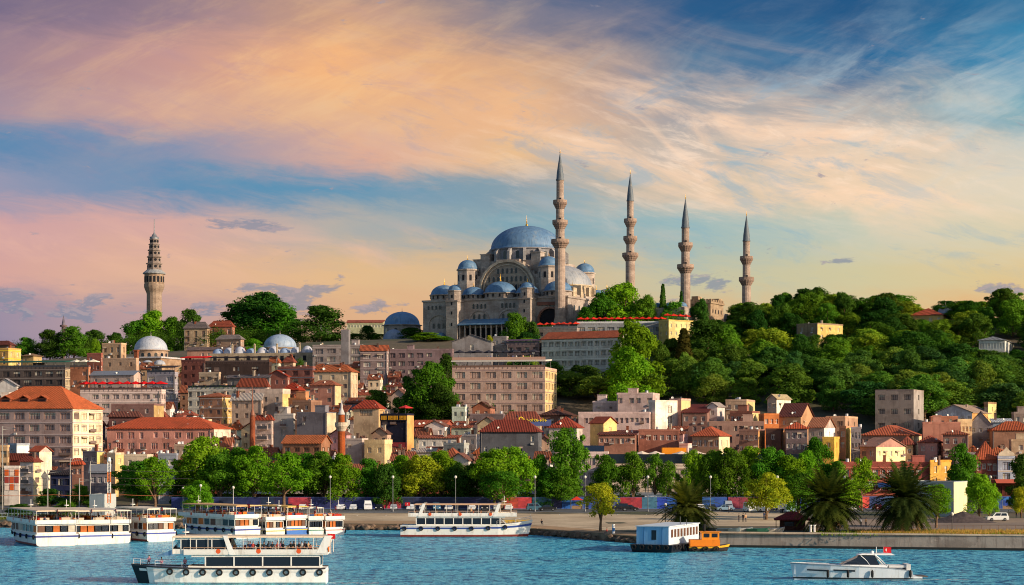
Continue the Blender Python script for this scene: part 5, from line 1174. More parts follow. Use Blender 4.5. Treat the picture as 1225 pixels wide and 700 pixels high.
# skyline and hillside trees, one by one
T = tree_px
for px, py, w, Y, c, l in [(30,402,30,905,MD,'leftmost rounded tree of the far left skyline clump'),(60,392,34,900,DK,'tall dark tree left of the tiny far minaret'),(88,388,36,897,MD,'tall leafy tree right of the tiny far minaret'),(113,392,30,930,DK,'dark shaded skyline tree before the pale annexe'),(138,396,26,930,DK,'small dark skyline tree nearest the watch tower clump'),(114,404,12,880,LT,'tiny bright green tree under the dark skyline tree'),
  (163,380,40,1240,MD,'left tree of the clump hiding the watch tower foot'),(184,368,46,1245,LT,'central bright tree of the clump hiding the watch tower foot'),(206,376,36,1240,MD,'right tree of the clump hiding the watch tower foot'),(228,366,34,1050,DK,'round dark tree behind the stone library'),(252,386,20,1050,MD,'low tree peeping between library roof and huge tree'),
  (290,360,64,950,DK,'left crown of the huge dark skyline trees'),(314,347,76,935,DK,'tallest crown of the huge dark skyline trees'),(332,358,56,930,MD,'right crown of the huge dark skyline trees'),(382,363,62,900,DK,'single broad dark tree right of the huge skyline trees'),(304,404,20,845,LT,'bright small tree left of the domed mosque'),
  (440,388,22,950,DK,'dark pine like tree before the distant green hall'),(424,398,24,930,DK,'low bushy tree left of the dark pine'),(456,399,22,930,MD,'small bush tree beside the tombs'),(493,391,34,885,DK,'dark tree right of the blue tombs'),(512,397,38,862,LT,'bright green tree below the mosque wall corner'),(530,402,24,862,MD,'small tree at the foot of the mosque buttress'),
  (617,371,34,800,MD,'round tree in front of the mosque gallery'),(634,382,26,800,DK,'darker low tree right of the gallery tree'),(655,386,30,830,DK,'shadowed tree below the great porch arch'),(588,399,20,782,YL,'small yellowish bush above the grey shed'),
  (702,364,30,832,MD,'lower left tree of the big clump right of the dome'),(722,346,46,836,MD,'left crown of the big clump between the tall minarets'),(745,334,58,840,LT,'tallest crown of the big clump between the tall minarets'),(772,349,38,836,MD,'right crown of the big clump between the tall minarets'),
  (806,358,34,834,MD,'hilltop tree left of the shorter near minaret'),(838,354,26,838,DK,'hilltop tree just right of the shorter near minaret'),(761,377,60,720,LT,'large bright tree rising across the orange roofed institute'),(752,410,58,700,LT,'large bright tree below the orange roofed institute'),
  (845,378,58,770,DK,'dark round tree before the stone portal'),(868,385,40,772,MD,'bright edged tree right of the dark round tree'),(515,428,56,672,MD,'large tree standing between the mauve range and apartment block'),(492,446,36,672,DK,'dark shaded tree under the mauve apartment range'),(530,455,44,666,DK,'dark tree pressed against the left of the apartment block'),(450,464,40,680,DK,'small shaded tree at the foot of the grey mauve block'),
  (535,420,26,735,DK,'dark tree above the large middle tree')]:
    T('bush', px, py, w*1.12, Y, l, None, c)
T('cypress',793,340,13,838,'slender dark cypress right of the tall minaret clump',None,DK)
T('cypress',815,348,10,838,'shorter cypress beside the slender dark cypress',None,DK)
T('cypress',818,393,30,745,'broad ivy brown columnar tree beneath the ochre house',None,(74,70,34))
# hillside wood
SKY = [(640,395),(700,400),(735,372),(780,372),(800,392),(830,380),(868,378),(884,362),(900,354),(925,350),(945,338),(970,335),(995,342),(1020,350),(1045,352),(1068,346),(1082,352),(1092,362),(1112,358),(1130,352),(1150,360),(1168,356),(1185,346),(1205,341),(1225,350),(1300,350)]
LIM = [(640,752,745,428),(780,832,790,402),(948,1012,800,398),(1084,1150,850,381),(1166,1222,770,417),(832,880,860,381),(690,800,800,392),(1040,1110,640,520),(640,670,700,480)]
def wood():
    r = random.Random(5); n = 0; Y = 648
    while Y < 900 and n < 285:
        x = X(628 if Y > 690 else 655, Y)
        while x < X(1255, Y):
            xx = x + r.uniform(-3,3); yy = Y + r.uniform(-4,4); px = 612.5 + xx*F/yy; x += r.uniform(11.5,16)
            bot = interp(px, [(640,470),(700,478),(740,470),(830,476),(900,478),(1000,490),(1040,500),(1110,500),(1225,500)])
            if 525-(gz(xx,yy)-CAMZ)*F/yy > bot + 8: continue
            if overlaps(xx, yy, 3.0): continue
            if px < 832 and yy > 800 : continue
            if px < 880 and yy > 838: continue
            hgt = r.uniform(9.5,17.5) + (4 if yy > 830 else 0); g = gz(xx,yy); w = r.uniform(10,18.5)
            lim = interp(px, SKY) + (0 if r.random() < .35 else r.uniform(2,10))
            for a, b_, ym, pm in LIM:
                if a-6 < px < b_+6 and yy < ym: lim = max(lim, pm)
            if yy < 700 and px < 700: lim = max(lim, 440)
            top = 525-(g+hgt-CAMZ)*F/yy
            if top < lim: hgt = (525-lim)*yy/F + CAMZ - g
            if hgt < 3.5: continue
            c = r.choice([(52,86,34),(62,100,36),(46,78,34),(84,120,38),(72,98,38),(118,142,46),(92,128,40)] if Y > 745 else [(66,104,48),(74,110,46),(58,94,50),(84,118,46),(62,98,56),(106,130,54)])  # sun painted into leaf colours: yellower uphill, lower ones lightened against the shade
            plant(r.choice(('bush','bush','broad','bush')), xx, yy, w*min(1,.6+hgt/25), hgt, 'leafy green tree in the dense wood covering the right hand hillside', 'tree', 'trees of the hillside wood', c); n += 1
        Y += 12.0
    return n
NWOOD = wood()
def stuff_trees(spots, name, label, cat, col):
    q = MB(); tk = MB(); rr = random.Random(len(spots))
    for x, y, w, hh in spots:
        z = gz(x, y); nl = int(90*w)
        tk.tube([(x,y,z-.3),(x,y,z+hh*.5)],[.16,.08],5)
        lob = [(Vector((x+rr.gauss(0,w*.17), y+rr.gauss(0,w*.17), z+hh*rr.uniform(.35,.85))), w*rr.uniform(.14,.26)) for _ in range(11)]
        for i in range(nl):
            c_, lr = rr.choice(lob); d = Vector((rr.gauss(0,1), rr.gauss(0,1), rr.gauss(0,1)+.2)).normalized(); leaf_quad(q, c_+d*lr*rr.uniform(.8,1.2), d+Vector((0,rr.gauss(0,.4),.3)), rr.uniform(.14,.3), rr)
    k = len(q.m); st = len(q.v); q.v += tk.v; q.f += [tuple(i+st for i in f) for f in tk.f]; q.m += [1]*len(tk.f); q.sm += tk.sm
    tag(q.build(name, [M_LEAF, M_BARK], None, None, col), label, cat, None, 'stuff')
r = random.Random(77); sp = []
for k, px in enumerate(range(2, 470, 9)):
    if 414 < px < 462: continue
    Y = 912+r.uniform(-10,10); x = X(px,Y); top = Z(interp(px, [(0,412),(20,409),(130,404),(150,398),(240,396),(270,392),(350,398),(410,400),(470,404)])+r.uniform(-3,3), Y); sp.append((x, Y, r.uniform(9,13), max(3, top-gz(x,Y))))
stuff_trees(sp, 'skyline_scrub', 'low continuous greenery filling the skyline behind the old town roofs', 'greenery', (70,104,38))
# greenery in the gaps of the old town
r = random.Random(8); sp = []
for k in range(900):
    Y = r.uniform(545, 790); px = r.uniform(0, 620 if Y > 620 else 1225); x = X(px, Y)
    if overlaps(x, Y, 2.0): continue
    sp.append((x, Y, r.uniform(4.0,7.0), r.uniform(4.0,7.5))); FOOT.append((x,Y,3,3,(1,0),(0,1)))
    if len(sp) > 70: break
stuff_trees(sp, 'garden_greenery', 'patches of dark garden greenery squeezed between old town houses', 'greenery', (58,90,36))
# quay side trees
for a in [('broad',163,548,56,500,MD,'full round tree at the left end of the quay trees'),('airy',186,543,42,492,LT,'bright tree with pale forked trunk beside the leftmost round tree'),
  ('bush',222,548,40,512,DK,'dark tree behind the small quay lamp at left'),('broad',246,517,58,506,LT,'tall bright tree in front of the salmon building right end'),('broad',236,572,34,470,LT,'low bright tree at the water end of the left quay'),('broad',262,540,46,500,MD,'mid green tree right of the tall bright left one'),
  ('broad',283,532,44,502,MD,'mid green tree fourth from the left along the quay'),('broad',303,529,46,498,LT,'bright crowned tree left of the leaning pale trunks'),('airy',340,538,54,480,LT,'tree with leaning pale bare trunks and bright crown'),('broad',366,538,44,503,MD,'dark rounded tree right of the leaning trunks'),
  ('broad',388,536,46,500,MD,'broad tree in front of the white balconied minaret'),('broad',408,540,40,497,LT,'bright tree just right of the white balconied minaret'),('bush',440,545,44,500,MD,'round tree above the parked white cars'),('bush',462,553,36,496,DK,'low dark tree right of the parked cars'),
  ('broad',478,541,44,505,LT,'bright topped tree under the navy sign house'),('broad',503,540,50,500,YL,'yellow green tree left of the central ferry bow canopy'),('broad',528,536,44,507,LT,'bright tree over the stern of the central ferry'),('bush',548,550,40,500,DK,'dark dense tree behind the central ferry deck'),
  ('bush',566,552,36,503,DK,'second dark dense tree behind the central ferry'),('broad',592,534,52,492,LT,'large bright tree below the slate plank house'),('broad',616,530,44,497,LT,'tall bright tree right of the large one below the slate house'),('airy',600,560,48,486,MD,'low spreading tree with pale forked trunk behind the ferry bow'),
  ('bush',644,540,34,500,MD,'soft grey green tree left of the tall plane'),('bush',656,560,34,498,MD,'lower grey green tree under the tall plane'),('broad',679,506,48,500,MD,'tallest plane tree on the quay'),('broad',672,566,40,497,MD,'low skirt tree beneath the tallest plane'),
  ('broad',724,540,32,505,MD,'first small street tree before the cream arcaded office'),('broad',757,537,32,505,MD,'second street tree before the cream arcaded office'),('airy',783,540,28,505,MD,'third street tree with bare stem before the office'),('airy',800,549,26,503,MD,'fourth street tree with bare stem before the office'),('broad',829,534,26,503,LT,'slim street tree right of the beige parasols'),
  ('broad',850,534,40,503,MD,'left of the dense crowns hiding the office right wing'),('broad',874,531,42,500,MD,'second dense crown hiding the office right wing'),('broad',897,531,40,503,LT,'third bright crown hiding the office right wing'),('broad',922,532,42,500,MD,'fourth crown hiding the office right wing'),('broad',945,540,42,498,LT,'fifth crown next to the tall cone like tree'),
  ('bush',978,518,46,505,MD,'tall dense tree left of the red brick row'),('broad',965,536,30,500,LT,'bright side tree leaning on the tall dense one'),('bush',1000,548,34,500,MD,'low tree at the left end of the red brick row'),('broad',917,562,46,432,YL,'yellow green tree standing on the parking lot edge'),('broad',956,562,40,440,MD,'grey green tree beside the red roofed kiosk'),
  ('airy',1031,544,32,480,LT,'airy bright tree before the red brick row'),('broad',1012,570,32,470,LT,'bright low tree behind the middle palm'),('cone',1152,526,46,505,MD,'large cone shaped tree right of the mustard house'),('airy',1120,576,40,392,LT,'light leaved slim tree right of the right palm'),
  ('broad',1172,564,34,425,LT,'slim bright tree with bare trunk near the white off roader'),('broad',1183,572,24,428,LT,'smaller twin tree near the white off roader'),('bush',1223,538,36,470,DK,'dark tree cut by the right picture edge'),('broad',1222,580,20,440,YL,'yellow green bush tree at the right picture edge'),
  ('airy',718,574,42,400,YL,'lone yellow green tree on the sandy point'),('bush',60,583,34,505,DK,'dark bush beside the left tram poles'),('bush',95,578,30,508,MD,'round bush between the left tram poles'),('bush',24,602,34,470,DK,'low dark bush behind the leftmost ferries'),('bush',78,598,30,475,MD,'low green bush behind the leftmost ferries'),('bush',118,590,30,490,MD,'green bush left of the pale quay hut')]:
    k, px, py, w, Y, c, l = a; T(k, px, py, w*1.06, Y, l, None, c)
T('palm',822,580,70,390,'dark date palm left of the orange workboat',None,(72,82,38),i=0)
T('palm',991,567,84,374,'dark date palm beside the red roofed kiosk',None,(66,78,36),i=1)
T('palm',1083,559,88,372,'tallest dark date palm on the right quay',None,(56,72,38),i=2)

# ------------------------------------------------------------------ people
M_SKIN = simple('skin', (196,140,108), .6); M_HAIR = simple('hair', (30,24,22), .8); M_TROUS = simple('trousers', (44,46,62), .9, 0, .3)
m_sh, t_, b_ = newmat('shirt'); c_, r_ = oc(t_); t_.put(b_.inputs['Base Color'], c_); b_.inputs['Roughness'].default_value = .9
def person_mesh(pose):
    if pose == 'sit': J = [((0,0,.5),.13),((0,0,.75),.14),((0,0,.98),.13),((0,0,1.1),.055),((0,0,1.22),.085),((0,0,1.33),.07)]; hip, knee, foot = (.1,0,.5),(.12,-.42,.5),(.12,-.45,.06)
    else: J = [((0,0,.95),.13),((0,0,1.15),.13),((0,0,1.4),.14),((0,0,1.52),.055),((0,0,1.63),.085),((0,0,1.73),.07)]; hip, knee, foot = (.1,0,.92),(.11,-.03,.5),(.12,.02,.05)
    z = J[2][0][2]; vs = [j[0] for j in J]; rs = [j[1] for j in J]; es = [(i,i+1) for i in range(5)]
    for s in (-1,1):
        k = len(vs); vs += [(s*hip[0],hip[1],hip[2]),(s*knee[0],knee[1],knee[2]),(s*foot[0],foot[1],foot[2]),(s*foot[0],foot[1]-.16,foot[2]-.02)]; rs += [.095,.065,.045,.04]; es += [(0,k),(k,k+1),(k+1,k+2),(k+2,k+3)]
        k = len(vs); a = (.26,-.05,z-.30) if pose != 'sit' else (.24,-.12,z-.24); b = (.26,-.10,z-.55) if pose != 'sit' else (.14,-.36,z-.26)
        vs += [(s*.19,0,z-.02),(s*a[0],a[1],a[2]),(s*b[0],b[1],b[2]),(s*b[0]*.98,b[1]-.05,b[2]-.05)]; rs += [.06,.045,.035,.03]; es += [(2,k),(k,k+1),(k+1,k+2),(k+2,k+3)]
    me = bpy.data.meshes.new('body'); me.from_pydata(vs, es, []); o = bpy.data.objects.new('body_tmp', me); COL.objects.link(o)
    m = o.modifiers.new('s','SKIN'); m.use_smooth_shade = True
    for i, v in enumerate(me.skin_vertices[0].data): v.radius = (rs[i]*(1.25 if i in (1,2) else 1), rs[i]*(.85 if i in (0,1,2) else 1)); v.use_root = (i == 0)
    o.modifiers.new('u','SUBSURF').levels = 1
    bpy.context.view_layer.update(); dg = bpy.context.evaluated_depsgraph_get(); out = bpy.data.meshes.new_from_object(o.evaluated_get(dg)); bpy.data.objects.remove(o)
    for mm in (M_SKIN, m_sh, M_TROUS): out.materials.append(mm)
    for p in out.polygons:
        c = p.center; zz = c.z
        p.material_index = 0 if zz > z+.10 or (abs(c.x) > .2 and zz < z-.33 and pose != 'sit') else (2 if zz < (.62 if pose == 'sit' else .95) and not (abs(c.x) > .2 and pose != 'sit') else 1)
    out.name = 'body'; return out
PM = {p: person_mesh(p) for p in ('sit','stand')}
hm = MB(); hm.lathe(0,.012,[(.088,-.03),(.1,.03),(.092,.09),(.055,.135),(.01,.15)],10); HAIR = hm.mesh('hair', M_HAIR)
PCOL = [((30,30,36),'black top'),((214,210,204),'white shirt'),((150,50,46),'red shirt'),((60,80,130),'blue shirt'),((190,150,110),'tan jacket'),((90,96,80),'olive top'),((176,120,140),'pink top')]
pr = random.Random(17)
def person(p, rz, pose, label, group=None, ci=None, scale=1.0):
    c, cl = PCOL[pr.randrange(len(PCOL)) if ci is None else ci]
    e = empty('person', p, rz, (scale,)*3, label.replace('{c}', cl), 'person', group)
    link('body', PM[pose], e, col=c); link('hair', HAIR, e, (0,0,1.28 if pose == 'sit' else 1.68)); return e
# tables and guests on the roof terraces
tb = MB(); tb.cyl(0,0,0,.72,.05,None,6); tb.cyl(0,0,.72,.76,.5,None,12); tb.cyl(0,0,0,.04,.28,None,8); TBL = tb.mesh('table', simple('table_cloth',(206,196,184),.8))
nt = 0
for s in PEO_SPOTS:
    if s[0] == 'table':
        nt += 1; o = link('cafe_table', TBL, None, s[1], 0); tag(o, 'small round cafe table with pale top on a roof terrace', 'table', 'cafe tables on the roof terraces')
    elif s[0] == 'sit':
        if pr.random() < .45: continue
        person((s[1][0], s[1][1], s[1][2]), s[2], 'sit', 'guest sitting at a table on one of the roof terraces', 'guests on the roof terraces')
    else: person(s[1], s[2], 'stand', 'guest standing on one of the roof terraces', 'guests on the roof terraces')

# ------------------------------------------------------------------ parasols
def parasol_proto(col, r, hgt, n, label, group, name='parasol'):
    e = empty(name, (0,0,0), 0, None, label, 'parasol', group)
    q = MB(); q.lathe(0,0,[(r,hgt),(r*.98,hgt+.12),(r*.5,hgt+.42),(.03,hgt+.85)],n,0,pi/n,2*pi+pi/n,False); q.lathe(0,0,[(r,hgt),(r*.99,hgt-.16)],n,0,pi/n,2*pi+pi/n,False); q.build('canopy', M_CLOTH, e, None, col)
    q = MB(); q.cyl(0,0,0,hgt+.7,.05,None,6); q.cyl(0,0,0,.1,.35,None,8); q.build('pole', M_STEEL, e); return e
def parasol_row(col, r, hgt, n, spots, label, group):
    e = parasol_proto(col, r, hgt, n, label, group)
    for i, p in enumerate(spots):
        o = e if i == 0 else copy_tree(e); o.location = p; o.rotation_euler = (0,0,.3*i)
def on(b, fr, y, dz=.05): return wpt(b, -b['w']*(1-fr), y, b['H']+dz)
b = BL['redrow']; parasol_row((200,46,34), 2.1, 2.4, 4, [on(b, .04+.92*i/13, 3.0+(i%2)) for i in range(14)], 'red square parasol in the long row on the blue grey terrace', 'red parasols of the long hilltop terrace')
b = BL['ochre']; parasol_row((196,50,36), 2.0, 2.4, 4, [on(b, f, y) for f, y in ((.5,2),(.5,5.5),(.5,9),(.5,12.5))], 'red parasol on the roof of the yellow ochre corner house', 'red parasols on the ochre house')
b = BL['cafe']; parasol_row((200,56,40), 1.9, 2.3, 4, [on(b, .08+.85*i/6, 2.5+(i%2)) for i in range(7)], 'red parasol on the low cafe terrace under the great minaret', 'red parasols below the mosque')
b = RED_T; parasol_row((206,26,30), 2.4, 2.55, 6, [on(b, .04+.92*i/9, 2.6) for i in range(10)], 'bright red parasol in the packed row over the white columned restaurant', 'bright red parasols at left')
b = BL['orangebrick']; parasol_row((226,216,196), 2.3, 2.5, 6, [on(b, f, 2.6) for f in (-.4,.15,.6,1.05)][1:], 'creamy white parasol on top of the orange brick house', 'white parasols on the orange brick house')
b = BIG; parasol_row((52,52,62), 2.2, 2.3, 6, [wpt(b, -b['w']*(1-(.06+.8*i/8)), 3+(i%2)*3, b['H']+3.7) for i in range(9)], 'dark parasol on the upper deck of the apartment block', 'dark parasols on the apartment block')
for i in range(12): person(wpt(b, -b['w']*pr.uniform(.05,.97), pr.uniform(.3,1.4), b['H']+3.15), pr.uniform(0,6.3), 'stand', 'guest standing at the upper deck rail of the apartment block', 'guests on the upper deck')
b = OFFICE; H_ = b['H']
spots = [((px-612.5)/F*529, 529, b['zb']+b['H']+.05) for px in (768,784,815,834)]
parasol_row((226,206,186), 2.6, 2.9, 6, spots, 'wide beige parasol on the cream office roof', 'beige parasols on the office roof')
for i in range(34):
    px = pr.uniform(732,900); person(((px-612.5)/F*526, 525.5+pr.uniform(0,4), b['zb']+b['H']+.05), pr.uniform(0,6.3), 'stand', 'guest on the cream office roof behind the dark glass', 'guests on the office roof')
q = MB(); q.box(-3.2,3.2,-2,2,2.4,4.6); q.box(-3,-2.8,-1.9,-1.7,0,2.4); q.box(2.8,3,-1.9,-1.7,0,2.4); o = q.build('orange_sunshade', M_CLOTH, None, None, (226,140,40)); o.location = (X(806,534),534,b['zb']+b['H']+.05); tag(o, 'bright orange box awning between the beige parasols', 'awning')
e = parasol_proto((200,60,60), 2.4, 2.3, 6, 'single red and white parasol beside the navy sign house roof', None); e.location = wpt(BL['navy'], -1.6, 3, BL['navy']['H']+.05)
# yellow letters above the slate house
e = empty('roof_sign', (X(634,585),585,Z(503,585)), radians(-4), None, 'long yellow letter sign on the slate house roof', 'sign')
q = MB(); q.box(-3.9,6.2,.1,.18,-1.6,.2); q.cyl(-2.6,.3,-5,-1.5,.08,None,6); q.cyl(4,.3,-5,-1.5,.08,None,6); q.build('board', M_METAL, e, None, (84,96,150))
x = -3.4
for i, (ww, hh) in enumerate([(1.5,1.5),(.6,.9),(.6,.9),(.7,.8),(.3,1.2),(.8,.9),(.6,.7),(.6,.8),(.6,1.0),(.5,.7)]):
    q = MB()
    if i in (0,3,5): q.lathe(0,0,[(ww*.5,0),(ww*.5,.14),(ww*.3,.14),(ww*.3,0)],14); q.xform(Matrix.Translation((x+ww/2,.05,hh*.5-.4)) @ Matrix.Rotation(pi/2,4,'X'))
    else: q.box(x,x+ww*.3,-.05,.08,-.4,hh-.4); q.box(x+ww*.3,x+ww,-.05,.08,hh*.4-.4,hh*.62-.4)
    q.build('letter', M_PAINT, e, None, (240,206,40)); x += ww+.18
# ------------------------------------------------------------------ boats
M_HULL = paint_mat('boat_paint', .45, .55, 0, .4)
M_AMBER = simple('amber_seat', (190,104,44), .8, 0, .4, .4)
RED_FLAG = simple('flag_red', (206,24,34), .8)
ringm = MB()
for i in range(14):
    a0, a1 = 2*pi*i/14, 2*pi*(i+1)/14
    for j in range(6):
        b0, b1 = 2*pi*j/6, 2*pi*(j+1)/6
        P4 = lambda a, b: ((.36+.12*cos(b))*cos(a), .12*sin(b), (.36+.12*cos(b))*sin(a))
        ringm.add([P4(a0,b0),P4(a1,b0),P4(a1,b1),P4(a0,b1)],[(0,1,2,3)],0,True)
TYRE = ringm.mesh('tyre_fender', M_BLACK)
pm_ = MB(); pm_.cyl(0,0,0,1,.05,None,6); POST = pm_.mesh('roof_post', M_METAL)
def hull_mesh(mb, st, zb=-.5, m=0):
    # st: (x, half width at deck, half width at water, deck z, stem rake)
    rows = []
    for x, wd, ww, zd, rk in st:
        rows.append([(x-rk, -ww*.6, zb), (x-rk*.5, -ww, .25), (x, -wd, zd), (x, wd, zd), (x-rk*.5, ww, .25), (x-rk, ww*.6, zb)])
    vs = [p for r_ in rows for p in r_]; n = 6; fs = []
    for i in range(len(rows)-1):
        for j in range(n): fs.append((i*n+j, (i+1)*n+j, (i+1)*n+(j+1)%n, i*n+(j+1)%n))
    fs += [tuple(range(n))[::-1], tuple(range((len(rows)-1)*n, len(rows)*n))]
    mb.add(vs, fs, m)
def stripe(mb, st, f0, f1, off=.03, m=0):
    for s in (-1, 1):
        v = []
        for x, wd, ww, zd, rk in st:
            for f in (f0, f1):
                z = .25+(zd-.25)*f; w = ww+(wd-ww)*f; v.append((x-rk*.5*(1-f), s*(w+off), z))
        mb.add(v, [(2*i,2*i+2,2*i+3,2*i+1) if s < 0 else (2*i+1,2*i+3,2*i+2,2*i) for i in range(len(st)-1)], m)
def flag(root, x, y, z, hgt=1.6):
    q = MB(); q.cyl(x,y,z,z+hgt,.035,None,5); fo = q.build('flagpole', M_STEEL, root)
    q = MB(); q.add([(x-.03,y,z+hgt),(x-1.1,y+.12,z+hgt-.05),(x-1.1,y+.1,z+hgt-.75),(x-.03,y,z+hgt-.7)],[(0,1,2,3)])
    for (cx, r0, s) in ((-.5,.2,0),(-.44,.16,1)):
        q.add([(x+cx+r0*cos(k*pi/5),y-.02-.01*s+.06,z+hgt-.37+r0*sin(k*pi/5)) for k in range(10)],[tuple(range(10))],1 if s == 0 else 0)
    q.build('flag', [RED_FLAG, M_WHITE], fo)
def ferry(label, x, y, yaw, L=20, B=6, zd=2.2, hullc=(226,222,214), stripec=(40,64,140), lower=(.04,.80), upper=(.0,.86), roof=(.0,.80), bow=1.0, tyres=6, wheel='top', hull_dark=None, winc=M_DGLASS, upc=(228,224,216), pylons=(), redbot=True, pn=8, enclosed=None, people=0, rails=True, roofc=(226,214,196), zoff=0, slant=1.2, hatch=None, closed_stern=False):
    e = empty('ferry', (x, y, 0), yaw, None, label, 'ferry'); wr = random.Random(int(x*13)); wmix = lambda: winc if pn in (9, 4) else wr.choice([M_DGLASS, M_DGLASS, M_BROWN, M_AMBER, M_CURT])
    b2 = B/2
    st = [(0,b2*.94,b2*.90,zd,0),(L*.06,b2,b2*.94,zd,0),(L*.55,b2,b2*.92,zd,0),(L*.74,b2*.92,b2*.78,zd+.15*bow,.0),(L*.88,b2*.66,b2*.46,zd+.55*bow,.3),(L*.96,b2*.34,b2*.16,zd+.95*bow,.9),(L,b2*.08,b2*.03,zd+1.2*bow,1.7)]
    q = MB(); hull_mesh(q, st); ho = q.build('hull', M_HULL, e, None, hullc)
    q = MB(); stripe(q, st, .70, .86); q.add([(-.03,-b2*.93,.25+(zd-.25)*.70),(-.03,b2*.93,.25+(zd-.25)*.70),(-.03,b2*.94,.25+(zd-.25)*.86),(-.03,-b2*.94,.25+(zd-.25)*.86)],[(3,2,1,0)]); q.build('hull_stripe', M_HULL, ho, None, stripec)
    if redbot: q = MB(); stripe(q, st, -.05, .12, .02); q.build('bottom_paint', M_HULL, ho, None, (130,46,36))
    if hull_dark: q = MB(); stripe(q, [tuple(st[-3][k]*.55+st[-2][k]*.45 for k in range(5)), st[-2], st[-1]], -.1, 1.0, .03); q.build('bow_plate', M_HULL, ho, None, hull_dark)
    q = MB(); stripe(q, st, .97, 1.08, .10); q.build('rubbing_strake', M_HULL, ho, None, (60,56,60) if hull_dark else (236,232,226))
    # lower cabin: sill, window band of posts and panes, header
    xa, xb = L*lower[0], L*lower[1]; c2 = b2*.86; z1, z2, z3 = zd+.35, zd+1.6, zd+1.9
    q = MB(); q.box(xa,xb,-c2,c2,zd-.05,z1); q.box(xa,xb-slant*.2,-c2,c2,z2,z3)
    q.add([(xb,-c2,z1),(xb,c2,z1),(xb-slant,c2,z2),(xb-slant,-c2,z2)],[(0,1,2,3)])
    n = pn
    for i in range(n+1):
        xx = xa+(xb-slant-xa)*i/n
        for s in (-1,1): q.box(xx-.09,xx+.09,s*c2-.06,s*c2+.06,z1,z2)
    if closed_stern: q.box(xa-.02,xa+.1,-c2,c2,z1,z2)
    lo = q.build('lower_cabin', M_HULL, e, None, upc)
    for i in range(n):
        xx0, xx1 = xa+(xb-slant-xa)*i/n+.09, xa+(xb-slant-xa)*(i+1)/n-.09
        for s in (-1,1): q = MB(); q.box(xx0,xx1,s*c2*.985-.02,s*c2*.985+.02,z1,z2); q.build('window', wmix(), lo)
    q = MB()
    for k in range(5):
        y0 = -c2+.15+(2*c2-.3)*k/5; q = MB(); q.box(xa-.06,xa-.03,y0+.1,y0+(2*c2-.3)/5-.1,z1+.05,z2-.05); q.build('stern_window', wmix(), lo)
    # upper deck with bulwark, rail, posts and canopy
    ua, ub = L*upper[0], L*upper[1]; u2 = b2*.95; z4 = z3+.85
    q = MB(); q.box(ua,ub,-u2,u2,z3,z3+.14); 
    for s in (-1,1): q.box(ua,ub,s*u2-.05,s*u2+.05,z3+.14,z4-.1)
    q.box(ua,ua+.1,-u2,u2,z3+.14,z4-.1); q.box(ub-.1,ub,-u2,u2,z3+.14,z4-.1); uo = q.build('upper_deck', M_HULL, e, None, upc)
    q = MB()
    for s in (-1,1):
        q.box(ua,ub,s*u2-.03,s*u2+.03,z4+.12,z4+.18)
        k = int((ub-ua)/1.4)
        for i in range(k+1): q.box(ua+(ub-ua)*i/k-.03,ua+(ub-ua)*i/k+.03,s*u2-.03,s*u2+.03,z4-.1,z4+.18)
    q.build('rail', M_METAL, uo, None, (190,150,120))
    ra, rb = L*roof[0], L*roof[1]; zr = z3+2.35
    if roof[1] > roof[0]:
        q = MB(); q.box(ra,rb,-u2,u2,zr,zr+.14); q.box(ra+.2,rb-.2,-u2+.3,u2-.3,zr+.14,zr+.22); ro = q.build('roof', M_HULL, e, None, roofc)
        k = max(3,int((rb-ra)/2.2))
        for i in range(k+1):
            for s in (-1,1): xx = ra+.1+(rb-ra-.2)*i/k; link('roof_post', POST, ro, (xx,s*(u2-.1),z3+.1), 0, (1,1,zr-z3-.1), (214,206,196))
    for px_ in pylons:
        for s in (-1,1):
            q = MB(); a = L*px_; d_ = .9; q.add([(a,s*u2*1.03,z3),(a+.75,s*u2*1.03,z3),(a+.75+d_,s*u2*1.03,zr+.3),(a+.15+d_,s*u2*1.03,zr+.3),(a,s*u2*1.03-s*.18,z3),(a+.75,s*u2*1.03-s*.18,z3),(a+.75+d_,s*u2*1.03-s*.18,zr+.3),(a+.15+d_,s*u2*1.03-s*.18,zr+.3)],[(0,1,2,3),(7,6,5,4),(0,3,7,4),(1,5,6,2),(3,2,6,7)]); q.build('pylon', M_HULL, uo, None, (236,234,228))
    if enclosed:
        a, c = L*enclosed[0], L*enclosed[1]; q = MB(); q.box(a,c,-u2*.9,u2*.9,z3+.14,z4-.05); q.box(a,c-.5,-u2*.9,u2*.9,zr-.25,zr)
        for i in range(4): xx = a+(c-1.2-a)*i/3; q.box(xx-.07,xx+.07,-u2*.9,-u2*.9+.1,z4-.05,zr-.2); q.box(xx-.07,xx+.07,u2*.9-.1,u2*.9,z4-.05,zr-.2)
        wo_ = q.build('wheelhouse', M_HULL, e, None, upc)
        for i in range(3):
            x0_, x1_ = a+(c-1.2-a)*i/3+.07, a+(c-1.2-a)*(i+1)/3-.07
            for s in (-1,1): q = MB(); q.box(x0_,x1_,s*u2*.885-.02,s*u2*.885+.02,z4-.05,zr-.22); q.build('window', M_DGLASS, wo_)
        q = MB(); q.add([(c,-u2*.88,z4-.05),(c,u2*.88,z4-.05),(c-1.1,u2*.88,zr-.2),(c-1.1,-u2*.88,zr-.2)],[(0,1,2,3)]); q.build('windscreen', M_DGLASS, wo_)
        q = MB(); q.add([(c-.1,-u2*.9,z4-.1),(c-.1,u2*.9,z4-.1),(c+2.2,u2*.7,z3-.15),(c+2.2,-u2*.7,z3-.15),(c-.1,-u2*.9,z3-.1),(c-.1,u2*.9,z3-.1)],[(0,3,2,1),(0,4,3),(1,2,5)]); q.build('visor', M_HULL, wo_, None, (110,150,190))
    # benches, life rings and a stern door
    rb_ = random.Random(int(x*10))
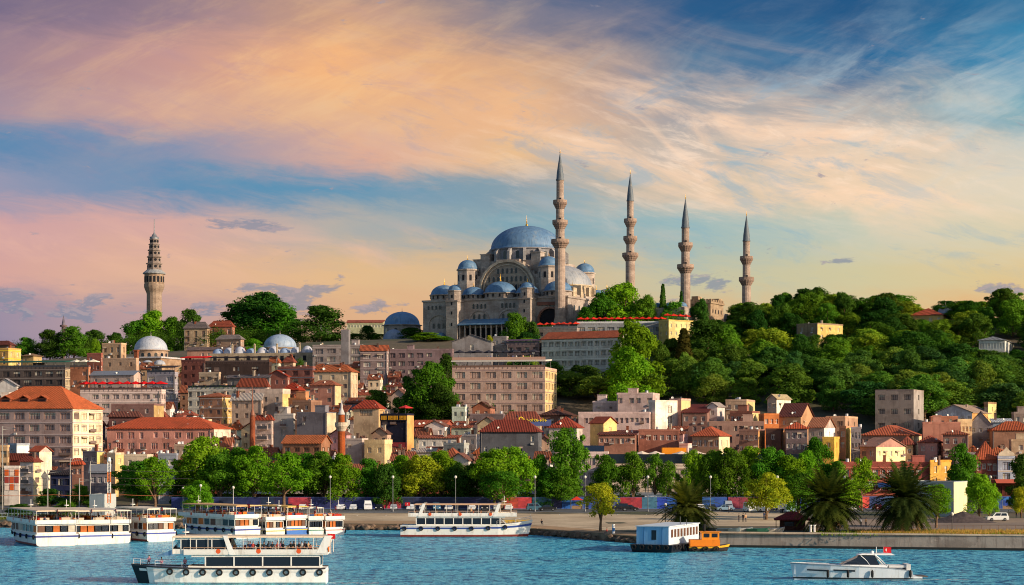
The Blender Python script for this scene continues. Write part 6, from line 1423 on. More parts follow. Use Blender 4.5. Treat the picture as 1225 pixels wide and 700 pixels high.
    for i in range(int((ub-ua-3)/1.5)):
        for s in (-1,1):
            q = MB(); xx = ua+1.2+i*1.5; q.box(xx,xx+.45,s*u2*.5-.9,s*u2*.5+.9,z3+.5,z3+.6); q.box(xx,xx+.08,s*u2*.5-.9,s*u2*.5+.9,z3+.6,z3+1.15); q.build('bench', M_CLOTH, uo, None, rb_.choice([(176,60,44),(206,120,50),(70,90,130),(196,180,160)]))
    for i in range(3):
        for s in (-1,1): q = MB(); q.cyl(0,0,0,.1,.34,None,10); q.xform(Matrix.Translation((ua+(ub-ua)*(.2+.28*i), s*(u2+.06), z3+.5)) @ Matrix.Rotation(pi/2,4,'X')); q.build('life_ring', M_PAINT, uo, None, (220,90,40))
    # tyres along the strake
    for s in (-1, 1):
        for i in range(tyres):
            f = .03 + .93*i/max(1,tyres-1)*.82; xx = L*f; w_ = interp(xx, [(p[0],p[1]) for p in st]); zz = interp(xx, [(p[0],p[3]) for p in st])
            link('tyre', TYRE, ho, (xx, s*(w_+.14), zz-.5))
    # foredeck rail, bollard and mast
    q = MB(); pts = []
    for s in (-1, 1):
        prev = None
        for p in st[3:]:
            c = (p[0]-.25, s*max(.05,p[1]-.15), p[3]); q.cyl(c[0],c[1],c[2],c[2]+.9,.03,None,5)
            if prev: q.tube([(prev[0],prev[1],prev[2]+.9),(c[0],c[1],c[2]+.9)],.025,5); q.tube([(prev[0],prev[1],prev[2]+.5),(c[0],c[1],c[2]+.5)],.02,5)
            prev = c
    q.build('bow_rail', M_METAL, e, None, (200,200,204))
    flag(uo, ua+.2, 0, z3+.4, 2.4)
    q = MB(); q.cyl(rb-1.5,0,zr,zr+1.8,.06,None,6); q.cyl(rb-1.5,0,zr+.6,zr+.75,.5,None,8); q.build('mast', M_METAL, e, None, (226,222,216))
    # seated passengers
    for i in range(people):
        s = -1 if i % 3 else 1; xx = ua+1+(ub-ua-3)*((i*.618)%1.0); yy = s*u2*pr.uniform(.45,.8)
        p = e.location + Vector((xx*cos(yaw)-yy*sin(yaw), xx*sin(yaw)+yy*cos(yaw), z3+.14))
        person(p, yaw+pr.choice((0,pi))+pr.uniform(-.5,.5), 'sit' if pr.random()<.55 else 'stand', 'passenger on the open upper deck of a sightseeing ferry', 'passengers on the ferries')
    return e, dict(z3=z3, z4=z4, zr=zr, u2=u2, st=st, ho=ho, uo=uo, L=L)
def at(px, Y): return X(px, Y)
# front ferry, bow to the left
Y = 274; x0 = at(389,Y)
fe, fi = ferry('nearest white ferry with black bow crossing the foreground at left', x0, Y+2.6, pi+radians(1), 27.0, 5.4, 2.15, (246,244,238), (226,224,218), (.03,.70), (-.01,.72), (-.03,.78), .35, 10, hull_dark=(22,24,34), pylons=(.46,), redbot=False, pn=4, enclosed=(.50,.78), people=0, roofc=(226,206,180), slant=2.4)
for s in (-1,1):
    q = MB(); a = .4; u = fi['u2']*1.03; q.add([(a-.3,s*u,fi['z3']+.2),(a+.9,s*u,fi['z3']+.2),(a-.3,s*u,fi['zr']+.25),(a-1.3,s*u,fi['zr']+.25),(a-.3,s*u-s*.18,fi['z3']+.2),(a+.9,s*u-s*.18,fi['z3']+.2),(a-.3,s*u-s*.18,fi['zr']+.25),(a-1.3,s*u-s*.18,fi['zr']+.25)],[(0,1,2,3),(7,6,5,4),(0,3,7,4),(1,5,6,2)]); q.build('pylon', M_HULL, fi['uo'], None, (236,234,228))
q = MB(); q.cyl(0,0,0,.16,.38,None,12); q.xform(Matrix.Translation((-.5,fi['u2']*.9,fi['z4']-.1)) @ Matrix.Rotation(pi/2,4,'Y')); q.build('life_ring', M_PAINT, fi['uo'], None, (230,110,30))
def fpt(x, y, z, e=fe, yaw=pi+radians(1)): return e.location + Vector((x*cos(yaw)-y*sin(yaw), x*sin(yaw)+y*cos(yaw), z))
for i, (px, ci, pose) in enumerate([(297,0,'stand'),(302,2,'stand'),(311,5,'stand'),(315,0,'stand'),(320,0,'stand'),(325,0,'stand'),(331,2,'stand'),(335,6,'stand'),(347,0,'stand'),(352,0,'stand'),(360,1,'stand'),(363,2,'stand'),(368,4,'stand'),(374,1,'sit'),(299,3,'stand'),(308,0,'stand'),(322,1,'stand'),(338,0,'stand'),(350,5,'stand'),(357,0,'stand'),(365,0,'stand'),(304,1,'sit'),(328,1,'sit'),(371,2,'sit')]):
    xx = (x0 - at(px, Y)); person(fpt(xx, pr.uniform(1.6,2.2), fi['z3']+.16), pr.uniform(-.8,.8), pose, '{c} passenger standing under the canopy of the nearest ferry', 'passengers standing on the nearest ferry', ci, .92)
for px, ci, l in ((176,6,'left bow lookout seated behind the rail of the nearest ferry'),(191,6,'passenger seated near the cabin door on the nearest ferry bow'),(219,6,'passenger in pink standing beside the round bow cabin door')):
    person(fpt(x0-at(px,Y), .8, 2.55 if px < 180 else 2.25), 0, 'sit', l, None, ci)
# centre ferry, bow to the right
Y = 404; xs_ = at(479,Y)
ferry('long white ferry with blue stripe moored alone at centre, bow right', xs_, Y+3.5, radians(-1), 26.8, 6, 2.3, (232,228,220), (44,74,150), (.12,.80), (.06,.88), (.10,.84), .8, 7, pylons=(.13,.70), pn=9, people=3, roofc=(206,166,130), upc=(234,230,222))
e_, _ = None, None
q = MB()
# left raft: stern quarters towards us
A = radians(118)
ferry('dark blue sided white ferry filling the left picture edge', at(62,372)+1.0, 372, A, 24, 8.6, 2.2, (226,222,214), (40,58,130), (.02,.84), (.0,.9), (-.02,.86), .8, 5, people=16, winc=M_DGLASS, roofc=(206,186,160), pn=7)
ferry('second white ferry of the left raft, stern showing brown windows', at(100,377)+1.5, 377, A, 22, 8.4, 2.0, (230,224,214), (60,90,170), (.02,.84), (.0,.9), (-.02,.86), .8, 4, people=8, roofc=(214,196,170), pn=7, upc=(226,218,206))
ferry('third white ferry of the left raft with red flag on its stern', at(132,381)+1, 381, A, 19, 6.4, 1.9, (230,224,214), (44,74,150), (.02,.84), (.0,.9), (-.02,.82), .8, 4, people=5, roofc=(206,196,180), pn=6)
ferry('short double deck ferry moored alone right of the left raft', at(193,388), 388, radians(126), 17, 6.6, 2.0, (226,222,214), (36,60,150), (.02,.80), (.0,.88), (-.02,.84), .7, 5, people=7, roofc=(226,214,190), pn=6)
ferry('large two deck ferry with tan canopy behind the nearest ferry', at(298,402), 400, radians(132), 23, 6.6, 2.2, (226,222,214), (44,62,140), (.02,.84), (.0,.9), (-.02,.84), .9, 7, people=12, roofc=(210,166,110), pn=8, upc=(232,226,214))
ferry('small white ferry with dark windows right of the tan canopied one', at(331,408), 406, radians(124), 12, 4.6, 1.5, (226,220,206), (190,160,60), (.04,.78), (.0,.8), (.0,.0), .5, 3, people=5, pn=5, redbot=False)
ferry('blue and yellow hulled ferry with tan canopy near the quay', at(356,410), 409, radians(128), 16, 5.4, 1.7, (44,104,180), (230,180,50), (.02,.82), (.0,.86), (-.02,.8), .6, 4, people=8, roofc=(214,170,80), pn=6, redbot=False)
ferry('small open launch with red seats at the right end of the moored boats', at(401,414), 414, radians(120), 12, 4.6, 1.3, (230,226,218), (200,50,40), (.04,.80), (.0,.84), (.0,.0), .5, 4, people=6, pn=5, redbot=False)
ferry('narrow white launch between the blue ferry and the red seated launch', at(379,412), 411, radians(112), 12, 3.4, 1.4, (232,228,220), (60,130,110), (.04,.74), (.0,.5), (.0,.45), .5, 3, people=0, pn=4, redbot=False)

# motor yacht
def yacht():
    Y = 281; e = empty('motor_yacht', (at(1104,Y), Y+2, 0), pi, (1,1,1.2), 'sleek white motor yacht heading left at lower right', 'yacht')
    L = 18.4; st = [(0,1.7,1.7,.45,0),(1.4,2.0,1.95,.55,0),(1.5,2.05,1.95,1.15,0),(5,2.2,2.05,1.5,0),(9,2.25,2.0,1.65,0),(13,1.95,1.4,1.8,.1),(16,1.2,.6,1.9,.3),(17.8,.4,.12,1.95,.5),(18.4,.06,.02,1.95,.8)]
    q = MB(); hull_mesh(q, st, -.4); ho = q.build('hull', M_HULL, e, None, (206,214,222))
    q = MB(); stripe(q, st, .96, 1.05, .04); q.build('rub_rail', M_HULL, ho, None, (150,156,164))
    q = MB(); stripe(q, st, -.06, .06, .02); q.build('boot_stripe', M_HULL, ho, None, (40,44,50))
    for a, b in ((9.6,12.6),(13.2,16.2)):
        for s in (-1,1):
            q = MB(); wa, wb = [interp(v, [(p[0],p[1]) for p in st])*.985+.03 for v in (a,b)]; q.add([(a,s*wa,1.05),(b,s*wb*.98,1.15),(b,s*wb*.98,1.32),(a,s*wa,1.25)],[(0,1,2,3) if s<0 else (3,2,1,0)]); q.build('hull_window', M_DGLASS, ho)
    # cabin
    q = MB(); v = [(5.6,1.5,1.5),(11.2,1.35,1.7),(9.6,1.15,2.35),(8.2,1.05,3.0),(5.0,1.2,3.0),(5.2,1.45,2.3)]
    def shell(pts, m=0):
        n = len(pts); vv = [(x,-w,z) for x,w,z in pts]+[(x,w,z) for x,w,z in pts]; q.add(vv,[tuple(range(n))[::-1],tuple(range(n,2*n))]+[(i,(i+1)%n,n+(i+1)%n,n+i) for i in range(n)],m)
    shell([(5.0,1.6,1.45),(12.0,1.5,1.68),(11.2,1.4,1.85),(4.8,1.55,1.8)]); q.build('coachroof', M_HULL, e, None, (222,226,230))
    q = MB(); shell([(6.0,1.45,1.8),(11.3,1.25,1.84),(9.4,1.15,2.55),(8.6,1.1,2.9),(6.6,1.15,2.9)]); q.build('glasshouse', M_DGLASS, e)
    q = MB(); shell([(3.8,1.35,2.96),(9.0,1.15,2.98),(8.4,1.1,3.12),(4.2,1.3,3.14)]); q.build('hard_top', M_HULL, e, None, (232,232,232))
    for s in (-1,1):
        q = MB(); q.tube([(5.0,s*1.5,1.7),(5.9,s*1.3,2.5),(6.6,s*1.2,3.0)],.09,6); q.tube([(8.6,s*1.12,2.9),(7.8,s*1.3,2.3),(7.4,s*1.45,1.8)],.05,6); q.build('frame_arm', M_HULL, e, None, (232,232,232))
        q = MB(); q.tube([(9,s*2.1,1.7),(9,s*2.1,2.2),(13,s*1.75,2.3),(17,s*.6,2.4),(17.9,0,2.4)],.025,5); q.build('side_rail', M_STEEL, e)
        for xx in (1.8,7.2,10.6,13.4):
            q = MB(); w_ = interp(xx,[(p[0],p[1]) for p in st]); q.lathe(xx,s*(w_+.2),[(.02,.35),(.17,.45),(.2,.8),(.17,1.15),(.03,1.3)],8); q.build('fender', M_BLACK, e)
    q = MB(); q.box(-.8,1.4,-1.7,1.7,.38,.5); q.build('swim_platform', M_HULL, e, None, (96,80,66))
    q = MB(); q.box(2.0,4.6,-1.3,1.3,1.5,1.75); q.box(1.6,2.2,-1.5,1.5,1.1,1.9); q.build('sun_bed', M_CLOTH, e, None, (206,206,206))
    q = MB(); q.cyl(6.2,0,3.1,3.9,.05,None,6); q.lathe(6.8,0,[(.28,3.1),(.28,3.3),(.02,3.45)],10); q.build('radar_mast', M_METAL, e, None, (226,226,226)); flag(e, 5.2, 0, 2.9, 1.0)
    q = MB(); q.add([(-.5,-1.6,.02),(-9,-2.6,.02),(-9,2.6,.02),(-.5,1.6,.02)],[(0,1,2,3)])
yacht()
# houseboat barge and orange workboat
e = empty('houseboat', (at(800,350), 350, 0), radians(-24), None, 'white and pale blue boxy houseboat on a black hull by the quay end', 'houseboat')
q = MB(); q.add([(-6.6,-.2,-.4),(.6,-.4,-.4),(.9,17,-.4),(-6.3,17,-.4),(-7.0,-.7,1.35),(.9,-.8,1.35),(1.2,17.4,1.35),(-6.8,17.4,1.35)],[(4,5,6,7),(0,1,5,4),(1,2,6,5),(2,3,7,6),(3,0,4,7)]); ho = q.build('hull', M_HULL, e, None, (26,28,38))
for i in range(5): link('tyre', TYRE, ho, (-6.2+i*1.5,-.86,.9))
for i in range(9): link('tyre', TYRE, ho, (1.25,.6+i*1.9,.9), pi/2)
q = MB(); q.box(-6.0,0,0,16.4,1.36,4.5); q.box(-6.2,.2,-.2,16.6,4.5,4.66); co_ = q.build('cabin', M_PAINT, e, None, (206,214,222))
q = MB(); q.box(-6.02,-.02,-.04,-.005,1.4,4.45); q.build('blue_end_wall', M_PAINT, co_, None, (120,170,210))
q = MB(); q.box(-3.2,-2.3,-.09,-.05,2.2,3.9); q.build('window', M_DGLASS, co_)
for i in range(2): q = MB(); x = -4.6+i*3.4; q.box(x-.05,x+.05,-.1,-.045,1.4,4.45); q.build('seam_post', M_METAL, co_, None, (60,110,160))
for i in range(9): q = MB(); y0 = 1.2+i*1.68; q.box(.02,.08,y0,y0+.95,2.6,4.0); q.build('window', M_BROWN, co_)
q = MB(); q.cyl(-1,9,4.6,6.0,.08,None,6); q.cyl(.5,8,4.6,5.6,.06,None,6); q.build('mast', M_METAL, e, None, (60,60,66))
Y = 353; e = empty('workboat', (at(824,Y), Y+1.4, 0), radians(2), (1.2,1,.92), 'stubby bright orange workboat with a black funnel beside the houseboat', 'workboat')
st = [(0,1.3,1.2,1.0,0),(1,1.6,1.5,.95,0),(4,1.6,1.45,1.05,0),(5.4,1.0,.7,1.3,.2),(6.2,.2,.08,1.5,.6)]
q = MB(); hull_mesh(q, st, -.3); ho = q.build('hull', M_HULL, e, None, (54,44,44)); q = MB(); stripe(q, st, .55, .95, .03); q.build('yellow_band', M_HULL, ho, None, (236,176,40))
q = MB(); q.box(.2,4.6,-1.3,1.3,1.0,2.3); q.build('engine_box', M_HULL, e, None, (230,128,20))
q = MB(); q.box(1.9,4.5,-1.2,1.2,2.3,3.7); q.box(1.7,4.8,-1.35,1.35,3.7,3.85); wo_ = q.build('wheelhouse', M_HULL, e, None, (236,140,24))
q = MB(); q.box(4.5,4.54,-.9,.9,2.8,3.5); q.build('window', M_DGLASS, wo_)
for a in (2.2,3.4): q = MB(); q.box(a,a+.85,-1.24,-1.2,2.75,3.5); q.build('window', M_DGLASS, wo_)
q = MB(); q.cyl(2.4,0,3.85,5.2,.2,None,10); q.build('funnel', M_BLACK, e)
for i in range(3): link('tyre', TYRE, ho, (.8+i*1.6,-1.72,.6))

# ------------------------------------------------------------------ vehicles
M_TYREB = M_BLACK; M_LAMP = simple('lamp_glass', (230,230,220), .2)
WHM = MB(); WHM.cyl(0,0,-.11,.11,.33,None,14); WHM.cyl(0,0,-.13,.13,.18,None,10,1); WHM.xform(Matrix.Rotation(pi/2,4,'X')); WHM = WHM.mesh('wheel', [M_BLACK, M_STEEL])
def car(label, px, Y, yaw, col, kind='car', z=None, group=None, cat=None, name=None):
    D = {'car': (4.3,1.72,.78,1.42,[(.0,.45),(.0,.75),(.55,.85),(1.0,.90),(3.1,.95),(4.05,.78),(4.3,.62),(4.3,.35)],[(.75,.88),(1.35,1.42),(2.6,1.42),(3.35,.92)]),
         'suv': (4.6,1.85,.95,1.78,[(.0,.5),(.0,.98),(.2,1.05),(3.3,1.05),(4.4,.98),(4.6,.8),(4.6,.4)],[(.1,1.0),(.35,1.76),(2.8,1.78),(3.5,1.03)]),
         'van': (5.2,1.95,1.1,2.3,[(.0,.4),(.0,1.3),(4.2,1.3),(4.9,1.1),(5.2,.8),(5.2,.35)],[(.02,1.28),(.06,2.3),(3.7,2.3),(4.4,1.25)])}[kind]
    L, Wd, zs, zt, body, top = D; x = at(px, Y)
    e = empty(name or {'car':'parked_car','suv':'off_road_car','van':'minibus'}[kind], (x, Y, (gz(x,Y)+.06) if z is None else z), yaw, None, label, cat or ('car' if kind != 'van' else 'van'), group)
    def prism(pts, w0, w1, mat, nm, par, c=None, zsplit=None):
        q = MB(); n = len(pts); ww = [w0/2 if p[1] <= pts[0][1]+.25 or w0 == w1 else w1/2 for p in pts]
        v = [(p[0]-L/2,-w,p[1]) for p, w in zip(pts, ww)]+[(p[0]-L/2,w,p[1]) for p, w in zip(pts, ww)]
        q.add(v,[tuple(range(n)),tuple(range(n,2*n))[::-1]]+[(i,n+i,n+(i+1)%n,(i+1)%n) for i in range(n)]); return q.build(nm, mat, par, None, c)
    bo = prism([(p[0],p[1]) for p in ([(0,.28)]+body+[(L,.28)])][:], Wd, Wd, M_METAL, 'body', e, col)
    cab = prism(top, Wd*.96, Wd*.80, M_METAL, 'cabin', e, col)
    # glass set a hair proud of the cabin sides and ends
    (ax_, az), (bx, bz), (cx, cz), (dx_, dz_) = top
    for s in (-1,1):
        q = MB(); w0, w1 = Wd*.48, Wd*.40; f = lambda t, u: ((ax_+(bx-ax_)*t)*(1-u)+(dx_+(cx-dx_)*t)*u-L/2, s*(w0+(w1-w0)*t+.012), az+(bz-az)*t)
        for u0, u1 in ((.08,.48),(.52,.92)):
            pv = [f(.15,u0),f(.15,u1),f(.86,u1),f(.86,u0)]; q = MB(); q.add(pv,[(0,1,2,3) if s<0 else (3,2,1,0)]); q.build('side_window', M_DGLASS, cab)
    q = MB(); q.add([(dx_-L/2+.012-(dx_-cx)*.12,-Wd*.42,dz_+(cz-dz_)*.12),(dx_-L/2+.012-(dx_-cx)*.12,Wd*.42,dz_+(cz-dz_)*.12),(cx-L/2+.03,Wd*.36,cz-.1),(cx-L/2+.03,-Wd*.36,cz-.1)],[(0,1,2,3)]); q.build('windscreen', M_DGLASS, cab)
    q = MB(); q.add([(ax_-L/2-.012+(bx-ax_)*.15,-Wd*.42,az+(bz-az)*.15),(ax_-L/2-.012+(bx-ax_)*.15,Wd*.42,az+(bz-az)*.15),(bx-L/2-.03,Wd*.36,bz-.12),(bx-L/2-.03,-Wd*.36,bz-.12)],[(3,2,1,0)]); q.build('rear_window', M_DGLASS, cab)
    for a in (.19,.80):
        for s in (-1,1): link('wheel', WHM, e, (L*a-L/2, s*(Wd/2-.06), .33))
    for s in (-1,1): q = MB(); q.box(L/2-.05,L/2+.015,s*Wd*.36-.17,s*Wd*.36+.17,.58,.74); q.build('headlight', M_LAMP, bo)
    for s in (-1,1): q = MB(); q.box(-L/2-.015,-L/2+.05,s*Wd*.40-.1,s*Wd*.40+.1,.62,.8); q.build('tail_light', RED_FLAG, bo)
    return e
WH, SI, BKC, NV = (222,224,226), (150,156,164), (24,26,30), (28,40,70)
for i, (px, c, k, l) in enumerate([(408,WH,'car','leftmost white car parked nose out by the blue hoarding'),(423,(206,210,214),'car','second pale car parked by the blue hoarding'),(440,WH,'van','white van parked between pale cars by the hoarding'),(454,BKC,'car','black car parked beside the white van'),(471,SI,'car','silver car parked before the red hoarding panel'),
    (492,WH,'car','white car half hidden behind the central ferry stern'),(506,SI,'car','silver car seen through the central ferry canopy'),(522,(70,110,140),'suv','blue grey van like car behind the central ferry'),(537,WH,'car','white car behind the middle of the central ferry'),
    (330,SI,'car','silver car behind the blue and yellow ferry'),(316,(60,80,120),'car','blue car in the tree shade behind the moored ferries'),(298,NV,'car','dark blue car in the tree shade at left'),(346,BKC,'car','black car under the leaning pale trunks'),(362,WH,'car','white car under trees left of the red hoarding')]):
    car(l, px, 487.5, radians(-90+((i*7)%5-2)*3), c, k)
for px, c, k, yw, l in [(641,(50,90,110),'suv',8,'teal dark car at the left of the pair by the blue hoarding'),(655,BKC,'car',2,'black car tailing the teal one by the blue hoarding'),(727,(30,44,90),'car',-170,'navy car behind the lone yellow green tree'),(741,BKC,'suv',180,'glossy black car before the red hoarding'),(753,(20,20,24),'car',4,'second black car touching the glossy one'),
    (868,(140,170,190),'car',0,'pale blue car beside the date palm')]: car(l, px, 483, radians(yw), c, k)
car('silver grey minibus parked at the hoarding end', 862+9, 486, radians(-90), (150,160,170), 'van'); car('white minibus facing the camera on the parking lot', 897, 476, radians(-80), (226,226,222), 'van', name='minibus')
car('second white minibus angled beside the first on the lot', 909, 479, radians(-60), (220,220,216), 'van')
car('white off road car parked right of the slim bright trees', 1193, 425, radians(180), (226,228,228), 'suv', name='off_road_car')
# lorry beside the kiosk
def lorry():
    Y = 470; e = empty('lorry', (at(943,Y),Y,gz(at(943,Y),Y)+.05), radians(-84), None, 'pale blue cabbed lorry parked behind the red roofed kiosk', 'lorry')
    q = MB(); q.box(1.2,3.2,-1.2,1.2,.5,3.0); cb = q.build('cab', M_METAL, e, None, (150,180,200)); q = MB(); q.box(3.2,3.23,-1.0,1.0,1.6,2.6); q.build('windscreen', M_DGLASS, cb)
    q = MB(); q.box(-4,1.0,-1.2,1.2,1.0,3.3); q.build('box_body', M_PAINT, e, None, (226,214,206)); q = MB(); q.box(-4,3.0,-.5,.5,.5,.9); q.build('chassis', M_BLACK, e)
    for a in (-3,-1.6,2.2):
        for s in (-1,1): link('wheel', WHM, e, (a,s*1.05,.45), 0, (1.35,1,1.35))
lorry()
def bus(label, px, Y, col, L=11, stripe_=None):
    x = at(px,Y); e = empty('city_bus', (x,Y,gz(x,Y)+.06), 0, None, label, 'bus')
    q = MB(); q.box(-L/2,L/2,-1.25,1.25,.35,1.5); q.box(-L/2,L/2,-1.25,1.25,2.55,3.0); q.box(-L/2+.6,L/2-2,-.8,.8,3.0,3.2)
    for i in range(8): xx = -L/2+L*i/7; q.box(max(-L/2,xx-.08),min(L/2,xx+.08),-1.25,-1.15,1.5,2.55); q.box(max(-L/2,xx-.08),min(L/2,xx+.08),1.15,1.25,1.5,2.55)
    bo = q.build('body', M_METAL, e, None, col)
    for i in range(7):
        xx = -L/2+L*i/7
        for s in (-1,1): q = MB(); q.box(xx+.08,xx+L/7-.08,s*1.2-.02,s*1.2+.02,1.5,2.55); q.build('window', M_DGLASS, bo)
    for s in (-1,1): q = MB(); q.box(s*(L/2-.03)-.02,s*(L/2-.03)+.02,-1.15,1.15,1.45,2.55); q.build('windscreen' if s>0 else 'rear_window', M_DGLASS, bo)
    for a in (-L*.3,L*.3):
        for s in (-1,1): link('wheel', WHM, e, (a,s*1.1,.48), 0, (1.4,1,1.4))
bus('left yellow green city bus behind the red hoarding', 624, 505, (206,206,70)); bus('second yellow green city bus beneath the tall plane tree', 662, 505, (200,210,80), 8)
bus('white city bus behind the blue hoarding right of the date palm', 884, 506, (226,228,230)); bus('white bus roof showing left of the date palm', 790, 505, (226,228,230), 8)
bus('red and white bus behind the red hoarding at the lot', 905, 508, (190,60,50), 9)

# ------------------------------------------------------------------ hoardings
def hoard_mat():
    m, t, b = newmat('printed_hoarding'); c, r = oc(t); ov = obj_vec(t); s = t.node('ShaderNodeSeparateXYZ'); t.l.new(ov, s.inputs[0]); x, z = E(t, s.outputs[0]), E(t, s.outputs[2])
    n1 = t.noise(t.comb(x*.5 + r*50.0, z*.9, 0.0), 1, 3, .6)
    col = t.mix(t.step(n1, .52, .62)*.35, c, t.mix(1.0, c, (2.2,1.8,1.5), 'MULTIPLY')); col = t.mix(t.step(n1, .50, .40)*.5, col, t.mix(1.0, c, (.5,.5,.6), 'MULTIPLY'))
    t.put(b.inputs['Base Color'], col); b.inputs['Roughness'].default_value = .55; return m
M_HOARD = hoard_mat()
def hoarding(label, segs, Y, z0=0, hgt=2.9):
    e = empty('hoarding', (at(segs[0][0],Y), Y, gz(at(segs[0][0],Y),Y)), 0, None, label, 'hoarding'); X0 = at(segs[0][0],Y)
    for a, b_, c in segs:
        xa, xb = at(a,Y)-X0, at(b_,Y)-X0; n = max(1, round((xb-xa)/3.2))
        for i in range(n):
            q = MB(); q.box(xa+(xb-xa)*i/n+.02, xa+(xb-xa)*(i+1)/n-.02, -.04,.04,.12,hgt); q.build('panel', M_HOARD, e, None, tuple(min(255,max(0,int(k*rnd.uniform(.85,1.15)))) for k in c))
        q = MB(); q.box(xa,xb,-.07,.07,hgt,hgt+.08); q.box(xa,xb,-.3,.3,0,.12); q.build('frame', M_METAL, e, None, (90,110,160))
BLU, RDD, NVY, TEA = (30,58,118), (160,48,52), (32,40,80), (56,108,130)  # panel colours darkened to carry the shade of the trees
hoarding('long blue and red printed hoarding along the road behind the ferries', [(205,262,(40,56,110)),(262,345,NVY),(345,372,(150,60,70)),(372,455,(40,50,110)),(456,480,(190,60,72)),(480,600,NVY),(603,636,(196,66,60))], 496)
hoarding('blue hoarding with one red run in front of the cream office', [(637,660,TEA),(660,672,NVY),(672,700,(34,84,160)),(704,740,(50,70,150)),(740,742,BLU),(742,768,RDD),(768,786,TEA),(786,810,(34,80,160))], 496)
hoarding('blue then dusky red hoarding at the right of the parking lot', [(840,870,(40,90,180)),(871,912,(160,64,80)),(912,960,(60,70,160)),(960,1000,(46,60,140))], 497)
hoarding('short blue hoarding under the rust coloured eatery', [(1028,1040,(190,80,80)),(1040,1075,(50,80,120)),(1188,1216,(30,70,160)),(1216,1240,(30,50,100))], 498, 0, 3.0)
# ------------------------------------------------------------------ quay furniture
b = house('pale metal clad site hall with one creamy sunlit end', 1088,1141,1164,577,448,(150,170,180),0,0,0,'flat',phi=32,side_col=(240,226,160),clutter=0,mat=M_PAINT,parapet=.15,depth=9,name='site_hall',cat='shed')  # end wall coloured cream for the sunlight on it
house('pale grey box hut on the quay beside the tall orange mast', 107,125,137,592,452,(176,190,196),0,0,0,'flat',phi=20,clutter=0,mat=M_PAINT,parapet=.12,depth=5,name='quay_hut',cat='hut')
def kiosk():
    Y = 384; x = at(948,Y); e = empty('kiosk', (x,Y,gz(x,Y)), radians(-6), None, 'dark timber kiosk with spreading maroon hipped roof by the palm', 'kiosk')
    q = MB(); q.box(-2.4,2.4,-1.8,1.8,0,1.9); q.build('wall', M_BRICK, e, None, (96,60,50)); q = MB(); roof_hip(q,-2.4,2.4,-1.8,1.8,2.1,1.5,1.1); q.build('roof', M_TILE, e, None, (132,44,44))
    for sx in (-3.2,3.2): q = MB(); q.cyl(sx,-2.6,0,2.0,.07,None,6); q.build('post', M_BROWN, e)
    q = MB(); q.box(-1.6,.2,-1.84,-1.8,.8,1.6); q.build('window', M_DGLASS, e)
kiosk()
def lamp(label, px, Y, hgt, col=(40,42,48), globe=True):
    x = at(px,Y); e = empty('street_lamp', (x,Y,gz(x,Y)), 0, None, label, 'street lamp')
    q = MB(); q.cyl(0,0,0,hgt,.09,.06,8); q.cyl(0,0,0,.5,.2,.14,8); q.build('post', M_METAL, e, None, col)
    q = MB(); q.lathe(0,0,[(.05,hgt-.1),(.32,hgt+.1),(.34,hgt+.35),(.2,hgt+.6),(.02,hgt+.65)],10); q.build('lamp_head', M_PAINT, e, None, (210,206,196) if globe else col)
for a in [('black post lamp left of the workboat palm',796,402,4.6,(24,26,32)),('pale lamp post at the left quay among trees',240,468,7.0,(150,150,150)),('white globe lamp behind the tan canopied ferry',279,475,6.2,(206,206,206)),('short lamp by the leftmost quay trees',219,475,6,(190,190,190)),('slim lamp at the right grass strip',1139,378,3.0,(60,56,56))]: lamp(*a)
# tram masts and wires at left
MP = [(3,470,510),(57,468,566),(84,466,548),(95,458,572),(108,464,552)]
for px, Y, pyt in [(3,470,510),(57,468,562),(84,474,548),(95,458,572),(108,470,552)]:
    x = at(px,Y); e = empty('tram_mast', (x,Y,gz(x,Y)), 0, None, None, None); hgt = Z(pyt,Y)-gz(x,Y)
    tag(e, {3:'tallest tram wire mast at the very left edge',57:'grey tram wire mast before the cream gabled house',84:'tram wire mast before the navy shop row',95:'shorter tram wire mast standing nearest the water',108:'tram wire mast before the slate roofed shed'}[px], 'mast')
    q = MB(); q.cyl(0,0,0,hgt,.17,.10,8); q.build('pole', M_METAL, e, None, (150,146,140)); q = MB(); q.tube([(0,0,hgt-.8),(3.2,0,hgt-.5)],.05,5); q.tube([(0,0,hgt-.1),(3.2,0,hgt-.5)],.03,5); q.build('arm', M_METAL, e, None, (150,146,140))
for i, (py0, l) in enumerate([(563,'highest overhead tram wire across the left houses'),(572,'second overhead tram wire across the left houses'),(580,'third overhead tram wire across the left houses'),(592,'lowest orange tinted overhead wire across the left bushes')]):
    q = MB(); Yw = 468+i; pts = []
    for k in range(25):
        px = -20+k*10.5; pts.append((at(px,Yw), Yw, Z(py0,Yw)-.25*sin(pi*((k%8)/8))))
    q.tube(pts,.035 if i < 3 else .06,4); tag(q.build('tram_wire', M_METAL, None, None, (90,80,84) if i < 3 else (190,110,70)), l, 'wire')
x = at(130.5,440); e = empty('signal_mast', (x,440,gz(x,440)), 0, None, 'tall orange and white lattice signal mast behind the left ferries', 'mast'); hgt = Z(552,440)-gz(x,440)
for i in range(6):
    q = MB(); z0, z1 = hgt*i/6, hgt*(i+1)/6
    for sx, sy in ((-.3,-.3),(.3,-.3),(.3,.3),(-.3,.3)): q.cyl(sx,sy,z0,z1,.06,None,5)
    for k in range(3): zz = z0+(z1-z0)*k/3; q.tube([(-.3,-.3,zz),(.3,-.3,zz+(z1-z0)/3)],.035,4); q.tube([(.3,.3,zz),(-.3,.3,zz+(z1-z0)/3)],.035,4); q.box(-.32,.32,-.32,.32,zz,zz+.05)
    q.build('lattice_section', M_METAL, e, None, [(220,120,50),(226,220,210)][i%2])
q = MB(); q.cyl(0,0,hgt,hgt+.9,.5,.3,8); q.build('lantern', M_METAL, e, None, (226,226,220))
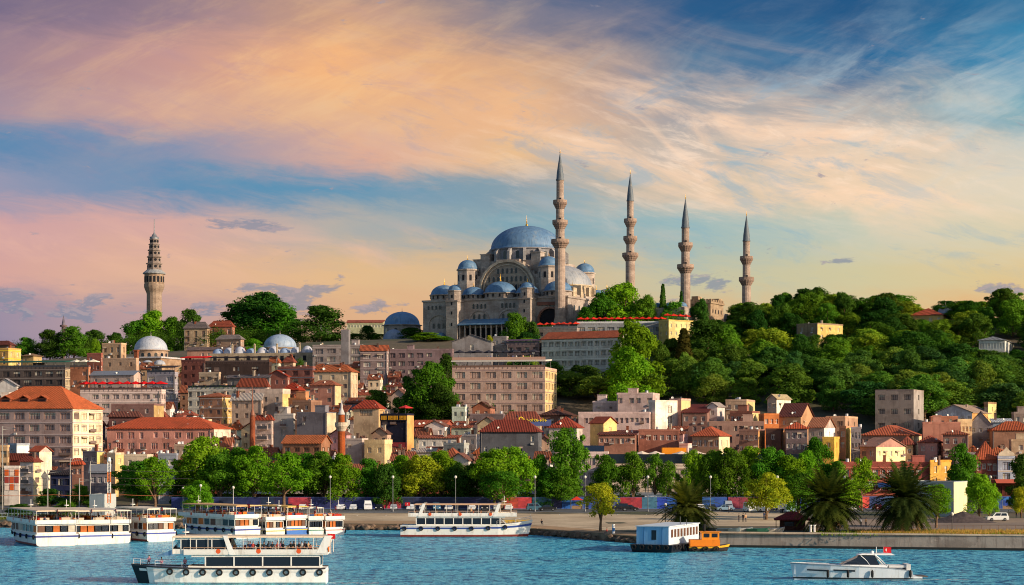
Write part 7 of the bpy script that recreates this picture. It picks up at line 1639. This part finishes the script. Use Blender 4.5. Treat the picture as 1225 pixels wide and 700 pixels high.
# mooring posts, signs and people on the quay
x = at(734,392); e = empty('mooring_post', (x,392,.4), 0, None, 'blue and white striped mooring post on the sandy shore', 'post')
for i, c in enumerate([(40,50,70),(226,226,226),(60,120,180),(226,226,226)]): q = MB(); q.cyl(0,0,i*.7,(i+1)*.7,.28,None,10); q.build('band', M_PAINT, e, None, c)
for px, Y, ci, pose, l in [(884,419,0,'stand','first of three dark clad people crossing the lot'),(889,420,0,'stand','middle one of three dark clad people crossing the lot'),(892,419,4,'stand','right hand one of three dark clad people crossing the lot'),(914,430,3,'stand','person in blue walking alone on the parking lot'),(872,470,1,'stand','person in white shirt beside the red hoarding'),(726,389,2,'sit','angler sitting on the sandy shore'),(1030,398,1,'stand','person in a white shirt behind the right grass'),(1036,398,4,'stand','person in a tan jacket behind the right grass'),(1216,440,0,'stand','dark clad person at the right road edge'),(1221,441,2,'stand','person in red at the right road edge'),(1068,376,3,'sit','person in blue resting under the tallest palm'),(648,425,0,'sit','person sitting on the quay near the central ferry bow'),(220,462,4,'stand','person in a tan jacket waiting at the left quay')]:
    person((at(px,Y), Y, gz(at(px,Y),Y)+.05), pr.uniform(0,6.28), pose, l, None, ci)
for i in range(26):
    px = pr.choice([pr.uniform(500,590),pr.uniform(680,800),pr.uniform(1185,1225)]); Y = pr.uniform(499,503); person((at(px,Y),Y,gz(at(px,Y),Y)+.1), pr.uniform(0,6.28), 'stand', 'pedestrian on the pavement behind the long hoardings', 'pedestrians behind the hoardings')
# yellow skips and crates beside the ferry bow
x = at(618,418); q = MB(); q.box(-2.6,2.6,-.9,.9,0,1.6); q.box(-2.8,2.8,-1.05,1.05,1.6,1.75)
for i in range(6): q.box(-2.5+i*.95,-2.38+i*.95,-1.0,-.9,0,1.6)
o = q.build('quay_container', M_METAL, None, None, (226,180,50)); o.location = (x,418,gz(x,418)); tag(o, 'ribbed yellow container on the quay beside the central ferry bow', 'container')
x = at(214,432); q = MB(); q.box(-2.4,2.4,-1,1,0,1.5); q.box(-2.2,2.2,-1.08,-1,.3,1.2); o = q.build('quay_crate', M_METAL, None, None, (214,166,60)); o.location = (x+1,450,gz(x,450)); tag(o, 'mustard yellow crate on the quay beside the short double deck ferry', 'crate')
# moored skiffs and clutter behind the right wall
for i, (px, c, l) in enumerate([(858,(90,110,120),'grey upturned skiff at the left end of the wall'),(874,(206,206,200),'white skiff stored behind the quay wall'),(893,(60,120,100),'green skiff stored behind the quay wall'),(912,(206,200,190),'second white skiff stored behind the quay wall')]):
    Y = 374; q = MB(); st = [(0,.8,.5,.75,0),(2,.95,.6,.7,0),(3.6,.6,.3,.8,.1),(4.4,.1,.04,1.0,.4)]; hull_mesh(q, st, 0); o = q.build('skiff', M_HULL, None, None, c); o.location = (at(px,Y),Y,gz(at(px,Y),Y)); o.rotation_euler = (0,0,(i%2)*.3-.1); tag(o, l, 'skiff')
q = MB()
for i in range(2): q.cyl(i*.7,0,0,1.1,.22,.18,8); q.cyl(i*.7,0,1.1,1.3,.28,None,8)
o = q.build('bollard_pair', M_PAINT, None, None, (214,210,206)); o.location = (at(970,366.5),366.8,2.86); tag(o, 'pair of white bollards on top of the quay wall', 'bollard')
# dirt heap
def heap():
    q = MB(); r = random.Random(4); n = 20; vs = []
    for j in range(7):
        for i in range(n): a = 2*pi*i/n; f = j/6; vs.append(((1-f)*7.5*cos(a)*(1+r.uniform(-.12,.12)), (1-f)*4*sin(a)*(1+r.uniform(-.1,.1)), 2.3*(f**1.1)+r.uniform(-.12,.12)*(f>0)))
    q.add(vs,[(j*n+i,j*n+(i+1)%n,(j+1)*n+(i+1)%n,(j+1)*n+i) for j in range(6) for i in range(n)],0,True)
    o = q.build('dirt_heap', simple('dark_dirt',(74,64,64),.95,0,.3,1.5,.5)); o.location = (at(1152,418),418,gz(at(1152,418),418)); tag(o, 'dark heap of dirt in front of the pale site hall', 'dirt heap')
heap()
# dry grass along the right quay
def grass(name, x0, x1, y0, y1, n, hgt, col, label):
    q = MB(); r = random.Random(int(x0))
    for i in range(n):
        x, y = r.uniform(x0,x1), r.uniform(y0,y1); z = gz(x,y); a = r.uniform(0,pi); s = r.uniform(.5,1.0)*hgt; w = .09; lx, ly = r.gauss(0,.2), r.gauss(0,.2)
        k = len(q.v); q.v += [(x-w*cos(a),y-w*sin(a),z),(x+w*cos(a),y+w*sin(a),z),(x+lx,y+ly,z+s)]; q.f.append((k,k+1,k+2)); q.m.append(0); q.sm.append(False)
    o = q.build(name, M_LEAF, None, None, col); tag(o, label, 'grass', None, 'stuff')
grass('dry_grass', 64, 110, 362, 376, 7000, .8, (176,148,92), 'dry straw coloured grass along the right quay wall')
grass('green_weeds', 56, 110, 361, 376, 2500, .7, (110,130,50), 'patchy green weeds along the right quay wall')
grass('bank_weeds', -140, -55, 458, 476, 5000, .7, (80,100,40), 'low weeds along the left tram line')
def tube_fence(label, x0, x1, y, hgt, col, z=None, n=30):
    q = MB(); f = lambda x: gz(x,y)
    for i in range(n+1): x = x0+(x1-x0)*i/n; q.cyl(x,y,f(x),f(x)+hgt,.04,None,5)
    for k in (.4,1.0): q.tube([(x0,y,f(x0)+hgt*k),((x0+x1)/2,y,f((x0+x1)/2)+hgt*k),(x1,y,f(x1)+hgt*k)],.03,4)
    o = q.build('railing', M_METAL, None, None, col); tag(o, label, 'railing')
tube_fence('grey pipe railing along the left tram line', -122, -84, 462, 1.3, (150,170,180)); tube_fence('thin rusty railing along the right grass strip', 60, 108, 377, 1.2, (120,90,70))
# wakes
def foam_mat():
    m, t, b = newmat('foam'); ov = obj_vec(t); n1 = t.noise(ov, 1.2, 5, .7); al = t.step(n1, .46, .62)
    b.inputs['Base Color'].default_value = (.75,.78,.76,1); b.inputs['Roughness'].default_value = .6; t.put(b.inputs['Alpha'], al*.8); return m
FM = foam_mat()
for nm, x0, x1, y, w, l in (('wake',at(391,274),at(391,274)+7,276.5,1.6,'white foam wake trailing the nearest ferry'),('wake',at(1104,281),at(1104,281)+7,283,1.2,'faint foam wake behind the motor yacht'),('wake',at(948,281),at(1104,281),280.4,.35,'thin foam line along the motor yacht side'),('wake',at(160,274),at(391,274),273.2,.5,'thin foam line along the nearest ferry side')):
    q = MB(); q.quad((x0,y-w*.5,.012),(x1,y-w,.012),(x1,y+w,.012),(x0,y+w*.5,.012)); tag(q.build(nm, FM), l, 'wake', None, 'stuff')
for o in list(bpy.data.objects):
    if o.name.startswith('body_tmp'): bpy.data.objects.remove(o)

strip('kerb', simple('kerb_stone',(176,168,156),.9), -300, 150, 477.7, 478.3, .18, 60, 1)
for i in range(26):
    xk = -118+i*6.8; q = MB(); q.box(-.06,.06,-2.6,2.6,0,.012)
    if xk > 62: break
    o = q.build('bay_line', M_WHITE); o.location = (xk, 469, gz(xk,469)+.06); tag(o, 'faded white parking bay line painted on the lot', 'parking line', 'parking bay lines on the lot')
for i, px in enumerate((565,580,594,609,822,838,852)):
    car(['white car by the navy hoarding behind the ferry pylon','dark car by the navy hoarding behind the ferry bow','silver car by the end of the navy hoarding','white car at the gap before the red hoarding','red car left of the pale blue car near the palm','white car behind the crown of the date palm','dark car peeping right of the date palm'][i], px, 486.5, radians(-90+(i%3-1)*4), [(226,226,226),(34,36,44),(160,166,172),(222,224,226),(150,40,40),(222,222,222),(40,44,56)][i], 'car')
for i, px in enumerate((395,470,545,640,700,775,850,930,1010,1185)):
    lamp(['lamp post beside the leftmost white cars','lamp post before the left red hoarding','lamp post behind the middle of the central ferry','lamp post right of the central ferry bow','lamp post left of the lone yellow green tree','lamp post before the teal hoarding panel','lamp post left of the dusky red hoarding','lamp post beside the pale blue lorry','lamp post between the two right hand palms','lamp post before the rust coloured eatery'][i], px, 480, 8.0, (120,122,126))

for i, px in enumerate((922,934,968,981,1019,1050)):
    car(['black car between the minibuses and the lorry','silver car left of the pale blue lorry','white car in shade behind the middle palm','dark blue car in shade behind the middle palm','white car behind the palms near the red hoarding','red car before the teal hoarding on the right'][i], px, 486, radians(-90+(i%3-1)*5), [(34,34,38),(160,164,168),(224,224,222),(36,50,90),(222,222,222),(150,44,44)][i], 'car')
for i, (px, c, l) in enumerate([(690,(200,60,50),'small red stall awning beside the yellow green tree'),(1175,(226,220,210),'white tent stall behind the slim bright trees'),(1205,(60,110,170),'blue tent stall behind the white off road car')]):
    Y = 494; x = at(px,Y); e = empty('market_stall', (x,Y,gz(x,Y)), 0, None, l, 'stall')
    q = MB(); q.add([(-1.6,-1.3,2.3),(1.6,-1.3,2.3),(1.6,1.3,2.3),(-1.6,1.3,2.3),(0,0,3.2)],[(0,1,4),(1,2,4),(2,3,4),(3,0,4)]); q.build('canopy', M_CLOTH, e, None, c)
    for sx in (-1.5,1.5):
        for sy in (-1.2,1.2): q = MB(); q.cyl(sx,sy,0,2.3,.05,None,6); q.build('leg', M_STEEL, e)
    q = MB(); q.box(-1.3,1.3,-1,-.4,.8,.9); q.box(-1.3,1.3,-.98,-.94,.1,.8); q.build('counter', M_PAINT, e, None, (150,120,90))
